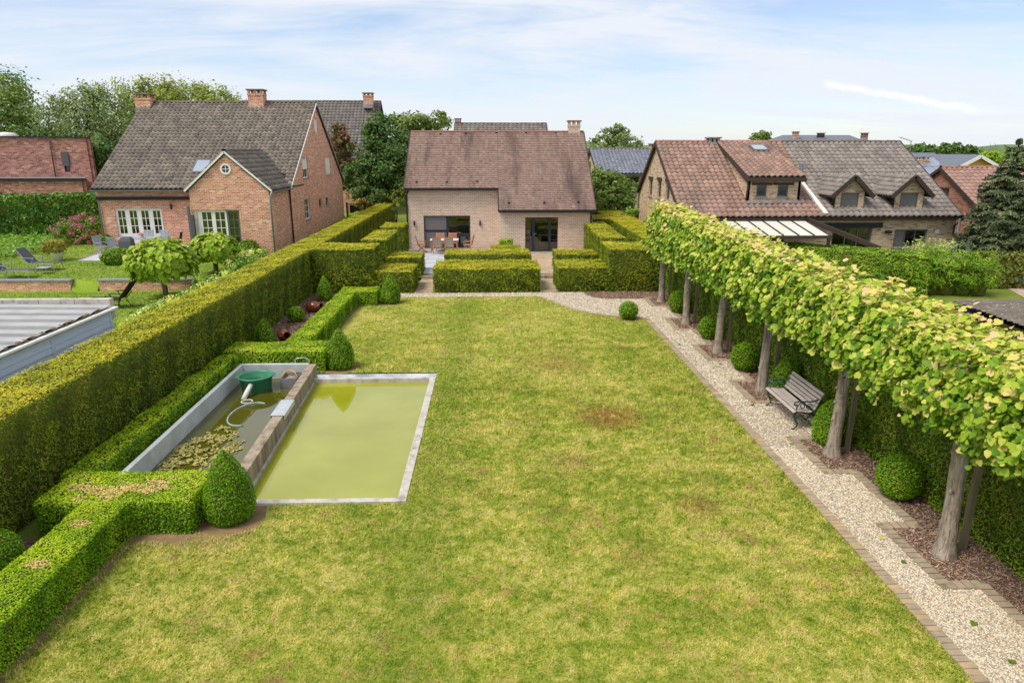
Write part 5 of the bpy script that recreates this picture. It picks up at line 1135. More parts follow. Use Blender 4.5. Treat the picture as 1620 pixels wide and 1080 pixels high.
# ================================================================== the pale house in the middle
def house_center():
    t = thing('brick_house', (.4, 46, 0), 'pale buff brick house with one huge brown tiled roof, facing the lawn', 'house')
    xa, xm, xb_ = -5.0, .44, 5.85; fy, ly, ry, rz = 40.0, 41.65, 46.1, 7.15; sl = (rz-2.72)/(ry-39.72)
    gz = .2; by = 52.3
    zr = lambda y: 2.72+(y-39.72)*sl
    # openings read off the photograph
    d0, d1 = AY(831, 344, fy), AY(882, 400, fy); w0, w1 = AY(670, 341.5, ly), AY(744.5, 396, ly)
    fo, lo_ = (xm, fy, 0), (xa, ly, 0)
    dh = (d0.x-xm, d1.x-xm, .27, d0.z); wh = (w0.x-xa, w1.x-xa, .27, w0.z)
    wall(t, fo, XV, FR, [(0, gz), (xb_-xm, gz), (xb_-xm, zr(fy)), (0, zr(fy))], [dh], M['brick_c'])
    wall(t, lo_, XV, FR, [(0, gz), (xm-xa+.0, gz), (xm-xa, zr(ly)-.02), (0, zr(ly)-.02)], [wh], M['brick_c'])
    wall(t, (xm, ly, 0), -YV, LF, [(0, gz), (ly-fy, gz), (ly-fy, zr(fy)-.05), (0, zr(ly)-.1)], [], M['brick_c'])
    for (x, U, N, o) in ((xa, -YV, LF, 1), (xb_, YV, RT, 0)):
        y0 = ly if x == xa else fy
        if o: wall(t, (x, by, 0), U, N, [(0, gz), (by-y0, gz), (by-y0, zr(y0)-.03), (by-ry, rz-.08), (0, 2.7)], [], M['brick_c'])
        else: wall(t, (x, y0, 0), U, N, [(0, gz), (by-y0, gz), (by-y0, 2.7), (ry-y0, rz-.08), (0, zr(y0)-.03)], [], M['brick_c'])
    wall(t, (xb_, by, 0), -XV, YV, [(0, gz), (xb_-xa, gz), (xb_-xa, 2.7), (0, 2.7)], [], M['brick_c'])
    MB().quad((xa, fy+.2, gz+.03), (xb_, fy+.2, gz+.03), (xb_, by, gz+.03), (xa, by, gz+.03)).build('floor', M['interior'], t)
    # a dim room behind the glass
    mb = MB(); mb.quad((xa+.3, 46.5, gz), (xb_-.3, 46.5, gz), (xb_-.3, 46.5, 2.6), (xa+.3, 46.5, 2.6)); mb.build('inner_wall', M['interior'], t)
    mb = MB(); mb.box(2.9, 4.3, 42.6, 43.4, .9, .96); mb.box(3.0, 3.06, 42.7, 43.3, .22, .9); mb.box(4.15, 4.21, 42.7, 43.3, .22, .9); mb.build('indoor_table', M['tablewhite'], t)
    mb = MB(); mb.box(4.0, 4.6, 44.2, 44.7, .22, 1.6); mb.build('indoor_cabinet', M['teak'], t)
    lintel(t, fo, XV, FR, dh[0]-.1, dh[1]+.1, dh[3]+.005, M['brick_c']); lintel(t, lo_, XV, FR, wh[0]-.1, wh[1]+.1, wh[3]+.005, M['brick_c'])
    # glass door: two sidelights and the door leaf
    u0, u1, z0, z1 = dh; a, b = u0+(u1-u0)*.24, u0+(u1-u0)*.76
    window(t, fo, XV, FR, u0, a, z0, z1, M['navy'], M['glass'], rows=3, fw=.05, bar=.05)
    dr = window(t, fo, XV, FR, a, b, z0, z1, M['navy'], M['glass'], fw=.1, name='door')
    MB().tube([Vector((xm+a+.06, fy-.03, 1.2)), Vector((xm+a+.06, fy-.03, 1.32)), Vector((xm+a+.2, fy-.03, 1.32))], .014, 8).build('handle', M['alu'], dr)
    window(t, fo, XV, FR, b, u1, z0, z1, M['navy'], M['glass'], rows=3, fw=.05, bar=.05)
    MB().box(xm+u0-.1, xm+u1+.1, fy-.25, fy-.01, .1, .262).build('door_step', M['bluestone'], t)
    u0, u1, z0, z1 = wh; mid = u0+(u1-u0)*.5
    zt_ = z0+(z1-z0)*.54
    window(t, lo_, XV, FR, u0, mid, zt_, z1, M['navy'], M['screen'], fw=.05); window(t, lo_, XV, FR, u0, mid, z0, zt_, M['navy'], M['screen'], fw=.05)
    window(t, lo_, XV, FR, mid, u1, z0+.02, z0+(z1-z0)*.42, M['navy'], M['glass'], fw=.07); window(t, lo_, XV, FR, mid, u1, z0+(z1-z0)*.42, z1, M['navy'], M['glass'], rows=2, fw=.08, bar=.04)
    # roof
    s1 = lambda c: (c[:, 0] < xm-.02)
    slope(t, xm-.02, xb_+.14, 39.72, 2.72, ry, rz, .19, .19, M['tile_c'], 'flat', seed=3)
    slope(t, xa-.14, xm-.03, 41.38, zr(41.38), ry, rz, .19, .19, M['tile_c'], 'flat', seed=4)
    slope(t, xa-.14, xb_+.14, by+.3, 2.65, ry, rz, .3, .3, M['tile_c'], 'flat', seed=5)
    ridge(t, (xa-.14, ry, rz), (xb_+.14, ry, rz), M['ridge_r'], .1, .33)
    for (x0, x1, y, z) in ((xa-.16, xm-.0, 41.34, zr(41.38)), (xm-.02, xb_+.16, 39.68, 2.72)):
        MB().box(x0, x1, y-.1, y+.03, z-.15, z-.03).build('gutter', M['black'], t, bevel=.02)
    MB().bar((xm-.05, 39.7, 2.66), (xm-.05, 41.4, zr(41.4)-.06), .06, .16).build('barge_board', M['black'], t)
    for sx in (xa-.17, xb_+.17): MB().bar((sx, (41.38 if sx < 0 else 39.72), (zr(41.38) if sx < 0 else 2.72)-.05), (sx, ry, rz-.05), .05, .14).build('barge_board', M['dkbrown'], t)
    for (px, py) in ((697, 213), (737, 212), (785, 211), (832, 211), (879, 211), (659, 289), (707, 289), (755, 288), (805, 322), (861, 322), (915, 321)):
        # vent tiles: a small dark cowl on the slope
        d = pxdir(px, py); tt = (H-2.72+39.72*sl)/(d.y*sl-d.z); p = Vector((d.x*tt, d.y*tt, H+d.z*tt))
        MB().box(p.x-.06, p.x+.06, p.y-.08, p.y+.08, p.z-.02, p.z+.09).build('vent_tile', M['black'], t, bevel=.02)
    cx = AY(908, 200, 46.2)
    chimney(t, (cx.x, 46.2), .75, .6, 6.7, AY(908, 192, 46.2).z, M['brick_c'], M['ridge_r'])
    pipe(t, [(xb_-.1, fy-.1, 2.62), (xb_-.08, fy-.05, 2.4), (xb_-.08, fy-.05, .25)], M['black'])
    pipe(t, [(xa+.06, ly-.1, zr(41.4)-.15), (xa-.06, ly-.06, zr(41.4)-.5), (xa-.06, ly-.06, .25)], M['black'])
    for px in (655.5, 759.5):
        p = AY(px, 353, ly); MB().box(p.x-.04, p.x+.04, ly-.12, ly-.001, p.z-.15, p.z+.15).build('wall_light', M['dkbrown'], t, bevel=.01)
house_center()

# ================================================================== the red brick house on the left
M["mossm"] = plain("moss", lin(132, 112, 82), lin(104, 92, 64), 20, .95, .05, .8)
def house_left():
    t = thing('brick_house', (-17, 46, .6), 'orange-red brick house with steep grey pantile roof and projecting gabled bay', 'house')
    x0, x1 = -22.45, -11.5; fy, ry, by = 40.3, 47.5, 54.4; ez, rz = 3.92, 8.98; gz = .4
    sl = (rz-ez)/(ry-fy+.3)
    zr = lambda y: ez+(y-fy+.3)*sl
    bx0, bx1, bfy = -15.72, -11.62, 36.75; bez, brz = 4.08, 5.96; bxm = (bx0+bx1)/2
    B = M['brick_l']
    # main front: four french doors
    a, b = AY(180.5, 330, fy), AY(263, 390, fy)
    hole = (a.x-x0, b.x-x0, .82, a.z)
    wall(t, (x0, fy, 0), XV, FR, [(0, gz), (bx0-x0+.3, gz), (bx0-x0+.3, zr(fy)-.05), (0, zr(fy)-.05)], [hole], B)
    lintel(t, (x0, fy, 0), XV, FR, hole[0]-.1, hole[1]+.1, hole[3]+.01, B)
    u0, u1 = hole[0], hole[1]; w = (u1-u0)/4
    for i in range(4): window(t, (x0, fy, 0), XV, FR, u0+w*i, u0+w*(i+1), hole[2], hole[3], M['white'], M['glass'], rows=3, bcols=2, fw=.13, bar=.035, panel=.55, name='french_door')
    # bay
    c, d = AY(306, 333, bfy), AY(384, 392, bfy)
    bh = (c.x-bx0, d.x-bx0, .78, c.z)
    wall(t, (bx0, bfy, 0), XV, FR, [(0, gz), (bx1-bx0, gz), (bx1-bx0, bez), (bxm-bx0, brz-.03), (0, bez)], [bh], B)
    lintel(t, (bx0, bfy, 0), XV, FR, bh[0]-.1, bh[1]+.1, bh[3]+.01, B)
    u0, u1 = bh[0], bh[1]; w = (u1-u0-.28)/3
    mbx = MB(); mbx.obox((bx0, bfy, 0), XV, ZV, FR, u0, u0+.28, bh[2], bh[3], -.14, -.06); mbx.build('door_post', M['white'], t)
    for i in range(3): window(t, (bx0, bfy, 0), XV, FR, u0+.28+w*i, u0+.28+w*(i+1), bh[2], bh[3], M['white'] if i < 2 else M['greyframe'], M['glass'], rows=4 if i == 2 else 4, bcols=2, fw=.1, bar=.032, panel=.45, name='french_door', curtain=M['curtain'] if i < 2 else None)
    wall(t, (bx1, bfy, 0), YV, RT, [(0, gz), (fy-bfy+.2, gz), (fy-bfy+.2, bez-.02), (0, bez-.02)], [], B)
    wall(t, (bx0, fy+.1, 0), -YV, LF, [(0, gz), (fy+.1-bfy, gz), (fy+.1-bfy, bez-.02), (0, bez-.02)], [], B)
    # round window in the bay gable
    rc = AY(357, 267.5, bfy); mb = MB()
    ring = lambda r0, r1, y0, y1, n=28: [(Vector((rc.x+r*math.cos(2*PI*j/n), y, rc.z+r*math.sin(2*PI*j/n)))) for (r, y) in ((r0, y0), (r1, y0), (r1, y1), (r0, y1)) for j in range(n)]
    n = 28; vs = ring(.19, .28, bfy-.05, bfy+.05); fs = [(k*n+j, k*n+(j+1) % n, ((k+1) % 4)*n+(j+1) % n, ((k+1) % 4)*n+j) for k in range(4) for j in range(n)]
    mb.add(vs, fs); mb.box(rc.x-.015, rc.x+.015, bfy-.04, bfy-.01, rc.z-.2, rc.z+.2); mb.box(rc.x-.2, rc.x+.2, bfy-.038, bfy-.012, rc.z-.015, rc.z+.015)
    f = mb.build('round_window', M['white'], t); MB().poly([(rc.x+.2*math.cos(2*PI*j/n), bfy-.008, rc.z+.2*math.sin(2*PI*j/n)) for j in range(n)][::-1]).build('pane', M['dglass'], f)
    # right gable wall
    g = []
    for (xa, ya, xb_, yb) in ((477.5, 251, 488.5, 281), (514, 249, 524, 276), (481, 315, 492, 345)):
        p, q = AX(xa, ya, x1), AX(xb_, yb, x1); g.append((p.y-fy, max(q.y, p.y+1.1)-fy, q.z, p.z))
    for (xa, ya, xb_, yb) in ((504, 315, 508, 326), (515, 313, 519, 324)):
        p, q = AX(xa, ya, x1), AX(xb_, yb, x1); g.append((p.y-fy, p.y-fy+.75, q.z, p.z))
    wall(t, (x1, fy, 0), YV, RT, [(0, gz), (by-fy, gz), (by-fy, 3.8), (ry-fy, rz-.06), (0, zr(fy)-.06)], g, B)
    for i, h in enumerate(g):
        window(t, (x1, fy, 0), YV, RT, h[0], h[1], h[2], h[3], M['white'] if i < 3 else M['greyframe'], M['dglass'], rows=3 if i == 2 else 2, bcols=2 if i < 3 else 1, fw=.07, bar=.03, sill=M['bluestone'])
        if i in (0, 1):
            zz = h[2]+(h[3]-h[2])*(.45 if i == 0 else .08); MB().obox((x1, fy, 0), YV, ZV, RT, h[0]+.05, h[1]-.05, zz, h[3]-.02, -.07, -.05).build('roller_shutter', M['white'], t)
    # bull's eye in the gable
    rc2 = AX(498.5, 200, x1); mb = MB(); nn = 20
    mb.add([(x1-.05, rc2.y+.3*math.cos(2*PI*j/nn), rc2.z+.42*math.sin(2*PI*j/nn)) for j in range(nn)]+[(x1+.03, rc2.y+.3*math.cos(2*PI*j/nn), rc2.z+.42*math.sin(2*PI*j/nn)) for j in range(nn)], [tuple(range(nn, 2*nn))]+[(j, (j+1) % nn, nn+(j+1) % nn, nn+j) for j in range(nn)])
    mb.build('oval_window', M['white'], t)
    wall(t, (x0, by, 0), -YV, LF, [(0, gz), (by-fy, gz), (by-fy, zr(fy)-.06), (by-ry, rz-.06), (0, 3.8)], [], B)
    wall(t, (x1, by, 0), -XV, YV, [(0, gz), (x1-x0, gz), (x1-x0, 3.8), (0, 3.8)], [], B)
    MB().quad((x0, fy+.3, .7), (x1, fy+.3, .7), (x1, by, .7), (x0, by, .7)).build('floor', M['interior'], t)
    MB().quad((bx0+.1, bfy+.26, .7), (bx1-.1, bfy+.26, .7), (bx1-.1, fy+.3, .7), (bx0+.1, fy+.3, .7)).build('floor', M['interior'], t)
    # roofs
    slope(t, x0-.12, x1+.1, fy-.3, ez, ry, rz, .27, .34, M['tile_l'], seed=8, skip=lambda c: (c[:, 0] > bx0+.35) & (c[:, 0] < bx1-.25) & (c[:, 1] < fy+.7))
    slope(t, x0-.12, x1+.1, by+.3, 3.7, ry, rz, .3, .4, M['tile_l'], seed=9)
    back = lambda c: c[:, 2] < zr(c[:, 1])-.25
    slope_x(t, bfy-.08, 43.2, bx1+.18, bez-.08, bxm, brz, .27, .34, M['tile_l'], seed=10, skip=lambda c: (c[:, 2] < zr(c[:, 1])-.12))
    slope_x(t, bfy-.08, 43.2, bx0-.18, bez-.08, bxm, brz, .27, .34, M['tile_l'], seed=11, skip=lambda c: (c[:, 2] < zr(c[:, 1])-.12))
    ridge(t, (x0-.12, ry, rz+.02), (x1+.1, ry, rz+.02), M['pantile_ridge'], .13, .38); ridge(t, (bxm, bfy-.08, brz+.02), (bxm, 42.5, brz+.02), M['pantile_ridge'], .12, .38)
    for (xa) in (x1+.12,):
        MB().bar((xa, fy-.3, ez-.04), (xa, ry, rz-.02), .03, .1).build('verge', M['white'], t); MB().bar((xa, by+.3, 3.68), (xa, ry, rz-.02), .03, .1).build('verge', M['lead'], t)
    MB().bar((bx0-.2, bfy-.1, bez-.12), (bxm, bfy-.1, brz-.04), .03, .09).build('verge', M['white'], t); MB().bar((bx1+.2, bfy-.1, bez-.12), (bxm, bfy-.1, brz-.04), .03, .09).build('verge', M['white'], t)
    gutter(t, (x0-.14, fy-.38, ez-.08), (bx0-.12, fy-.38, ez-.08), M['zinc']); gutter(t, (bx1+.24, bfy-.1, bez-.14), (bx1+.24, fy-.0, bez-.14), M['zinc'])
    pipe(t, [(x0-.02, fy-.36, ez-.15), (x0+.1, fy-.08, ez-.5), (x0+.1, fy-.08, .55)], M['zinc']); pipe(t, [(bx1+.2, bfy-.08, bez-.15), (bx1+.06, bfy-.07, bez-.45), (bx1+.06, bfy-.07, .6)], M['zinc'])
    # awning cassette, wall lantern, folded patio shutter
    p, q = AY(156, 318, fy), AY(298, 313, fy); MB().box(p.x, bx0-.02, fy-.2, fy-.002, q.z-.1, q.z+.08).build('awning_case', M['black'], t, bevel=.02)
    p = AY(273, 326, fy); MB().lathe((p.x, fy-.2, p.z-.2), [(.02, 0), (.06, .03), (.09, .25), (.1, .27), (.02, .36), (.001, .4)], 8).build('wall_lantern', M['dkbrown'], t); 
    p = AY(297, 345, bfy); MB().box(bx0-.18, bx0-.06, bfy-.12, bfy+.0, .7, 3.2).build('side_post', M['greyframe'], t); MB().box(bx0-.06, bx0+.12, bfy-.16, bfy-.02, .8, 2.75).build('folded_shutter', M['fabric'], t)
    # roof window
    s0, s1 = .0, .0; pa = AY(304, 277, 41.9)
    dd = pxdir(320, 265); tt = (H-ez+(fy-.3)*sl)/(dd.y*sl-dd.z); p = Vector((dd.x*tt, dd.y*tt, H+dd.z*tt)); V = Vector((0, 1, sl)).normalized(); N = Vector((0, -sl, 1)).normalized()
    rw = MB().obox(p, XV, V, N, -.45, .45, -.62, .62, .0, .12).build('roof_window', M['greyframe'], t); MB().obox(p, XV, V, N, -.37, .37, -.54, .54, .122, .13).build('pane', M['skyglass'], rw)
    for (px, py, pt) in ((231, 170, 150), (408, 165, 143)):
        c = AY(px, py, 47.3); w = .95; chimney(t, (c.x, 47.3), w, .8, 8.3, AY(px, pt, 47.3).z, B, M['chimney_cap'])
    for (px, py) in ((465, 173), (475, 182), (482, 178), (458, 170)):                                   # moss cushions on the tiles
        dd = pxdir(px, py); tt = (H-ez+(fy-.3)*sl)/(dd.y*sl-dd.z); p = Vector((dd.x*tt, dd.y*tt, H+dd.z*tt))
        MB().lathe(p, [(.16, 0), (.14, .06), (.06, .1), (.001, .11)], 9).build('moss_clump', M['mossm'], t)
house_left()

# ================================================================== the pair of houses on the right
def onslope(px, py, ey, ez, sl):
    d = pxdir(px, py); tt = (H-ez+ey*sl)/(d.y*sl-d.z); return Vector((d.x*tt, d.y*tt, H+d.z*tt))
def dormer_small(t, px0, px1, pyt, pye, fy, zr, label=None):
    """gabled dormer of the grey roof: brick front with window, pantile saddle roof"""
    a, b = AY(px0, pye, fy), AY(px1, pye, fy); xm = (a.x+b.x)/2; hw = .72; z0 = zr(fy)-.05; ze = AY(px0, 303, fy).z; zp = AY(px0, pyt, fy).z
    wz0, wz1 = AY(px0, 328, fy).z, AY(px0, 305, fy).z
    hole = (hw-.46, hw+.46, wz0, wz1)
    wall(t, (xm-hw, fy, 0), XV, FR, [(0, z0), (2*hw, z0), (2*hw, ze), (hw, zp-.08), (0, ze)], [hole], M['brick_r'], thick=.15)
    f = window(t, (xm-hw, fy, 0), XV, FR, *hole, M['greyframe'], M['screen'], fw=.06, depth=.06)
    for s in (-1, 1):
        yb = 33.7+(ze-2.85)/.565
        MB().prism([(xm+s*hw, fy+.02, z0), (xm+s*hw, fy+.02, ze), (xm+s*hw, yb+.3, ze)], (-s*.1, 0, 0)).build('dormer_cheek', M['dkbrown'], t)
        x0, zz0 = xm+s*(hw+.34), ze-.2
        V = Vector((-s*(hw+.34), 0, zp-zz0)); L = V.length; Vn = V.normalized()
        sk = lambda c: c[:, 2] < zr(c[:, 1])-.06
        if s < 0: tiles(t, (x0, fy+3.6, zz0), -YV, Vn, 3.9, L, .24, .3, M['tile_g'], 'pan', sk, name='dormer_tiles')
        else: tiles(t, (x0, fy-.3, zz0), YV, Vn, 3.9, L, .24, .3, M['tile_g'], 'pan', sk, name='dormer_tiles')
        MB().prism([(x0, fy-.3, zz0-.03), (x0, fy+2.0, zz0-.03), (xm, fy+3.2, zp-.03), (xm, fy-.3, zp-.03)], (0, 0, -.06)).build('dormer_deck', M['dkbrown'], t)
        MB().bar((x0, fy-.3, zz0-.06), (xm, fy-.3, zp-.06), .05, .2).build('barge_board', M['dkbrown'], t)
    MB().box(xm-hw-.2, xm+hw+.15, fy-.22, fy-.01, z0-.02, z0+.06).build('flashing', M['lead'], t)
def houses_right():
    xs, xm, xe = 9.45, 16.55, 23.3; fy = 33.95; ey, ez, ry, rz = 33.7, 2.85, 40.1, 6.45; by, bz = 44.2, 3.5; gz = .1
    sl = (rz-ez)/(ry-ey); zr = lambda y: ez+(y-ey)*sl
    t = thing('brick_house', (13, 39, 0), 'brown brick house with red pantile roof, box dormer and three slit windows', 'house')
    B = M['brick_r']
    g = []
    for (a, b, c, d) in ((1027.5, 283.5, 1035, 311.5), (1041, 285, 1049.5, 315), (1054, 287.5, 1064, 319)):
        p, q = AX(a, b, xs), AX(c, d, xs); g.append((by-p.y, by-p.y+.85, q.z, p.z))
    wall(t, (xs, by, 0), -YV, LF, [(0, gz), (by-fy, gz), (by-fy, zr(fy)-.05), (by-ry, rz-.06), (0, bz-.05)], g, B)
    for h in g:
        window(t, (xs, by, 0), -YV, LF, *h, M['greyframe'], M['dglass'], fw=.08, sill=M['bluestone']); MB().obox((xs, by, 0), -YV, ZV, LF, h[0]-.12, h[1]+.12, h[3]+.002, h[3]+.16, -.1, .05).build('timber_lintel', M['dkbrown'], t)
    wall(t, (xs, fy, 0), XV, FR, [(0, gz), (xm-xs, gz), (xm-xs, zr(fy)-.05), (0, zr(fy)-.05)], [(2.2, 5.2, .3, 2.3)], B)
    window(t, (xs, fy, 0), XV, FR, 2.2, 5.2, .3, 2.3, M['greyframe'], M['glass'], cols=3, fw=.07)
    wall(t, (xe, by, 0), -XV, YV, [(0, gz), (xe-xs, gz), (xe-xs, bz), (0, bz)], [], B)
    slope(t, xs-.12, xm, ey, ez, ry, rz, .3, .36, M['tile_r'], seed=21); slope(t, xs-.12, xm, by+.2, bz, ry, rz, .3, .4, M['tile_r'], seed=22)
    ridge(t, (xs-.12, ry, rz+.02), (xm, ry, rz+.02), M['ridge_r'], .12, .38)
    for (y0, z0) in ((ey, ez), (by+.2, bz)): MB().bar((xs-.15, y0, z0-.05), (xs-.15, ry, rz-.04), .05, .2).build('barge_board', M['dkbrown'], t)
    pipe(t, [(xs-.04, by+.05, bz-.1), (xs-.04, by+.05, .2)], M['dkbrown'])
    gutter(t, (xs-.12, ey-.08, ez-.08), (xm, ey-.08, ez-.08), M['dkbrown'])
    # box dormer
    dfy = onslope(1220, 319, ey, ez, sl).y; a, b = AY(1181, 318, dfy), AY(1264, 318, dfy); zt = AY(1181, 276.5, dfy).z; zb = zr(dfy)-.06; dx0, dx1 = a.x, b.x
    w1 = [(AY(1197.5, 293, dfy), AY(1212, 311, dfy)), (AY(1231, 293, dfy), AY(1246, 311, dfy))]
    hs = [(p.x-dx0, q.x-dx0, q.z, p.z) for p, q in w1]
    wall(t, (dx0, dfy, 0), XV, FR, [(0, zb), (dx1-dx0, zb), (dx1-dx0, zt), (0, zt)], hs, B, thick=.15)
    for h in hs:
        window(t, (dx0, dfy, 0), XV, FR, *h, M['greyframe'], M['dglass'], fw=.07, rows=1, sill=M['zinc'], depth=.06); MB().obox((dx0, dfy, 0), XV, ZV, FR, h[0]-.25, h[1]+.25, h[3]+.002, h[3]+.12, -.1, .04).build('timber_lintel', M['dkbrown'], t)
    dry, drz = ry-.15, rz+.02; ds = (drz-zt)/(dry-dfy)
    for (x, U, N, fl) in ((dx0, -YV, LF, 1), (dx1, YV, RT, 0)):
        pts = [(x, dfy, zb), (x, dry, rz-.1), (x, dfy, zt)]
        MB().prism(pts if not fl else pts[::-1], (.12 if fl else -.12, 0, 0)).build('dormer_cheek', B, t)
    slope(t, dx0-.12, dx1+.12, dfy-.25, zt-.25*ds, dry, drz, .3, .34, M['tile_r'], seed=24)
    MB().box(dx0-.14, dx1+.14, dfy-.36, dfy-.25, zt-.32, zt-.14).build('gutter', M['dkbrown'], t, bevel=.02)
    MB().bar((dx0-.13, dfy-.25, zt-.3), (dx0-.13, dry, drz-.05), .05, .16).build('barge_board', M['dkbrown'], t)
    pipe(t, [(dx0-.05, dfy-.15, zt-.3), (dx0-.05, dfy-.06, zb+.1)], M['dkbrown'])
    MB().box(dx0-.15, dx1+.12, dfy-.3, dfy-.01, zb+.0, zb+.1).build('flashing', M['lead'], t)
    p = AY(1200, 236, 38.6); V = Vector((0, 1, ds)).normalized(); N = Vector((0, -ds, 1)).normalized(); pz = zt+(38.6-dfy)*ds
    rw = MB().obox(Vector((p.x, 38.6, pz)), XV, V, N, -.42, .42, -.45, .45, 0, .14).build('roof_window', M['greyframe'], t); MB().obox(Vector((p.x, 38.6, pz)), XV, V, N, -.34, .34, -.37, .37, .142, .15).build('pane', M['skyglass'], rw)
    c = AY(1128, 222, ry); chimney(t, (c.x, ry), .62, .62, 6.0, AY(1128, 218.5, ry).z, M['lead'], M['stained'])
    nrm = Vector((0, -sl, 1)).normalized(); MB().bar(onslope(1268, 292, ey, ez, sl)+nrm*.1, onslope(1306, 341, ey, ez, sl)+nrm*.1, .2, .1).build('roof_flashing', M['white'], t)
    p = AY(1267, 270, 36.2); MB().tube([p-Vector((0, 0, .9)), p+Vector((0, 0, .35))], .1, 10).build('flue_pipe', M['zinc'], t)
    # ---------------------------------------------------------------- veranda of the red-roofed house
    v = thing('veranda', (14, 31.5, 0), 'veranda with cream translucent panels and brown beams in front of the red roof', 'veranda')
    va, vb = AY(1115, 350, 33.6), AY(1268, 348, 33.6); vx0, vx1 = va.x, vb.x+.2; zt2, zb2 = va.z-.0, AY(1200, 373, 31.0).z; vy0, vy1 = 31.0, 33.6
    n = 7
    for i in range(n):
        x0, x1 = vx0+(vx1-vx0)*i/n, vx0+(vx1-vx0)*(i+1)/n
        MB().add([(x0+.03, vy0, zb2), (x1-.03, vy0, zb2), (x1-.03, vy1, zt2), (x0+.03, vy1, zt2), (x0+.03, vy0, zb2-.02), (x1-.03, vy0, zb2-.02), (x1-.03, vy1, zt2-.02), (x0+.03, vy1, zt2-.02)], [(0, 1, 2, 3), (7, 6, 5, 4), (0, 4, 5, 1), (1, 5, 6, 2), (2, 6, 7, 3), (3, 7, 4, 0)]).build('roof_panel', M['polycarb'], v)
    for i in range(n+1):
        x = vx0+(vx1-vx0)*i/n; MB().bar((x, vy0-.05, zb2+.01), (x, vy1, zt2+.01), .035, .07).build('rafter', M['dkbrown'], v)
    MB().bar((vx0-.05, vy0-.08, zb2-.06), (vx1+.05, vy0-.08, zb2-.06), .1, .14).build('front_beam', M['dkbrown'], v); MB().bar((vx0-.05, vy1+.05, zt2+.05), (vx1+.05, vy1+.05, zt2+.05), .1, .16).build('wall_beam', M['dkbrown'], v)
    MB().bar((vx1+.12, 33.7, zt2+.06), (vx1+2.2, 30.6, zb2-.55), .16, .2).build('side_beam', M['dkbrown'], v)
    for x in (vx0+.05, (vx0+vx1)/2, vx1-.05): MB().box(x-.06, x+.06, vy0-.14, vy0-.02, 0, zb2-.13).build('post', M['dkbrown'], v)
    # ---------------------------------------------------------------- grey-roofed neighbour
    t = thing('brick_house', (20, 39, 0), 'brown brick house with grey pantile roof and two small gabled dormers', 'house')
    h1 = (AY(1318, 358, fy).x-xm, AY(1381, 358, fy).x-xm, .3, AY(1340, 357, fy).z); h2 = (AY(1416, 363, fy).x-xm, AY(1468, 363, fy).x-xm, AY(1440, 391, fy).z, AY(1440, 363, fy).z)
    wall(t, (xm+.002, fy, 0), XV, FR, [(0, gz), (xe-xm, gz), (xe-xm, zr(fy)-.05), (0, zr(fy)-.05)], [h1, h2], B)
    window(t, (xm, fy, 0), XV, FR, *h1, M['greyframe'], M['glass'], cols=3, fw=.08, name='patio_door'); window(t, (xm, fy, 0), XV, FR, *h2, M['greyframe'], M['glass'], cols=3, fw=.07, sill=M['bluestone'], panes=[M['screen'], M['glass'], M['glass']])
    MB().box(AY(1300, 352, fy).x, AY(1395, 352, fy).x, fy-.14, fy-.002, 2.28, 2.52).build('awning_case', M['black'], t)
    wall(t, (xe, fy, 0), YV, RT, [(0, gz), (by-fy, gz), (by-fy, bz-.05), (ry-fy, rz-.06), (0, zr(fy)-.05)], [], B)
    slope(t, xm, xe+.15, ey, ez, ry, rz, .3, .36, M['tile_g'], seed=31); slope(t, xm, xe+.15, by+.2, bz, ry, rz, .3, .4, M['tile_g'], seed=32)
    ridge(t, (xm, ry, rz+.02), (xe+.15, ry, rz+.02), M['pantile_ridge'], .12, .38); MB().bar((xe+.17, ey, ez-.05), (xe+.17, ry, rz-.04), .05, .16).build('barge_board', M['dkbrown'], t)
    gutter(t, (xm, ey-.08, ez-.08), (xe+.15, ey-.08, ez-.08), M['dkbrown']); pipe(t, [(xe+.1, ey-.05, ez-.15), (xe-.1, fy-.08, ez-.5), (xe-.1, fy-.08, .2)], M['dkbrown'])
    dormer_small(t, 1332, 1360, 277, 303, onslope(1345, 331, ey, ez, sl).y, zr); dormer_small(t, 1424, 1456, 277, 303, onslope(1440, 331, ey, ez, sl).y, zr)
    p = AY(1404, 367, fy); MB().box(p.x-.15, p.x+.15, fy-.2, fy-.002, p.z-.05, p.z+.08).build('wall_lamp', M['black'], t, bevel=.03)
    p = AY(1482, 366, fy); MB().box(p.x-.1, p.x+.1, fy-.06, fy-.002, p.z-.1, p.z+.1).build('wall_box', M['white'], t, bevel=.02)
houses_right()
# ================================================================== left neighbour's garden
def brick_wall(x0, x1, y, label):
    t = thing('garden_wall', ((x0+x1)/2, y, 0), label, 'wall', 'low garden walls')
    MB().box(x0, x1, y, y+.24, -.05, .44).build('wall', M['brick_l'], t)
    n = max(2, int((x1-x0)/.8)); w = (x1-x0+.1)/n
    for i in range(n): MB().box(x0-.05+w*i+.004, x0-.05+w*(i+1)-.004, y-.05, y+.30, .442, .51).build('coping_stone', M['bluestone'], t, bevel=.008)
brick_wall(-27, -18.65, 30.3, 'low brick retaining wall with stone coping below the grey loungers')
brick_wall(-17.4, -13.3, 30.3, 'low brick retaining wall with stone coping behind the nearer round-headed tree')
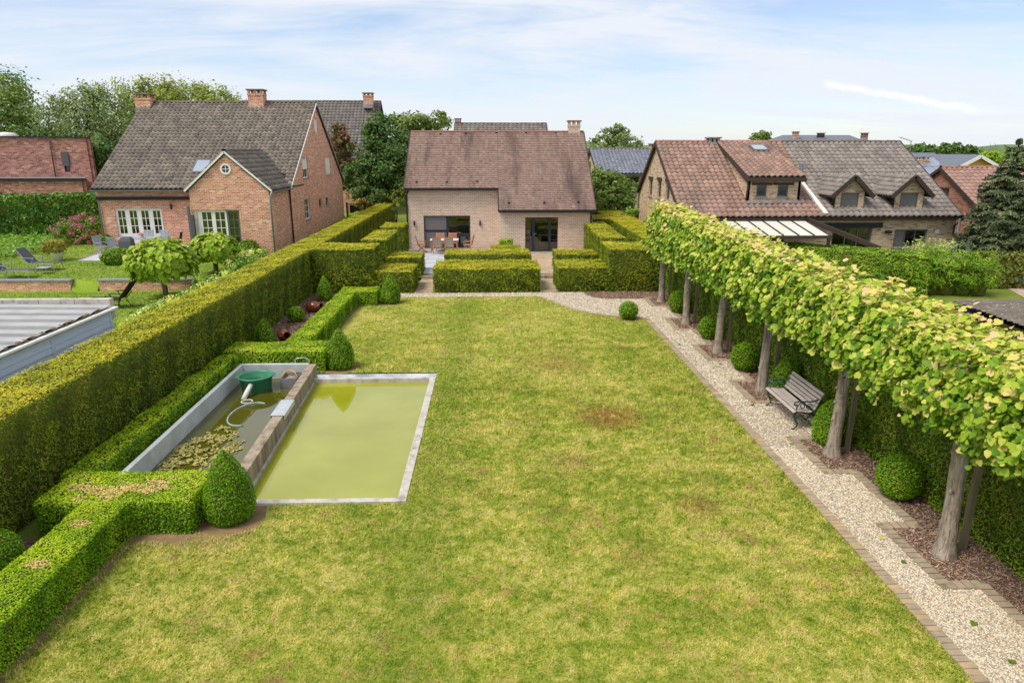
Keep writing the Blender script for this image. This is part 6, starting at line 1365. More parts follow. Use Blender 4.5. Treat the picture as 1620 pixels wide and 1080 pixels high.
# shed with corrugated roof
def shed():
    t = thing('garden_shed', (-13.3, 12.5, 0), 'pale blue plank shed with grey corrugated roof beyond the yew hedge', 'shed')
    x1, x0, y0, y1 = -9.62, -17.5, 7.5, 17.0; zr = lambda x: 2.22+(x1-x)*.012
    ph = .145; npn = 4; pw = (y1-y0)/npn; proto = None; rows = 15
    for i in range(npn):
        ya, yb = y0+pw*i, y0+pw*(i+1)
        for r in range(rows):
            if proto is None:
                mb = MB(); mb.add([(x1-.02, ya+.06, r*ph), (x1+.034, ya+.06, r*ph+.004), (x1+.004, ya+.06, (r+1)*ph-.003), (x1-.02, ya+.06, (r+1)*ph-.003), (x1-.02, yb-.06, r*ph), (x1+.034, yb-.06, r*ph+.004), (x1+.004, yb-.06, (r+1)*ph-.003), (x1-.02, yb-.06, (r+1)*ph-.003)],
                                  [(0, 1, 2, 3), (7, 6, 5, 4), (1, 5, 6, 2), (0, 4, 5, 1), (3, 2, 6, 7), (0, 3, 7, 4)])
                proto = mb.build('plank', M['shedwall'], t); base = proto.location.copy()
            else:
                o = proto.copy(); COL.objects.link(o); o.parent = t; o.location = base+Vector((random.uniform(-.002, .002), pw*i, ph*r))
    for i in range(npn+1): MB().box(x1-.05, x1+.035, y0+pw*i-.06, y0+pw*i+.06, 0, 2.19).build('post', M['shedwall'], t, bevel=.008)
    MB().box(x0, x1-.03, y1-.1, y1, 0, 2.25).build('end_wall', M['shedwall'], t); MB().box(x0, x1-.03, y0, y0+.1, 0, 2.2).build('end_wall', M['shedwall'], t); MB().box(x0, x0+.1, y0+.12, y1-.12, 0, 2.2).build('side_wall', M['shedwall'], t)
    # corrugated sheets: ribs run from left to right
    for s in range(4):
        a, b = y0-.1+(y1-y0)*s/4, y0-.1+(y1-y0+.02)*(s+1)/4; n = int((b-a)/.03); vs, fs = [], []
        for i in range(n+1):
            y = a+(b-a)*i/n; h = .02*math.sin(2*PI*y/.62)
            vs += [(x1+.1, y, zr(x1)+h+.05+.004*s), (x0, y, zr(x0)+h+.05+.004*s)]
        for i in range(n): fs.append((2*i, 2*i+1, 2*i+3, 2*i+2)[::-1])
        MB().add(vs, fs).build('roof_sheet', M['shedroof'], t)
    # parapet of concrete blocks along the far end
    n = 9
    for i in range(n):
        a, b = x0+(x1+.05-x0)*i/n, x0+(x1+.05-x0)*(i+1)/n; MB().box(a+.006, b-.006, y1+.02, y1+.2, 1.9, 2.42).build('parapet_block', M['concrete'], t, bevel=.006)
    MB().box(x1+.075, x1+.20, y0-.1, y1+.1, 2.165, 2.225).build('gutter', M['white'], t, bevel=.015)
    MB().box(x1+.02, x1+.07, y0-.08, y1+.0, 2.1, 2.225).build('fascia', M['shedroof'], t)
    mo = MB()
    for i in range(30):
        y = y0+1+(y1-y0-1.2)*i/30+random.uniform(-.1, .1); mo.lathe((x1+.06, y, 2.24), [(.075, 0), (.06, .04), (.001, .06)], 6)
    o = mo.build('gutter_moss', M['mossm'], t); o['kind'] = 'stuff'
shed()
def lounger(loc, rz, label, fm, tm, name='sun_lounger'):
    """head end at -X, feet at +X"""
    t = thing(name, (0, 0, 0), label, 'lounger', 'sun loungers')
    MB().obox((0, 0, .36), (1, 0, 0), (0, 1, 0), (0, 0, 1), -.3, .95, -.29, .29, 0, .02).build('seat', fm, t, origin=(0, 0, 0))
    a = math.radians(52); d = Vector((-math.cos(a), 0, math.sin(a))); n = Vector((math.sin(a), 0, math.cos(a)))
    MB().obox((-.3, 0, .37), d, (0, 1, 0), n, 0.0, .85, -.29, .29, 0, .02).build('backrest', fm, t, origin=(0, 0, 0))
    mb = MB()
    for s in (-.31, .31):
        mb.tube([(.97, s, .36), (-.3, s, .36), Vector((-.3, s, .36))+d*.88], .018, 8)
    mb.build('frame', tm, t, origin=(0, 0, 0))
    for s in (-.33, .33):
        MB().tube([(.85, s, .35), (.98, s, 0)], .018, 8).build('leg', tm, t, origin=(0, 0, 0)); MB().tube([(-.02, s, .6), (-.12, s, .35), (.05, s, 0)], .018, 8).build('leg', tm, t, origin=(0, 0, 0)); MB().tube([(-.55, s, .58), (-.3, s, .3), (-.45, s, 0)], .018, 8).build('leg', tm, t, origin=(0, 0, 0))
        MB().box(-.55, .05, s-.03, s+.03, .6, .625).build('armrest', tm, t, origin=(0, 0, 0), bevel=.008)
    t.location = loc; t.rotation_euler = (0, 0, rz)
lounger((-21.75, 31.15, uz(31.15)), math.radians(4), 'grey mesh sun lounger at the left edge, above the brick wall', M['fabric'], M['alu'])
lounger((-21.55, 32.95, uz(32.95)), math.radians(-6), 'grey mesh sun lounger beside the potted conifer', M['fabric'], M['alu'])
lounger((-14.95, 26.9, 0), math.radians(182), 'dark lounger with raised back near the round-headed tree', M['fabric_b'], M['black'])
lounger((-14.4, 23.6, 0), math.radians(190), 'dark lounger mostly hidden behind the shed corner', M['fabric_b'], M['black'])
MB_ = MB().box(-21.05, -20.55, 31.85, 32.3, uz(32)+.28, uz(32)+.31)
t = thing('side_table', (-20.8, 32.1, uz(32)), 'small low grey table between the two grey loungers', 'table'); MB_.build('table_top', M['greypaint'], t)
for (a, b) in ((-21, 31.9), (-20.6, 31.9), (-21, 32.25), (-20.6, 32.25)): MB().tube([(a, b, uz(32)), (a, b, uz(32)+.28)], .015, 6).build('leg', M['alu'], t)
# potted conifer
pz = uz(35.2); t = thing('potted_conifer', (-22.1, 35.3, pz), 'olive bushy conifer in a white pot beside the patio', 'plant')
MB().lathe((-22.1, 35.3, pz), [(.001, 0), (.2, 0), (.29, .42), (.31, .44), (.27, .44), (.24, .38), (.001, .38)], 20).build('pot', M['pvc'], t, smooth=True)
P, Nn = blob_cloud([(-22.25, 35.3, pz+.75, .5, .5, .36), (-22.0, 35.3, pz+.82, .5, .5, .38), (-22.55, 35.3, pz+.62, .35, .35, .25)], 1800, 20, .2, .6); M['olive'] = leaf_mat('olive_conifer', [(0, lin(92, 88, 28)), (.5, lin(134, 126, 44)), (1, lin(164, 150, 62))], .2)
foliage('foliage', P, Nn, .12, M['olive'], t, 'spray')
def shrubball(name, c, r, h, label, mats, cat='shrub', sq=(1, 1), dens=700, size=.06): return topiary(name, c, ball_prof(r, h), label, cat, mats, dens, size, squash=sq, wob=.03)
shrubball('box_shrub', (-18.6, 34.3, uz(34.3)-.05), .62, .85, 'rounded box shrub in front of the patio furniture', BB, sq=(1.25, .9), dens=900)
shrubball('box_shrub', (-22.0, 39.7, uz(39.7)), .42, .7, 'small box ball at the left corner of the red brick house', BB)
shrubball('box_shrub', (-12.75, 36.2, uz(36.2)), .55, .9, "box ball at the foot of the bay's right corner", BB)
hedge('box_hedge', [(-17.0, -12.6, 36.25, 36.65, .45, 1.05), (-12.5, -12.05, 35.6, 36.5, .45, 1.0)], 'low box hedge along the foot of the gabled bay', 'hedge', BB, dens=900, size=.05, shape='diamond')
# patio furniture
def slat_chair(loc, rz, label, mat, group, cat='chair', seatmat=None, arms=True):
    t = thing('garden_chair', (0, 0, 0), label, cat, group); O = dict(origin=(0, 0, 0))
    for i in range(5): MB().box(-.24+.1*i, -.16+.1*i, -.22, .22, .42, .44).build('seat_slat', seatmat or mat, t, **O)
    a = math.radians(14)
    mb = MB(); d = Vector((0, math.sin(a), math.cos(a))); n = Vector((0, -math.cos(a), math.sin(a)))
    if seatmat: mb.obox((0, .22, .46), XV, d, n, -.22, .22, .05, .5, 0, .02); mb.build('backrest', seatmat, t, **O)
    else:
        for i in range(6):
            MB().obox((0, .22, .46), XV, d, n, -.22+.075*i, -.165+.075*i, .04, .5, 0, .02).build('back_slat', mat, t, **O)
    MB().obox((0, .22, .44), XV, d, n, -.25, .25, .5, .56, -.005, .025).build('back_rail', mat, t, **O)
    for s in (-.235, .235):
        MB().bar((s, -.24, 0), (s, .24, .45), .03, .03).build('leg', mat, t, **O); MB().bar((s, .3, 0), (s, -.22, .43), .03, .03).build('leg', mat, t, **O); MB().bar((s, .22, .44), (s, .36, 1.02), .03, .03).build('back_post', mat, t, **O)
        if arms: MB().box(s-.03, s+.03, -.24, .26, .63, .65).build('armrest', mat, t, **O); MB().box(s-.015, s+.015, -.22, -.19, .42, .63).build('arm_post', mat, t, **O)
    t.location = loc; t.rotation_euler = (0, 0, rz)
TC = Vector((-19.2, 37.9, uz(37.9)+.012))
t = thing('garden_table', TC, 'oval grey garden table on the patio of the red brick house', 'table')
n = 28; pts = [(TC.x+1.15*math.cos(2*PI*j/n), TC.y+.6*math.sin(2*PI*j/n), TC.z+.72) for j in range(n)]
MB().prism(pts, (0, 0, .03)).build('table_top', M['greypaint'], t)
for sx in (-.6, .6):
    for sy in (-1, 1): MB().bar((TC.x+sx-.1*sy, TC.y-.35*sy, TC.z), (TC.x+sx, TC.y+.3*sy, TC.z+.72), .05, .05).build('leg', M['greypaint'], t)
gl_ = 'grey slatted patio chairs'
slat_chair((-20.75, 37.0, uz(37)+.012), math.radians(70), 'grey slatted chair at the left end of the oval table', M['greypaint'], gl_)
slat_chair((-19.9, 36.75, uz(36.7)+.012), math.radians(172), 'grey slatted chair on the near side of the oval table', M['greypaint'], gl_)
slat_chair((-19.3, 38.95, uz(38.9)+.012), math.radians(0), 'grey slatted chair in front of the white french doors, left one', M['greypaint'], gl_)
slat_chair((-18.45, 38.9, uz(38.9)+.012), math.radians(-8), 'grey slatted chair in front of the white french doors, right one', M['greypaint'], gl_)
slat_chair((-17.4, 38.2, uz(38.2)+.012), math.radians(-80), 'dark slatted chair at the right end of the oval table', M['fabric_b'], gl_)
pz = TC.z+.752; t = thing('flower_bowl', (TC.x+.1, TC.y+.1, pz), 'small bowl of pale flowers on the oval patio table', 'bowl'); MB().lathe((TC.x+.1, TC.y+.1, pz), [(.001, 0), (.08, 0), (.15, .1), (.13, .1), (.001, .06)], 16).build('bowl', M['pvc'], t, smooth=True)
P, Nn = blob_cloud([(TC.x+.1, TC.y+.1, pz+.17, .2, .2, .1)], 120, 10, .2, .5); foliage('flowers', P, Nn, .07, M['rose'], t)
bz = uz(36.3)+.01; t = thing('barbecue', (-18.95, 36.1, bz), 'covered dark grey barbecue beside the oval table', 'barbecue')
MB().add([(-19.35, 35.85, bz+.12), (-18.6, 35.85, bz+.12), (-18.6, 36.35, bz+.12), (-19.35, 36.35, bz+.12), (-19.3, 35.9, bz+.85), (-18.65, 35.9, bz+.85), (-18.65, 36.3, bz+.95), (-19.3, 36.3, bz+.95), (-19.2, 36.0, bz+1.05), (-18.75, 36.0, bz+1.05), (-18.75, 36.25, bz+1.08), (-19.2, 36.25, bz+1.08)],
         [(0, 3, 2, 1), (0, 1, 5, 4), (1, 2, 6, 5), (2, 3, 7, 6), (3, 0, 4, 7), (4, 5, 9, 8), (5, 6, 10, 9), (6, 7, 11, 10), (7, 4, 8, 11), (8, 9, 10, 11)]).build('cover', M['fabric'], t, bevel=.04)
for a in (-19.3, -18.65): MB().box(a-.03, a+.03, 35.95, 36.25, bz, bz+.12).build('leg', M['black'], t)
# pink hydrangea, ivy bank, laurel hedge
t = thing('pink_hydrangea', (-24.0, 41.2, uz(41)), 'large hydrangea in pink and purple bloom at the left of the red brick house', 'shrub')
bl = [(-24.9, 40.8, 1.35, .75, .7, .75), (-24.1, 41.0, 1.55, .8, .7, .85), (-23.3, 41.3, 1.5, .7, .6, .8), (-23.7, 40.5, 1.1, .7, .6, .55)]
P, Nn = blob_cloud(bl, 2600, 26, .25, .5); foliage('foliage', P, Nn, .17, M['shrub'], t)
P, Nn = blob_cloud(bl, 150, 90, .05, .97); Q = np.vstack([p+RNG.normal(0, .075, (26, 3)) for p in P]); foliage('flower_heads', Q, np.repeat(Nn, 26, 0), .09, M['rose'], t, kind='stuff')
k_ = 2600; P = np.stack([RNG.uniform(-31, -23.4, k_), RNG.uniform(35, 42.8, k_), np.zeros(k_)], 1); P = P[(P[:, 0] < -24.9+(P[:, 1]-35)*.12) & (P[:, 1] > 35+(-P[:, 0]-26)*.5)]; P[:, 2] = uz(P[:, 1])+.15+.12*lowfreq(P, 1.5)+RNG.uniform(0, .15, len(P))
tag(foliage('ivy', P, np.tile((0, -.4, 1.), (len(P), 1)), .2, M['shrub'], None, 'oval', kind='stuff'), 'bank of ivy ground cover below the laurel hedge', 'ground cover')
h = hedge('laurel_hedge', [(-36.5, -23.4, 43.4, 45.2, .7, 3.3)], 'glossy dark laurel hedge left of the red brick house', 'hedge', [M['laurel'], M['twig']], dens=330, size=.13, shape='oval', jit=.7, uptone=False, rough=.1, gap=.2)
h.rotation_euler = (0, 0, math.radians(17))
# white-green hydrangeas along the yew hedge
for i in range(10):
    y = 20.5+i*1.35; x = -11.15+.12*math.sin(i*2.1)-.1*(i > 5); z0 = 0 if y < 30.4 else uz(y); r = .72+.1*math.sin(i*1.7)
    nm = ['nearest to the shed corner', 'second along from the shed corner', 'third along from the shed', 'fourth along from the shed', 'left of the nearer tree trunk', 'right behind the nearer tree trunk', 'between the two round-headed trees', 'just before the farther round-headed tree', 'under the farther round-headed tree', 'farthest along towards the bay'][i]
    t = thing('hydrangea_shrub', (x, y, z0), 'pale lime hydrangea by the yew hedge, '+nm, 'shrub', 'lime hydrangeas along the yew hedge')
    bl = [(x, y, z0+.55, r, .75, .5), (x-.45, y+.2, z0+.42, .5, .5, .4)]
    P, Nn = blob_cloud(bl, 900, 22, .25, .5); foliage('foliage', P, Nn, .13, M['shrub'], t)
    P, Nn = blob_cloud(bl, 60, 60, .05, .99); ok = Nn[:, 2] > -.1; P, Nn = P[ok], Nn[ok]; Q = np.vstack([p+RNG.normal(0, .065, (22, 3)) for p in P]); foliage('flower_heads', Q, np.repeat(Nn, 22, 0), .085, M['hydr'], t, kind='stuff', rbias=.1)
# round-headed catalpas with large leaves
CATL = []
for q in range(6):
    T, FT = SHAPES['heart']; me = bpy.data.meshes.new('leaf'); T2 = T.copy(); T2[:, 2] -= .35*T2[:, 1]**2; me.from_pydata([tuple(p) for p in T2], [], [tuple(int(a) for a in f) for f in FT]); me.materials.append(M['catalpa'])
    a = me.attributes.new('rnd', 'FLOAT', 'FACE'); a.data.foreach_set('value', np.full(len(FT), (q+.5)/6, dtype=np.float32)); CATL.append(me)
def catalpa(base, zc, rx, rz_, label):
    t = thing('catalpa_tree', base, label, 'tree', 'round-headed catalpas'); x, y, z = base
    mb = MB(); mb.tube([(x, y, z-.05), (x+.03, y, z+.4), (x-.02, y, zc-.2), (x, y, zc+.2)], [.13, .105, .1, .08], 10)
    for k in range(9): a = 2*PI*k/9; mb.tube([(x, y, zc-.15), (x+rx*.4*math.cos(a), y+rx*.4*math.sin(a), zc+.15), (x+rx*.8*math.cos(a), y+rx*.8*math.sin(a), zc+.1)], [.05, .03, .012], 6)
    mb.build('trunk', M['stake'], t, smooth=True)
    n = 1500; u = RNG.uniform(-.6, 1, n); th = RNG.uniform(0, 2*PI, n); s = np.sqrt(np.clip(1-u**2, 0, 1)); rad = RNG.uniform(.72, 1.03, n)+.08*np.sin(th*5)
    P = np.stack([x+rx*s*np.cos(th)*rad, y+rx*s*np.sin(th)*rad, zc+rz_*u*rad], 1); Nn = np.stack([s*np.cos(th), s*np.sin(th), u+.5], 1)+RNG.normal(0, .28, (n, 3))
    r = np.clip(.5+.2*u+RNG.normal(0, .2, n), 0, 1); sz = .25*RNG.uniform(.7, 1.25, n)
    front = np.argsort(P[:, 1]-P[:, 2]*.6)[:220]; mk = np.ones(n, bool); mk[front] = False
    # blades hang outwards and down: local Y points away from the stem
    def ang(i):
        zz = Vector(Nn[i]).normalized(); yy = Vector((math.cos(th[i]), math.sin(th[i]), -.5)); yy = (yy-zz*yy.dot(zz)).normalized(); xx = yy.cross(zz); return Matrix((xx, yy, zz)).transposed().to_euler()
    v, f, q = leaves(P[mk], Nn[mk], sz[mk], r[mk], 'heart'); o = finish('foliage', v, f, M['catalpa'], None, t, False, q, uv=False); o['kind'] = 'stuff'
    for i in front:
        o = bpy.data.objects.new('leaf', CATL[int(min(r[i]*6, 5.99))]); COL.objects.link(o); o.parent = t; o.location = Vector(P[i])-WORLD[t.name]; o.rotation_euler = ang(i); o.scale = (sz[i],)*3
catalpa((-13.75, 28.6, 0), 1.5, 1.36, 1.0, 'nearer round-headed tree with large lime leaves behind the yew hedge')
catalpa((-12.75, 31.6, uz(31.6)), 1.62, 1.05, .74, 'farther round-headed tree with large lime leaves in front of the bay')
# iron gate and low wall by the left house
t = thing('iron_gate', (-10.6, 54.6, .9), 'black iron gate between the red brick house and the yew hedge', 'gate')
for x in (-11.3, -9.9): MB().box(x-.06, x+.06, 54.5, 54.62, .3, 2.1).build('post', M['black'], t)
for i in range(10): MB().box(-11.2+.13*i, -11.175+.13*i, 54.54, 54.57, .95, 1.95).build('bar', M['black'], t)
MB().box(-11.24, -9.96, 54.53, 54.58, 1.95, 2.0).build('rail', M['black'], t)
t = thing('garden_wall', (-11.2, 58.5, .5), 'low red brick wall with a dark opening behind the iron gate', 'wall')
wall(t, (-13.5, 58.5, 0), XV, FR, [(0, .2), (5.2, .2), (5.2, 2.75), (0, 2.75)], [(1.6, 2.6, .3, 1.6)], M['brick_l']); MB().quad((-12.0, 58.7, .2), (-10.8, 58.7, .2), (-10.8, 58.7, 1.7), (-12.0, 58.7, 1.7)).build('dark_door', M['black'], t)

# ================================================================== terrace furniture of the middle house
TZc = .25
t = thing('garden_table', (-2.75, 40.2, TZc), 'rectangular pale topped table on the middle terrace', 'table'); MB().box(-3.6, -1.95, 39.75, 40.6, TZc+.71, TZc+.75).build('table_top', M['tablewhite'], t, bevel=.006)
for (a, b) in ((-3.52, 39.83), (-2.03, 39.83), (-3.52, 40.52), (-2.03, 40.52)): MB().box(a-.035, a+.035, b-.035, b+.035, TZc, TZc+.71).build('leg', M['teak'], t)
gt = 'teak chairs around the terrace table'
slat_chair((-3.15, 39.45, TZc), math.radians(180), 'teak chair on the lawn side of the table, left one', M['teak'], gt, seatmat=M['linen'])
slat_chair((-2.45, 39.45, TZc), math.radians(178), 'teak chair on the lawn side of the table, right one', M['teak'], gt, seatmat=M['linen'])
slat_chair((-3.1, 40.95, TZc), 0, 'teak chair with its back to the window, left one', M['teak'], gt)
slat_chair((-2.35, 40.95, TZc), 0, 'teak chair with its back to the window, right one', M['teak'], gt)
slat_chair((-4.1, 40.1, TZc), math.radians(95), 'teak chair at the left end of the terrace table', M['teak'], gt)
slat_chair((-1.4, 40.1, TZc), math.radians(-98), 'teak chair at the right end of the terrace table', M['teak'], gt)

# ================================================================== buildings farther back
def simple_house(name, label, x0, x1, fy, ez, ry, rz, by, wmat, tmat, wins=(), rm=None, tw=.3, rh=.36, seed=1, gz=0., chim=(), prof='pan', left_gable=(), cm=None, over=.2):
    t = thing(name, ((x0+x1)/2, (fy+by)/2, gz), label, 'house'); sl = (rz-ez)/(ry-fy+over); zw = ez+over*sl-.06
    hs = [(a-x0, b-x0, c, d) for (a, b, c, d) in wins]
    wall(t, (x0, fy, 0), XV, FR, [(0, gz-.3), (x1-x0, gz-.3), (x1-x0, zw), (0, zw)], hs, wmat)
    for h in hs: window(t, (x0, fy, 0), XV, FR, *h, M['greyframe'], M['dglass'], cols=2, fw=.07)
    g = [(by-b, by-a, c, d) for (a, b, c, d) in left_gable]
    wall(t, (x0, by, 0), -YV, LF, [(0, gz-.3), (by-fy, gz-.3), (by-fy, zw), (by-ry, rz-.06), (0, zw)], g, wmat)
    for h in g: window(t, (x0, by, 0), -YV, LF, *h, M['greyframe'], M['dglass'], fw=.08)
    wall(t, (x1, fy, 0), YV, RT, [(0, gz-.3), (by-fy, gz-.3), (by-fy, zw), (ry-fy, rz-.06), (0, zw)], [], wmat)
    wall(t, (x1, by, 0), -XV, YV, [(0, gz-.3), (x1-x0, gz-.3), (x1-x0, zw), (0, zw)], [], wmat)
    slope(t, x0-.15, x1+.15, fy-over, ez, ry, rz, tw, rh, tmat, prof, seed=seed); slope(t, x0-.15, x1+.15, by+over, ez, ry, rz, tw*2, rh*1.5, tmat, prof, seed=seed+1)
    ridge(t, (x0-.15, ry, rz+.02), (x1+.15, ry, rz+.02), rm or M['pantile_ridge'], .13, .5)
    for xx in (x0-.17, x1+.17): MB().bar((xx, fy-over, ez-.06), (xx, ry, rz-.05), .04, .18).build('barge_board', M['dkbrown'], t); MB().bar((xx, by+over, ez-.06), (xx, ry, rz-.05), .04, .18).build('barge_board', M['dkbrown'], t)
    gutter(t, (x0-.1, fy-over-.07, ez-.06), (x1+.1, fy-over-.07, ez-.06), M['zinc'])
    for (cx, cy, w, z1) in chim: chimney(t, (cx, cy), w, w*.85, rz-.7, z1, cm or wmat, M['chimney_cap'])
    return t
simple_house('brick_house', 'red brick house with slate roof and arched chimney behind the big left house', -22, -11.05, 66.5, 5.2, 72, 10.65, 77.5, M['brick_l'], M['tile_s'], chim=((-11.95, 71.0, .9, 11.35),), tw=.35, rh=.4, seed=41)
simple_house('brick_house', 'house whose grey ridge just shows over the middle house', -3.4, 5.3, 63.5, 4.8, 70, 8.5, 76.5, M['brick_d'], M['tile_s'], chim=((-3.2, 70, .55, 8.95),), tw=.4, rh=.45, seed=43)
p = AY(990, 295, 55.2)
simple_house('brick_house', 'beige house with blue-grey tiled roof right of the middle house', 8.45, 17.5, 55.2, 4.25, 59.5, 6.1, 63.8, M['beige'], M['tile_b'], wins=((10.75, 11.7, 2.7, 4.0), (12.5, 13.3, 2.7, 4.0)), chim=((13.6, 59.3, .6, 6.5),), tw=.3, rh=.36, seed=45)
# hip roof with three chimneys
t = thing('hip_roof_house', (34, 74, 0), 'slate hip-roofed house with chimneys beyond the right ridge', 'house')
MB().box(29.4, 38.0, 70.3, 78, 0, 6.6).build('wall', M['brick_d'], t)
hp = [(29.1, 70, 6.55), (38.4, 70, 6.55), (38.4, 78.3, 6.55), (29.1, 78.3, 6.55), (30.6, 74, 7.55), (37.7, 74, 7.55)]
MB().add(hp, [(0, 1, 5, 4), (1, 2, 5), (2, 3, 4, 5), (3, 0, 4)]).build('roof', M['tile_b'], t)
for (px, w, pt, m) in ((1258, .5, 209, M['brick_l']), (1298, .55, 211, M['dkbrown']), (1367, .5, 211, M['brick_d'])):
    c = AY(px, 218, 72.5); chimney(t, (c.x, 72.5), w, w, 6.9, AY(px, pt, 72.5).z, m, M['chimney_cap'])
# far right: brick gable with pink-red roof
x0 = 26.4; ap = AX(1492, 265.5, x0); fp = AX(1556, 333, x0); sl_ = (ap.z-fp.z)/(ap.y-fp.y); eY = ap.y-(ap.z-2.3)/sl_
w0 = AX(1484, 302, x0)
th_ = simple_house('brick_house', 'brown brick house with pink-red tiles behind the spruce', x0, 33, eY+.2, 2.3, ap.y, ap.z, 2*ap.y-eY, M['brick_b'], M['tile_p'], rm=M['ridge_r'], seed=47, left_gable=((w0.y-1.0, w0.y+.1, 2.6, 3.9),))
# yellow gable with solar roof
t = thing('gabled_house', (38, 60, 0), 'ochre gabled house with grey roof and solar panels at the far right', 'house')
gxl, gxr, gxm, gY = AY(1520, 262, 57).x-1.2, AY(1572, 265, 57).x+1.2, AY(1547, 247, 57).x, 57
gzz = AY(1547, 247, 57).z
wall(t, (gxl, gY, 0), XV, FR, [(0, 0), (gxr-gxl, 0), (gxr-gxl, 4.2), (gxm-gxl, gzz-.1), (0, 4.2)], [], M['render_y'])
for s, xe_ in ((-1, gxl-.5), (1, gxr+.5)):
    sl2 = (gzz-4.2)/(gxm-gxl); ze = 4.2-.5*sl2
    MB().prism([(xe_, gY-.4, ze), (xe_, gY+12, ze), (gxm, gY+12, gzz), (gxm, gY-.4, gzz)], (0, 0, .12)).build('roof_slope', M['tile_b'], t); MB().bar((xe_, gY-.42, ze-.02), (gxm, gY-.42, gzz-.02), .06, .25).build('barge_board', M['white'], t)
MB().box(gxl, gxr, gY+.3, gY+12, 0, 4.0).build('wall', M['render_y'], t)
bxl = AY(1440, 245, 62).x
wz_ = AY(1500, 243.5, 62).z
MB().prism([(bxl-3, 56.5, 3.4), (gxm-.5, 56.5, 3.4), (gxm-.5, 62, wz_), (bxl-3, 62, wz_)], (0, 0, .1)).build('roof_slope', M['tile_b'], t); MB().box(bxl-3, gxm-.6, 57, 68, 0, 3.3).build('wall', M['beige'], t); MB().prism([(bxl-3, 68, 3.4), (gxm-.5, 68, 3.4), (gxm-.5, 62, wz_), (bxl-3, 62, wz_)], (0, 0, .1)).build('roof_slope', M['tile_b'], t)
V = Vector((0, 5.5, wz_-3.4)).normalized(); N = V.cross(XV)*-1; M['solar'] = plain('solar_glass', lin(140, 144, 160), lin(124, 128, 146), 1, .2, .6)
for i in range(5):
    for j in range(2): MB().obox((gxm-7+1.15*i, 57.4, 3.4+(.9)*(wz_-3.4)/5.5+.0), XV, V, V.cross(XV), 0, 1.1, 0+j*1.9, 1.82+j*1.9, -.2, -.14).build('solar_panel', M['solar'], t)
c = AY(1459, 254, 60); chimney(t, (c.x, 60), .75, .8, 4.4, AY(1459, 248, 60).z, M['brick_r'], M['lead'])
p = AY(1443, 243, 50); t = thing('tv_antenna', (p.x, 50, 4.4), 'thin television aerial on a pole above the right roofs', 'antenna')
a0 = AY(1441.5, 236, 50); a1 = AY(1441.5, 223, 50); MB().tube([(a0.x, 50, 4.0), (a1.x, 50, a1.z)], .03, 6).build('mast', M['zinc'], t); MB().tube([(a1.x+.05, 50, a1.z-.05), (a1.x-.9, 50, a1.z+.25)], .018, 6).build('boom', M['zinc'], t)
for i in range(5): MB().tube([(a1.x-.2*i, 49.75, a1.z+.06*i), (a1.x-.2*i, 50.25, a1.z+.06*i)], .012, 5).build('element', M['zinc'], t)
MB().tube([(a0.x, 50, 0), (a0.x, 50, 4.0)], .05, 6).build('pole', M['zinc'], t)
# flat-roofed brick house far left
t = thing('flat_roof_house', (-40, 60, 0), 'dark red brick flat-roofed house at the left edge', 'house'); xr_ = AY(141, 217, 57).x; zt_ = AY(141, 218, 57).z
wn = (AY(98, 243, 57), AY(112, 272, 57))
wall(t, (-56, 57, 0), XV, FR, [(0, 0), (xr_+56, 0), (xr_+56, zt_), (0, zt_+.2)], [(wn[0].x+56, wn[1].x+56, wn[1].z, wn[0].z)], M['brick_d'])
window(t, (-56, 57, 0), XV, FR, wn[0].x+56, wn[1].x+56, wn[1].z, wn[0].z, M['black'], M['dglass'], fw=.08)
MB().box(wn[0].x-.05, wn[1].x+.05, 56.9, 57.06, wn[0].z-.95, wn[0].z+.12).build('roller_shutter', M['fabric'], t)
wall(t, (xr_, 57, 0), Vector((-.52, .854, 0)), Vector((.854, .52, 0)), [(0, 0), (10, 0), (10, zt_), (0, zt_)], [], M['brick_d']); MB().prism([(-56, 57.1, zt_-.4), (xr_-.1, 57.1, zt_-.4), (xr_-5.3, 65.5, zt_-.4), (-56, 65.5, zt_-.4)], (0, 0, .2)).build('roof', M['black'], t)
MB().bar((-56, 56.95, zt_+.22), (xr_+.05, 56.95, zt_+.02), .14, .08).build('coping', M['black'], t)
pipe(t, [(AY(78, 222, 56.9).x, 56.9, zt_-.2), (AY(78, 222, 56.9).x, 56.9, 3.2)], M['dkbrown'])
z2 = AY(100, 285, 54).z; xr2 = AY(118, 284, 54).x+.8
wall(t, (-56, 54, 0), XV, FR, [(0, 0), (xr2+56, 0), (xr2+56, z2), (0, z2)], [], M['brick_d']); MB().prism([(-56, 53.9, z2+.002), (xr2+.1, 53.9, z2+.002), (xr2-1.7, 57, z2+.002), (-56, 57, z2+.002)], (0, 0, .118)).build('lower_roof', M['zinc'], t); MB().box(-56, xr2+.1, 53.86, 53.895, z2-.06, z2+.14).build('fascia', M['black'], t)
wall(t, (xr2, 54, 0), Vector((-.52, .854, 0)), Vector((.854, .52, 0)), [(0, 0), (3.4, 0), (3.4, z2), (0, z2)], [], M['brick_d'])
wall(t, (xr_, 60, 0), XV, FR, [(0, 0), (5.5, 0), (5.5, 3.9), (0, 3.9)], [], M['brick_d'], name='side_wing')
dm = AY(8, 209, 60); MB().lathe((dm.x, 60, zt_), [(.9, 0), (.9, .25), (.7, .42), (.001, .5)], 16).build('roof_dome', M['pvc'], t, smooth=True)

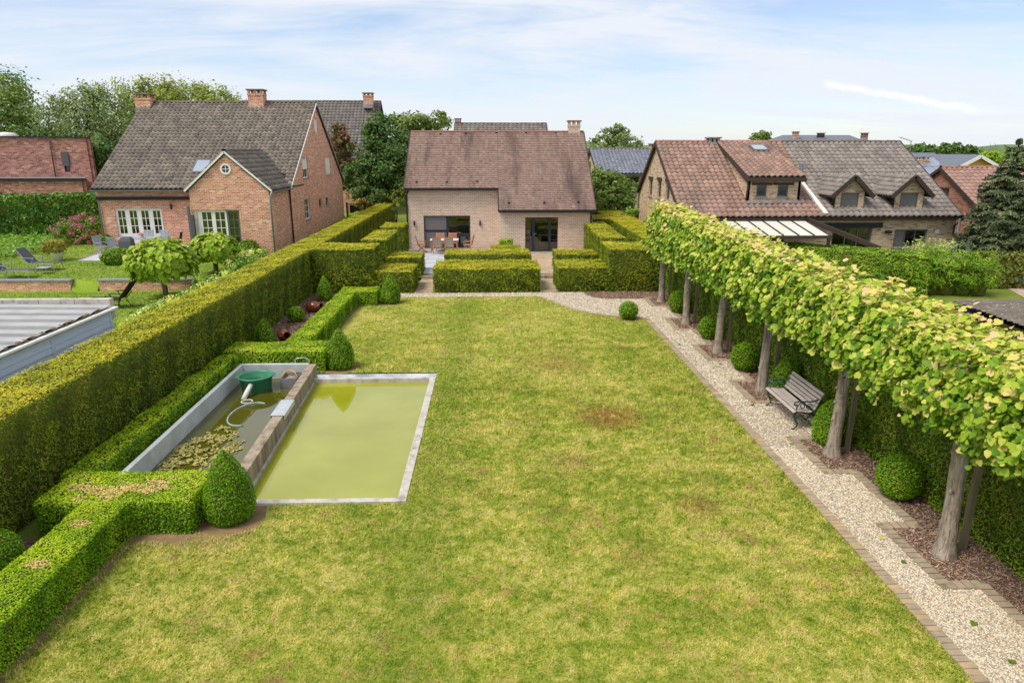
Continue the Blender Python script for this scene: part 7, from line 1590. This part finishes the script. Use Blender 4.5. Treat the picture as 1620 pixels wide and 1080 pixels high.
# ================================================================== right neighbour's garden
t = thing('garden_shed', (13.5, 15, 0), 'low shed with grey shingle roof just beyond the lindens', 'shed')
MB().box(12.5, 17.5, 11.2, 17.2, 0, 1.87).build('wall', M['stake'], t)
tiles(t, (12.3, 11, 1.98), XV, Vector((0, 1, .02)).normalized(), 5.4, 6.7, .33, .18, M['tile_l'], 'flat', seed=51); MB().box(12.3, 17.7, 11.0, 17.7, 1.88, 1.96).build('roof_deck', M['dkbrown'], t)
def loose_hedge(name, pts, label, lm, n, leaf, cat='hedge', rr=None, shape='spray'):
    t = thing(name, (pts[0][0], pts[0][1], 0), label, cat); bl = [(x, y, z*.55, r, r, z*.5) for (x, y, z, r) in pts]
    P, Nn = blob_cloud(bl, n, 46, .16, .72); P[:, 2] = np.maximum(P[:, 2], .03); foliage('foliage', P, Nn, leaf, lm, t, shape, hcol=.3)
    mb = MB()
    for (x, y, z, r) in pts: mb.lathe((x, y, 0), [(r*.4, 0), (r*.5, z*.35), (r*.42, z*.6), (r*.15, z*.72), (.01, z*.75)], 10)
    mb.build('twigs', M['twig'], t).name = 'twig_core'
    return t
h = hedge('conifer_hedge', [(13.3, 19.4, 29.6, 31.0, 0, 1.72, 'xXyYZ')], 'clipped green conifer hedge in front of the veranda', 'hedge', [M['fresh'], M['twig']], dens=900, size=.075, jit=.7, rough=.09, uptone=False); h.rotation_euler = (0, 0, math.radians(-36))
loose_hedge('conifer_hedge', [(18.4+.62*i, 28.9-.12*i, 1.95-.05*i, .9) for i in range(5)], 'bright green feathery conifer clump beside the driveway', M['fresh'], 8000, .12)
M['paleleaf'] = leaf_mat('pale_shrub_leaf', [(0, lin(124, 140, 70)), (.5, lin(166, 178, 100)), (1, lin(198, 200, 134))], .3)
loose_hedge('pale_shrub', [(20.2, 31.2, 2.0, .9), (21.1, 31.0, 1.9, .9)], "pale airy shrub in front of the grey-roofed house's window", M['paleleaf'], 2600, .12, 'shrub')
loose_hedge('low_shrub', [(16.2, 30.0, 1.1, .8), (17.2, 29.4, 1.0, .7)], 'low dark green shrub between the conifer hedge and the driveway', M['shrub'], 1500, .12, 'shrub')
hedge('hornbeam_hedge', [(22.4, 31, 29.7, 30.8, 0, 1.52)], 'clipped olive hornbeam hedge at the right edge behind the driveway', 'hedge', [M['beech'], M['twig']], dens=420, size=.1, shape='oval', uptone=False, rough=.05)
t = thing('gate_post', (22.0, 31.4, 0), 'grey metal gate with posts beside the hornbeam hedge', 'gate')
for x in (21.7, 22.3): MB().box(x-.06, x+.06, 31.3, 31.42, 0, 1.75).build('post', M['greyframe'], t)
for i in range(4): MB().box(21.1, 21.64, 31.33, 31.38, .3+.35*i, .38+.35*i).build('rail', M['greyframe'], t)
p = AY(1519, 346, 33.2); MB().tube([(p.x, 33.2, 0), (p.x, 33.2, p.z)], .07, 10); tag(MB().tube([(p.x, 33.2, 0), (p.x, 33.2, p.z)], .06, 10).build('metal_post', M['zinc']), 'plain pale metal post at the corner of the grey-roofed house', 'post')
# spruce
def spruce(base, h, R, label):
    t = thing('spruce_tree', base, label, 'tree'); x, y, z = base; MB().tube([(x, y, z), (x, y, z+h*.5), (x, y, z+h)], [.16, .1, .02], 8).build('trunk', M['darkbark'], t); MB().lathe((x, y, z), [(R*.45, .5), (R*.5, 1.0), (R*.36, h*.4), (R*.16, h*.7), (.03, h*.93)], 12).build('inner_twigs', M['twig'], t)
    Ps, Ns, br = [], [], MB(); k = 0
    nl = 22
    for l in range(nl):
        f = l/(nl-1); zz = z+.35+(h-.5)*f; L = R*(1-f)**.68+.1; nb = max(4, int(10*(1-f)+4))
        for b in range(nb):
            a = 2*PI*b/nb+l*.9+random.uniform(-.25, .25); Lb = L*random.uniform(.75, 1.12); d = Vector((math.cos(a), math.sin(a), 0))
            e = Vector((x, y, zz))+d*Lb+Vector((0, 0, -.18*Lb+.25*f)); s = Vector((x, y, zz+.05)); br.tube([s, s.lerp(e, .5)+Vector((0, 0, -.02)), e], [.03, .02, .006], 5)
            m = int(230*Lb+70); q = RNG.uniform(.15, 1.02, m); side = RNG.normal(0, .6, m)*(.14+.34*np.minimum(q, 1.1-q*.5))*min(1, Lb)
            sd = np.array([-d.y, d.x, 0]); P = np.array(s)[None]+q[:, None]*(np.array(e)-np.array(s))[None]+side[:, None]*sd[None]; P[:, 2] -= np.abs(side)*.35+RNG.uniform(0, .14, m)*(q)
            Ps.append(P); Ns.append(np.tile((d.x*.5, d.y*.5, .7), (m, 1)))
    br.build('branches', M['darkbark'], t).name = 'branch_whorls'; P = np.vstack(Ps); foliage('crown', P, np.vstack(Ns), .18, M['spruce'], t, 'spray', jit=.5, up=.1)
spruce((24.2, 31.9, 0), 6.4, 2.3, 'dark bluish spruce at the right edge')
# ================================================================== trees and shrubs behind the houses
def bl(px, py, Y, r, ry=None): c = AY(px, py, Y); s = math.hypot(c.x, Y)/1080; return (c.x, c.y, c.z, r*s, r*s, (ry or r)*s)
def bgtree(name, Y, blobs, label, mat, n=5000, leaf=.3, tr=.2, hcol=.25, **k):
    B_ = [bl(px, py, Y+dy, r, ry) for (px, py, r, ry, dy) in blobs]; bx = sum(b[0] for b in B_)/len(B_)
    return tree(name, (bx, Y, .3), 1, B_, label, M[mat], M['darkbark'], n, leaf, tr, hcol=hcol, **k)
bgtree('broadleaf_tree', 70, [(-10, 160, 45, 38, 0), (25, 185, 40, 38, -2), (55, 210, 32, 28, -1), (-20, 210, 45, 35, 0), (15, 140, 26, 24, 1), (90, 232, 30, 24, 1)], 'big leafy tree at the far left edge', 'oak', 13000, .33, .3)
bgtree('willow_tree', 66, [(100, 205, 34, 40, 0), (135, 190, 34, 46, -1), (165, 200, 34, 48, 1), (135, 150, 16, 16, 0), (110, 160, 13, 14, 0), (160, 150, 15, 16, 1), (190, 190, 30, 38, 0), (150, 240, 45, 35, -1), (88, 170, 14, 16, 0)], 'grey-green feathery tree left of the red brick house', 'willow', 14000, .27, .25, spread=.2, sub=44)
bgtree('broadleaf_tree', 74, [(225, 170, 36, 36, 0), (260, 160, 34, 30, 0), (300, 160, 36, 26, 1), (340, 168, 34, 28, 0), (375, 172, 26, 20, 1), (210, 200, 30, 34, -1), (245, 150, 20, 16, 0), (320, 150, 18, 12, 0)], 'broad yellow-green tree behind the ridge of the red brick house', 'yellowgreen', 13000, .33, .3)
bgtree('small_tree', 62, [(60, 225, 32, 18, 0), (110, 245, 30, 26, 0), (165, 250, 26, 30, -1), (190, 235, 22, 30, -1)], 'dark shrubby tree between the flat-roofed house and the red brick house', 'deep', 4500, .34, .2)
bgtree('maple_tree', 60, [(536, 215, 17, 16, 0), (530, 240, 22, 22, 0), (548, 262, 22, 22, 0), (536, 285, 20, 16, 0), (545, 230, 15, 15, -1)], 'slim reddish-green tree between the two brick houses', 'redleaf', 4200, .30, .14)
bgtree('broadleaf_tree', 57, [(605, 215, 28, 28, 0), (590, 245, 28, 28, 0), (622, 240, 30, 30, 0), (605, 270, 34, 28, 0), (600, 195, 17, 15, 0), (632, 275, 24, 24, -1), (580, 285, 22, 20, 0), (640, 225, 17, 22, 1)], 'dense rounded dark green tree left of the middle house', 'deep', 12000, .27, .25)
bgtree('broadleaf_tree', 85, [(660, 195, 24, 16, 0), (690, 192, 24, 14, 0), (645, 205, 20, 22, 0), (625, 192, 16, 10, 0)], 'far green tree showing left of the middle house ridge', 'oak', 3600, .42, .25)
bgtree('leafy_shrub', 57.2, [(570, 300, 24, 16, 0), (600, 310, 22, 12, -1), (630, 300, 18, 14, -1), (556, 278, 14, 18, 0)], 'dark shrubs at the foot of the rounded tree', 'deep', 3000, .28, .08, cat='shrub')
bgtree('orange_shrub', 56.5, [(575, 322, 16, 9, 0), (595, 318, 17, 9, 0), (612, 314, 14, 8, 0)], 'low shrub with orange-yellow new leaves by the iron gate', 'orangeleaf', 2200, .2, .05, cat='shrub')
bgtree('lime_shrub', 55.5, [(628, 312, 14, 12, 0), (640, 305, 12, 12, 0), (606, 330, 20, 8, -1)], "lime green shrub beside the middle house's left corner", 'yellowgreen', 1800, .2, .05, cat='shrub')
bgtree('airy_tree', 78, [(975, 215, 22, 14, 0), (952, 232, 24, 16, 0), (998, 228, 20, 14, 0), (970, 240, 26, 14, 0), (980, 203, 10, 6, 0), (945, 248, 20, 16, -2)], 'airy tree on the skyline right of the middle house', 'willow', 3600, .38, .2, sub=18)
bgtree('walnut_tree', 50, [(965, 292, 26, 20, 0), (985, 305, 22, 20, 0), (945, 285, 18, 18, 0), (960, 315, 28, 18, -1), (990, 325, 16, 14, -1), (940, 310, 16, 18, 0), (955, 335, 26, 14, -1)], 'spreading green tree between the middle and right houses', 'oak', 8000, .25, .16)
bgtree('lime_shrub', 60, [(937, 262, 9, 9, 0), (944, 268, 8, 8, 0)], "small lime tree top beside the middle house's right verge", 'catalpa', 900, .24, .06)
bgtree('leafy_shrub', 44.5, [(990, 345, 14, 10, 0), (1000, 338, 12, 10, 0), (985, 352, 14, 8, 0)], 'rounded shrub by the corner of the red-roofed house', 'shrub', 1800, .18, .05, cat='shrub')
bgtree('broadleaf_tree', 95, [(1204, 216, 13, 9, 0), (1198, 222, 10, 8, 0), (1212, 224, 10, 8, 0)], 'small round treetop above the red pantile ridge', 'oak', 1500, .45, .2)
for i, (px, py, r) in enumerate(((1456, 238, 9), (1475, 240, 10), (1495, 239, 11), (1513, 237, 10), (1533, 240, 9), (1443, 240, 7))):
    bgtree('pine_tree', 85+3*i, [(px, py, r, r*.8, 0), (px+6, py+6, r, r*.8, 0), (px-5, py+7, r, r*.8, 0), (px, py-r*.7, r*.5, r*.4, 0)], 'dark treetop on the right skyline, '+['second', 'third', 'fourth', 'fifth', 'sixth', 'first'][i]+' from the left', 'deep', 900, .5, .15, group='treetops on the right skyline')
bgtree('lime_tree', 110, [(1565, 248, 9, 7, 0), (1575, 250, 8, 6, 0)], 'pale lime treetop beyond the ochre gable', 'catalpa', 900, .5, .15)
P, Nn = [], []
n = 9000; P = np.stack([RNG.uniform(150, 420, n), RNG.uniform(240, 330, n), np.zeros(n)], 1); P[:, 2] = np.abs(RNG.normal(0, 1, n))*2.2+1.5*lowfreq(P*.02, 1)+1
P = P[P[:, 2] > 0]
tag(foliage('far_wood', P, np.tile((0, -1, .6), (len(P), 1)), 2.6, M['oak'], None, 'diamond', kind='stuff'), 'band of distant woodland on the right horizon', 'woodland')
n = 7000; P = np.stack([RNG.uniform(-300, 60, n), RNG.uniform(130, 190, n), np.zeros(n)], 1); P[:, 2] = np.abs(RNG.normal(0, 1, n))*2.0+1
tag(foliage('far_wood', P, np.tile((0, -1, .6), (len(P), 1)), 1.9, M['oak'], None, 'diamond', kind='stuff'), 'band of distant trees behind the left houses', 'woodland')
# close the view between the houses: rough meadow and hedges
for (x0_, x1_, y_, h_, lb) in ((-60, -24, 64, 3.0, 'rough green hedge line behind the flat-roofed house'), (-10.5, 8, 79, 3.2, 'rough hedge line far behind the middle house'), (17, 60, 82, 3.2, 'rough hedge line far behind the right houses')):
    n = int((x1_-x0_)*130); P = np.stack([RNG.uniform(x0_, x1_, n), y_+RNG.normal(0, .7, n), RNG.uniform(0, h_, n)], 1); P[:, 2] *= 1+.2*lowfreq(P, .5)
    tag(foliage('rough_hedge', P, np.tile((0, -1, .4), (n, 1)), .55, M['oak'], None, 'diamond'), lb, 'hedge')
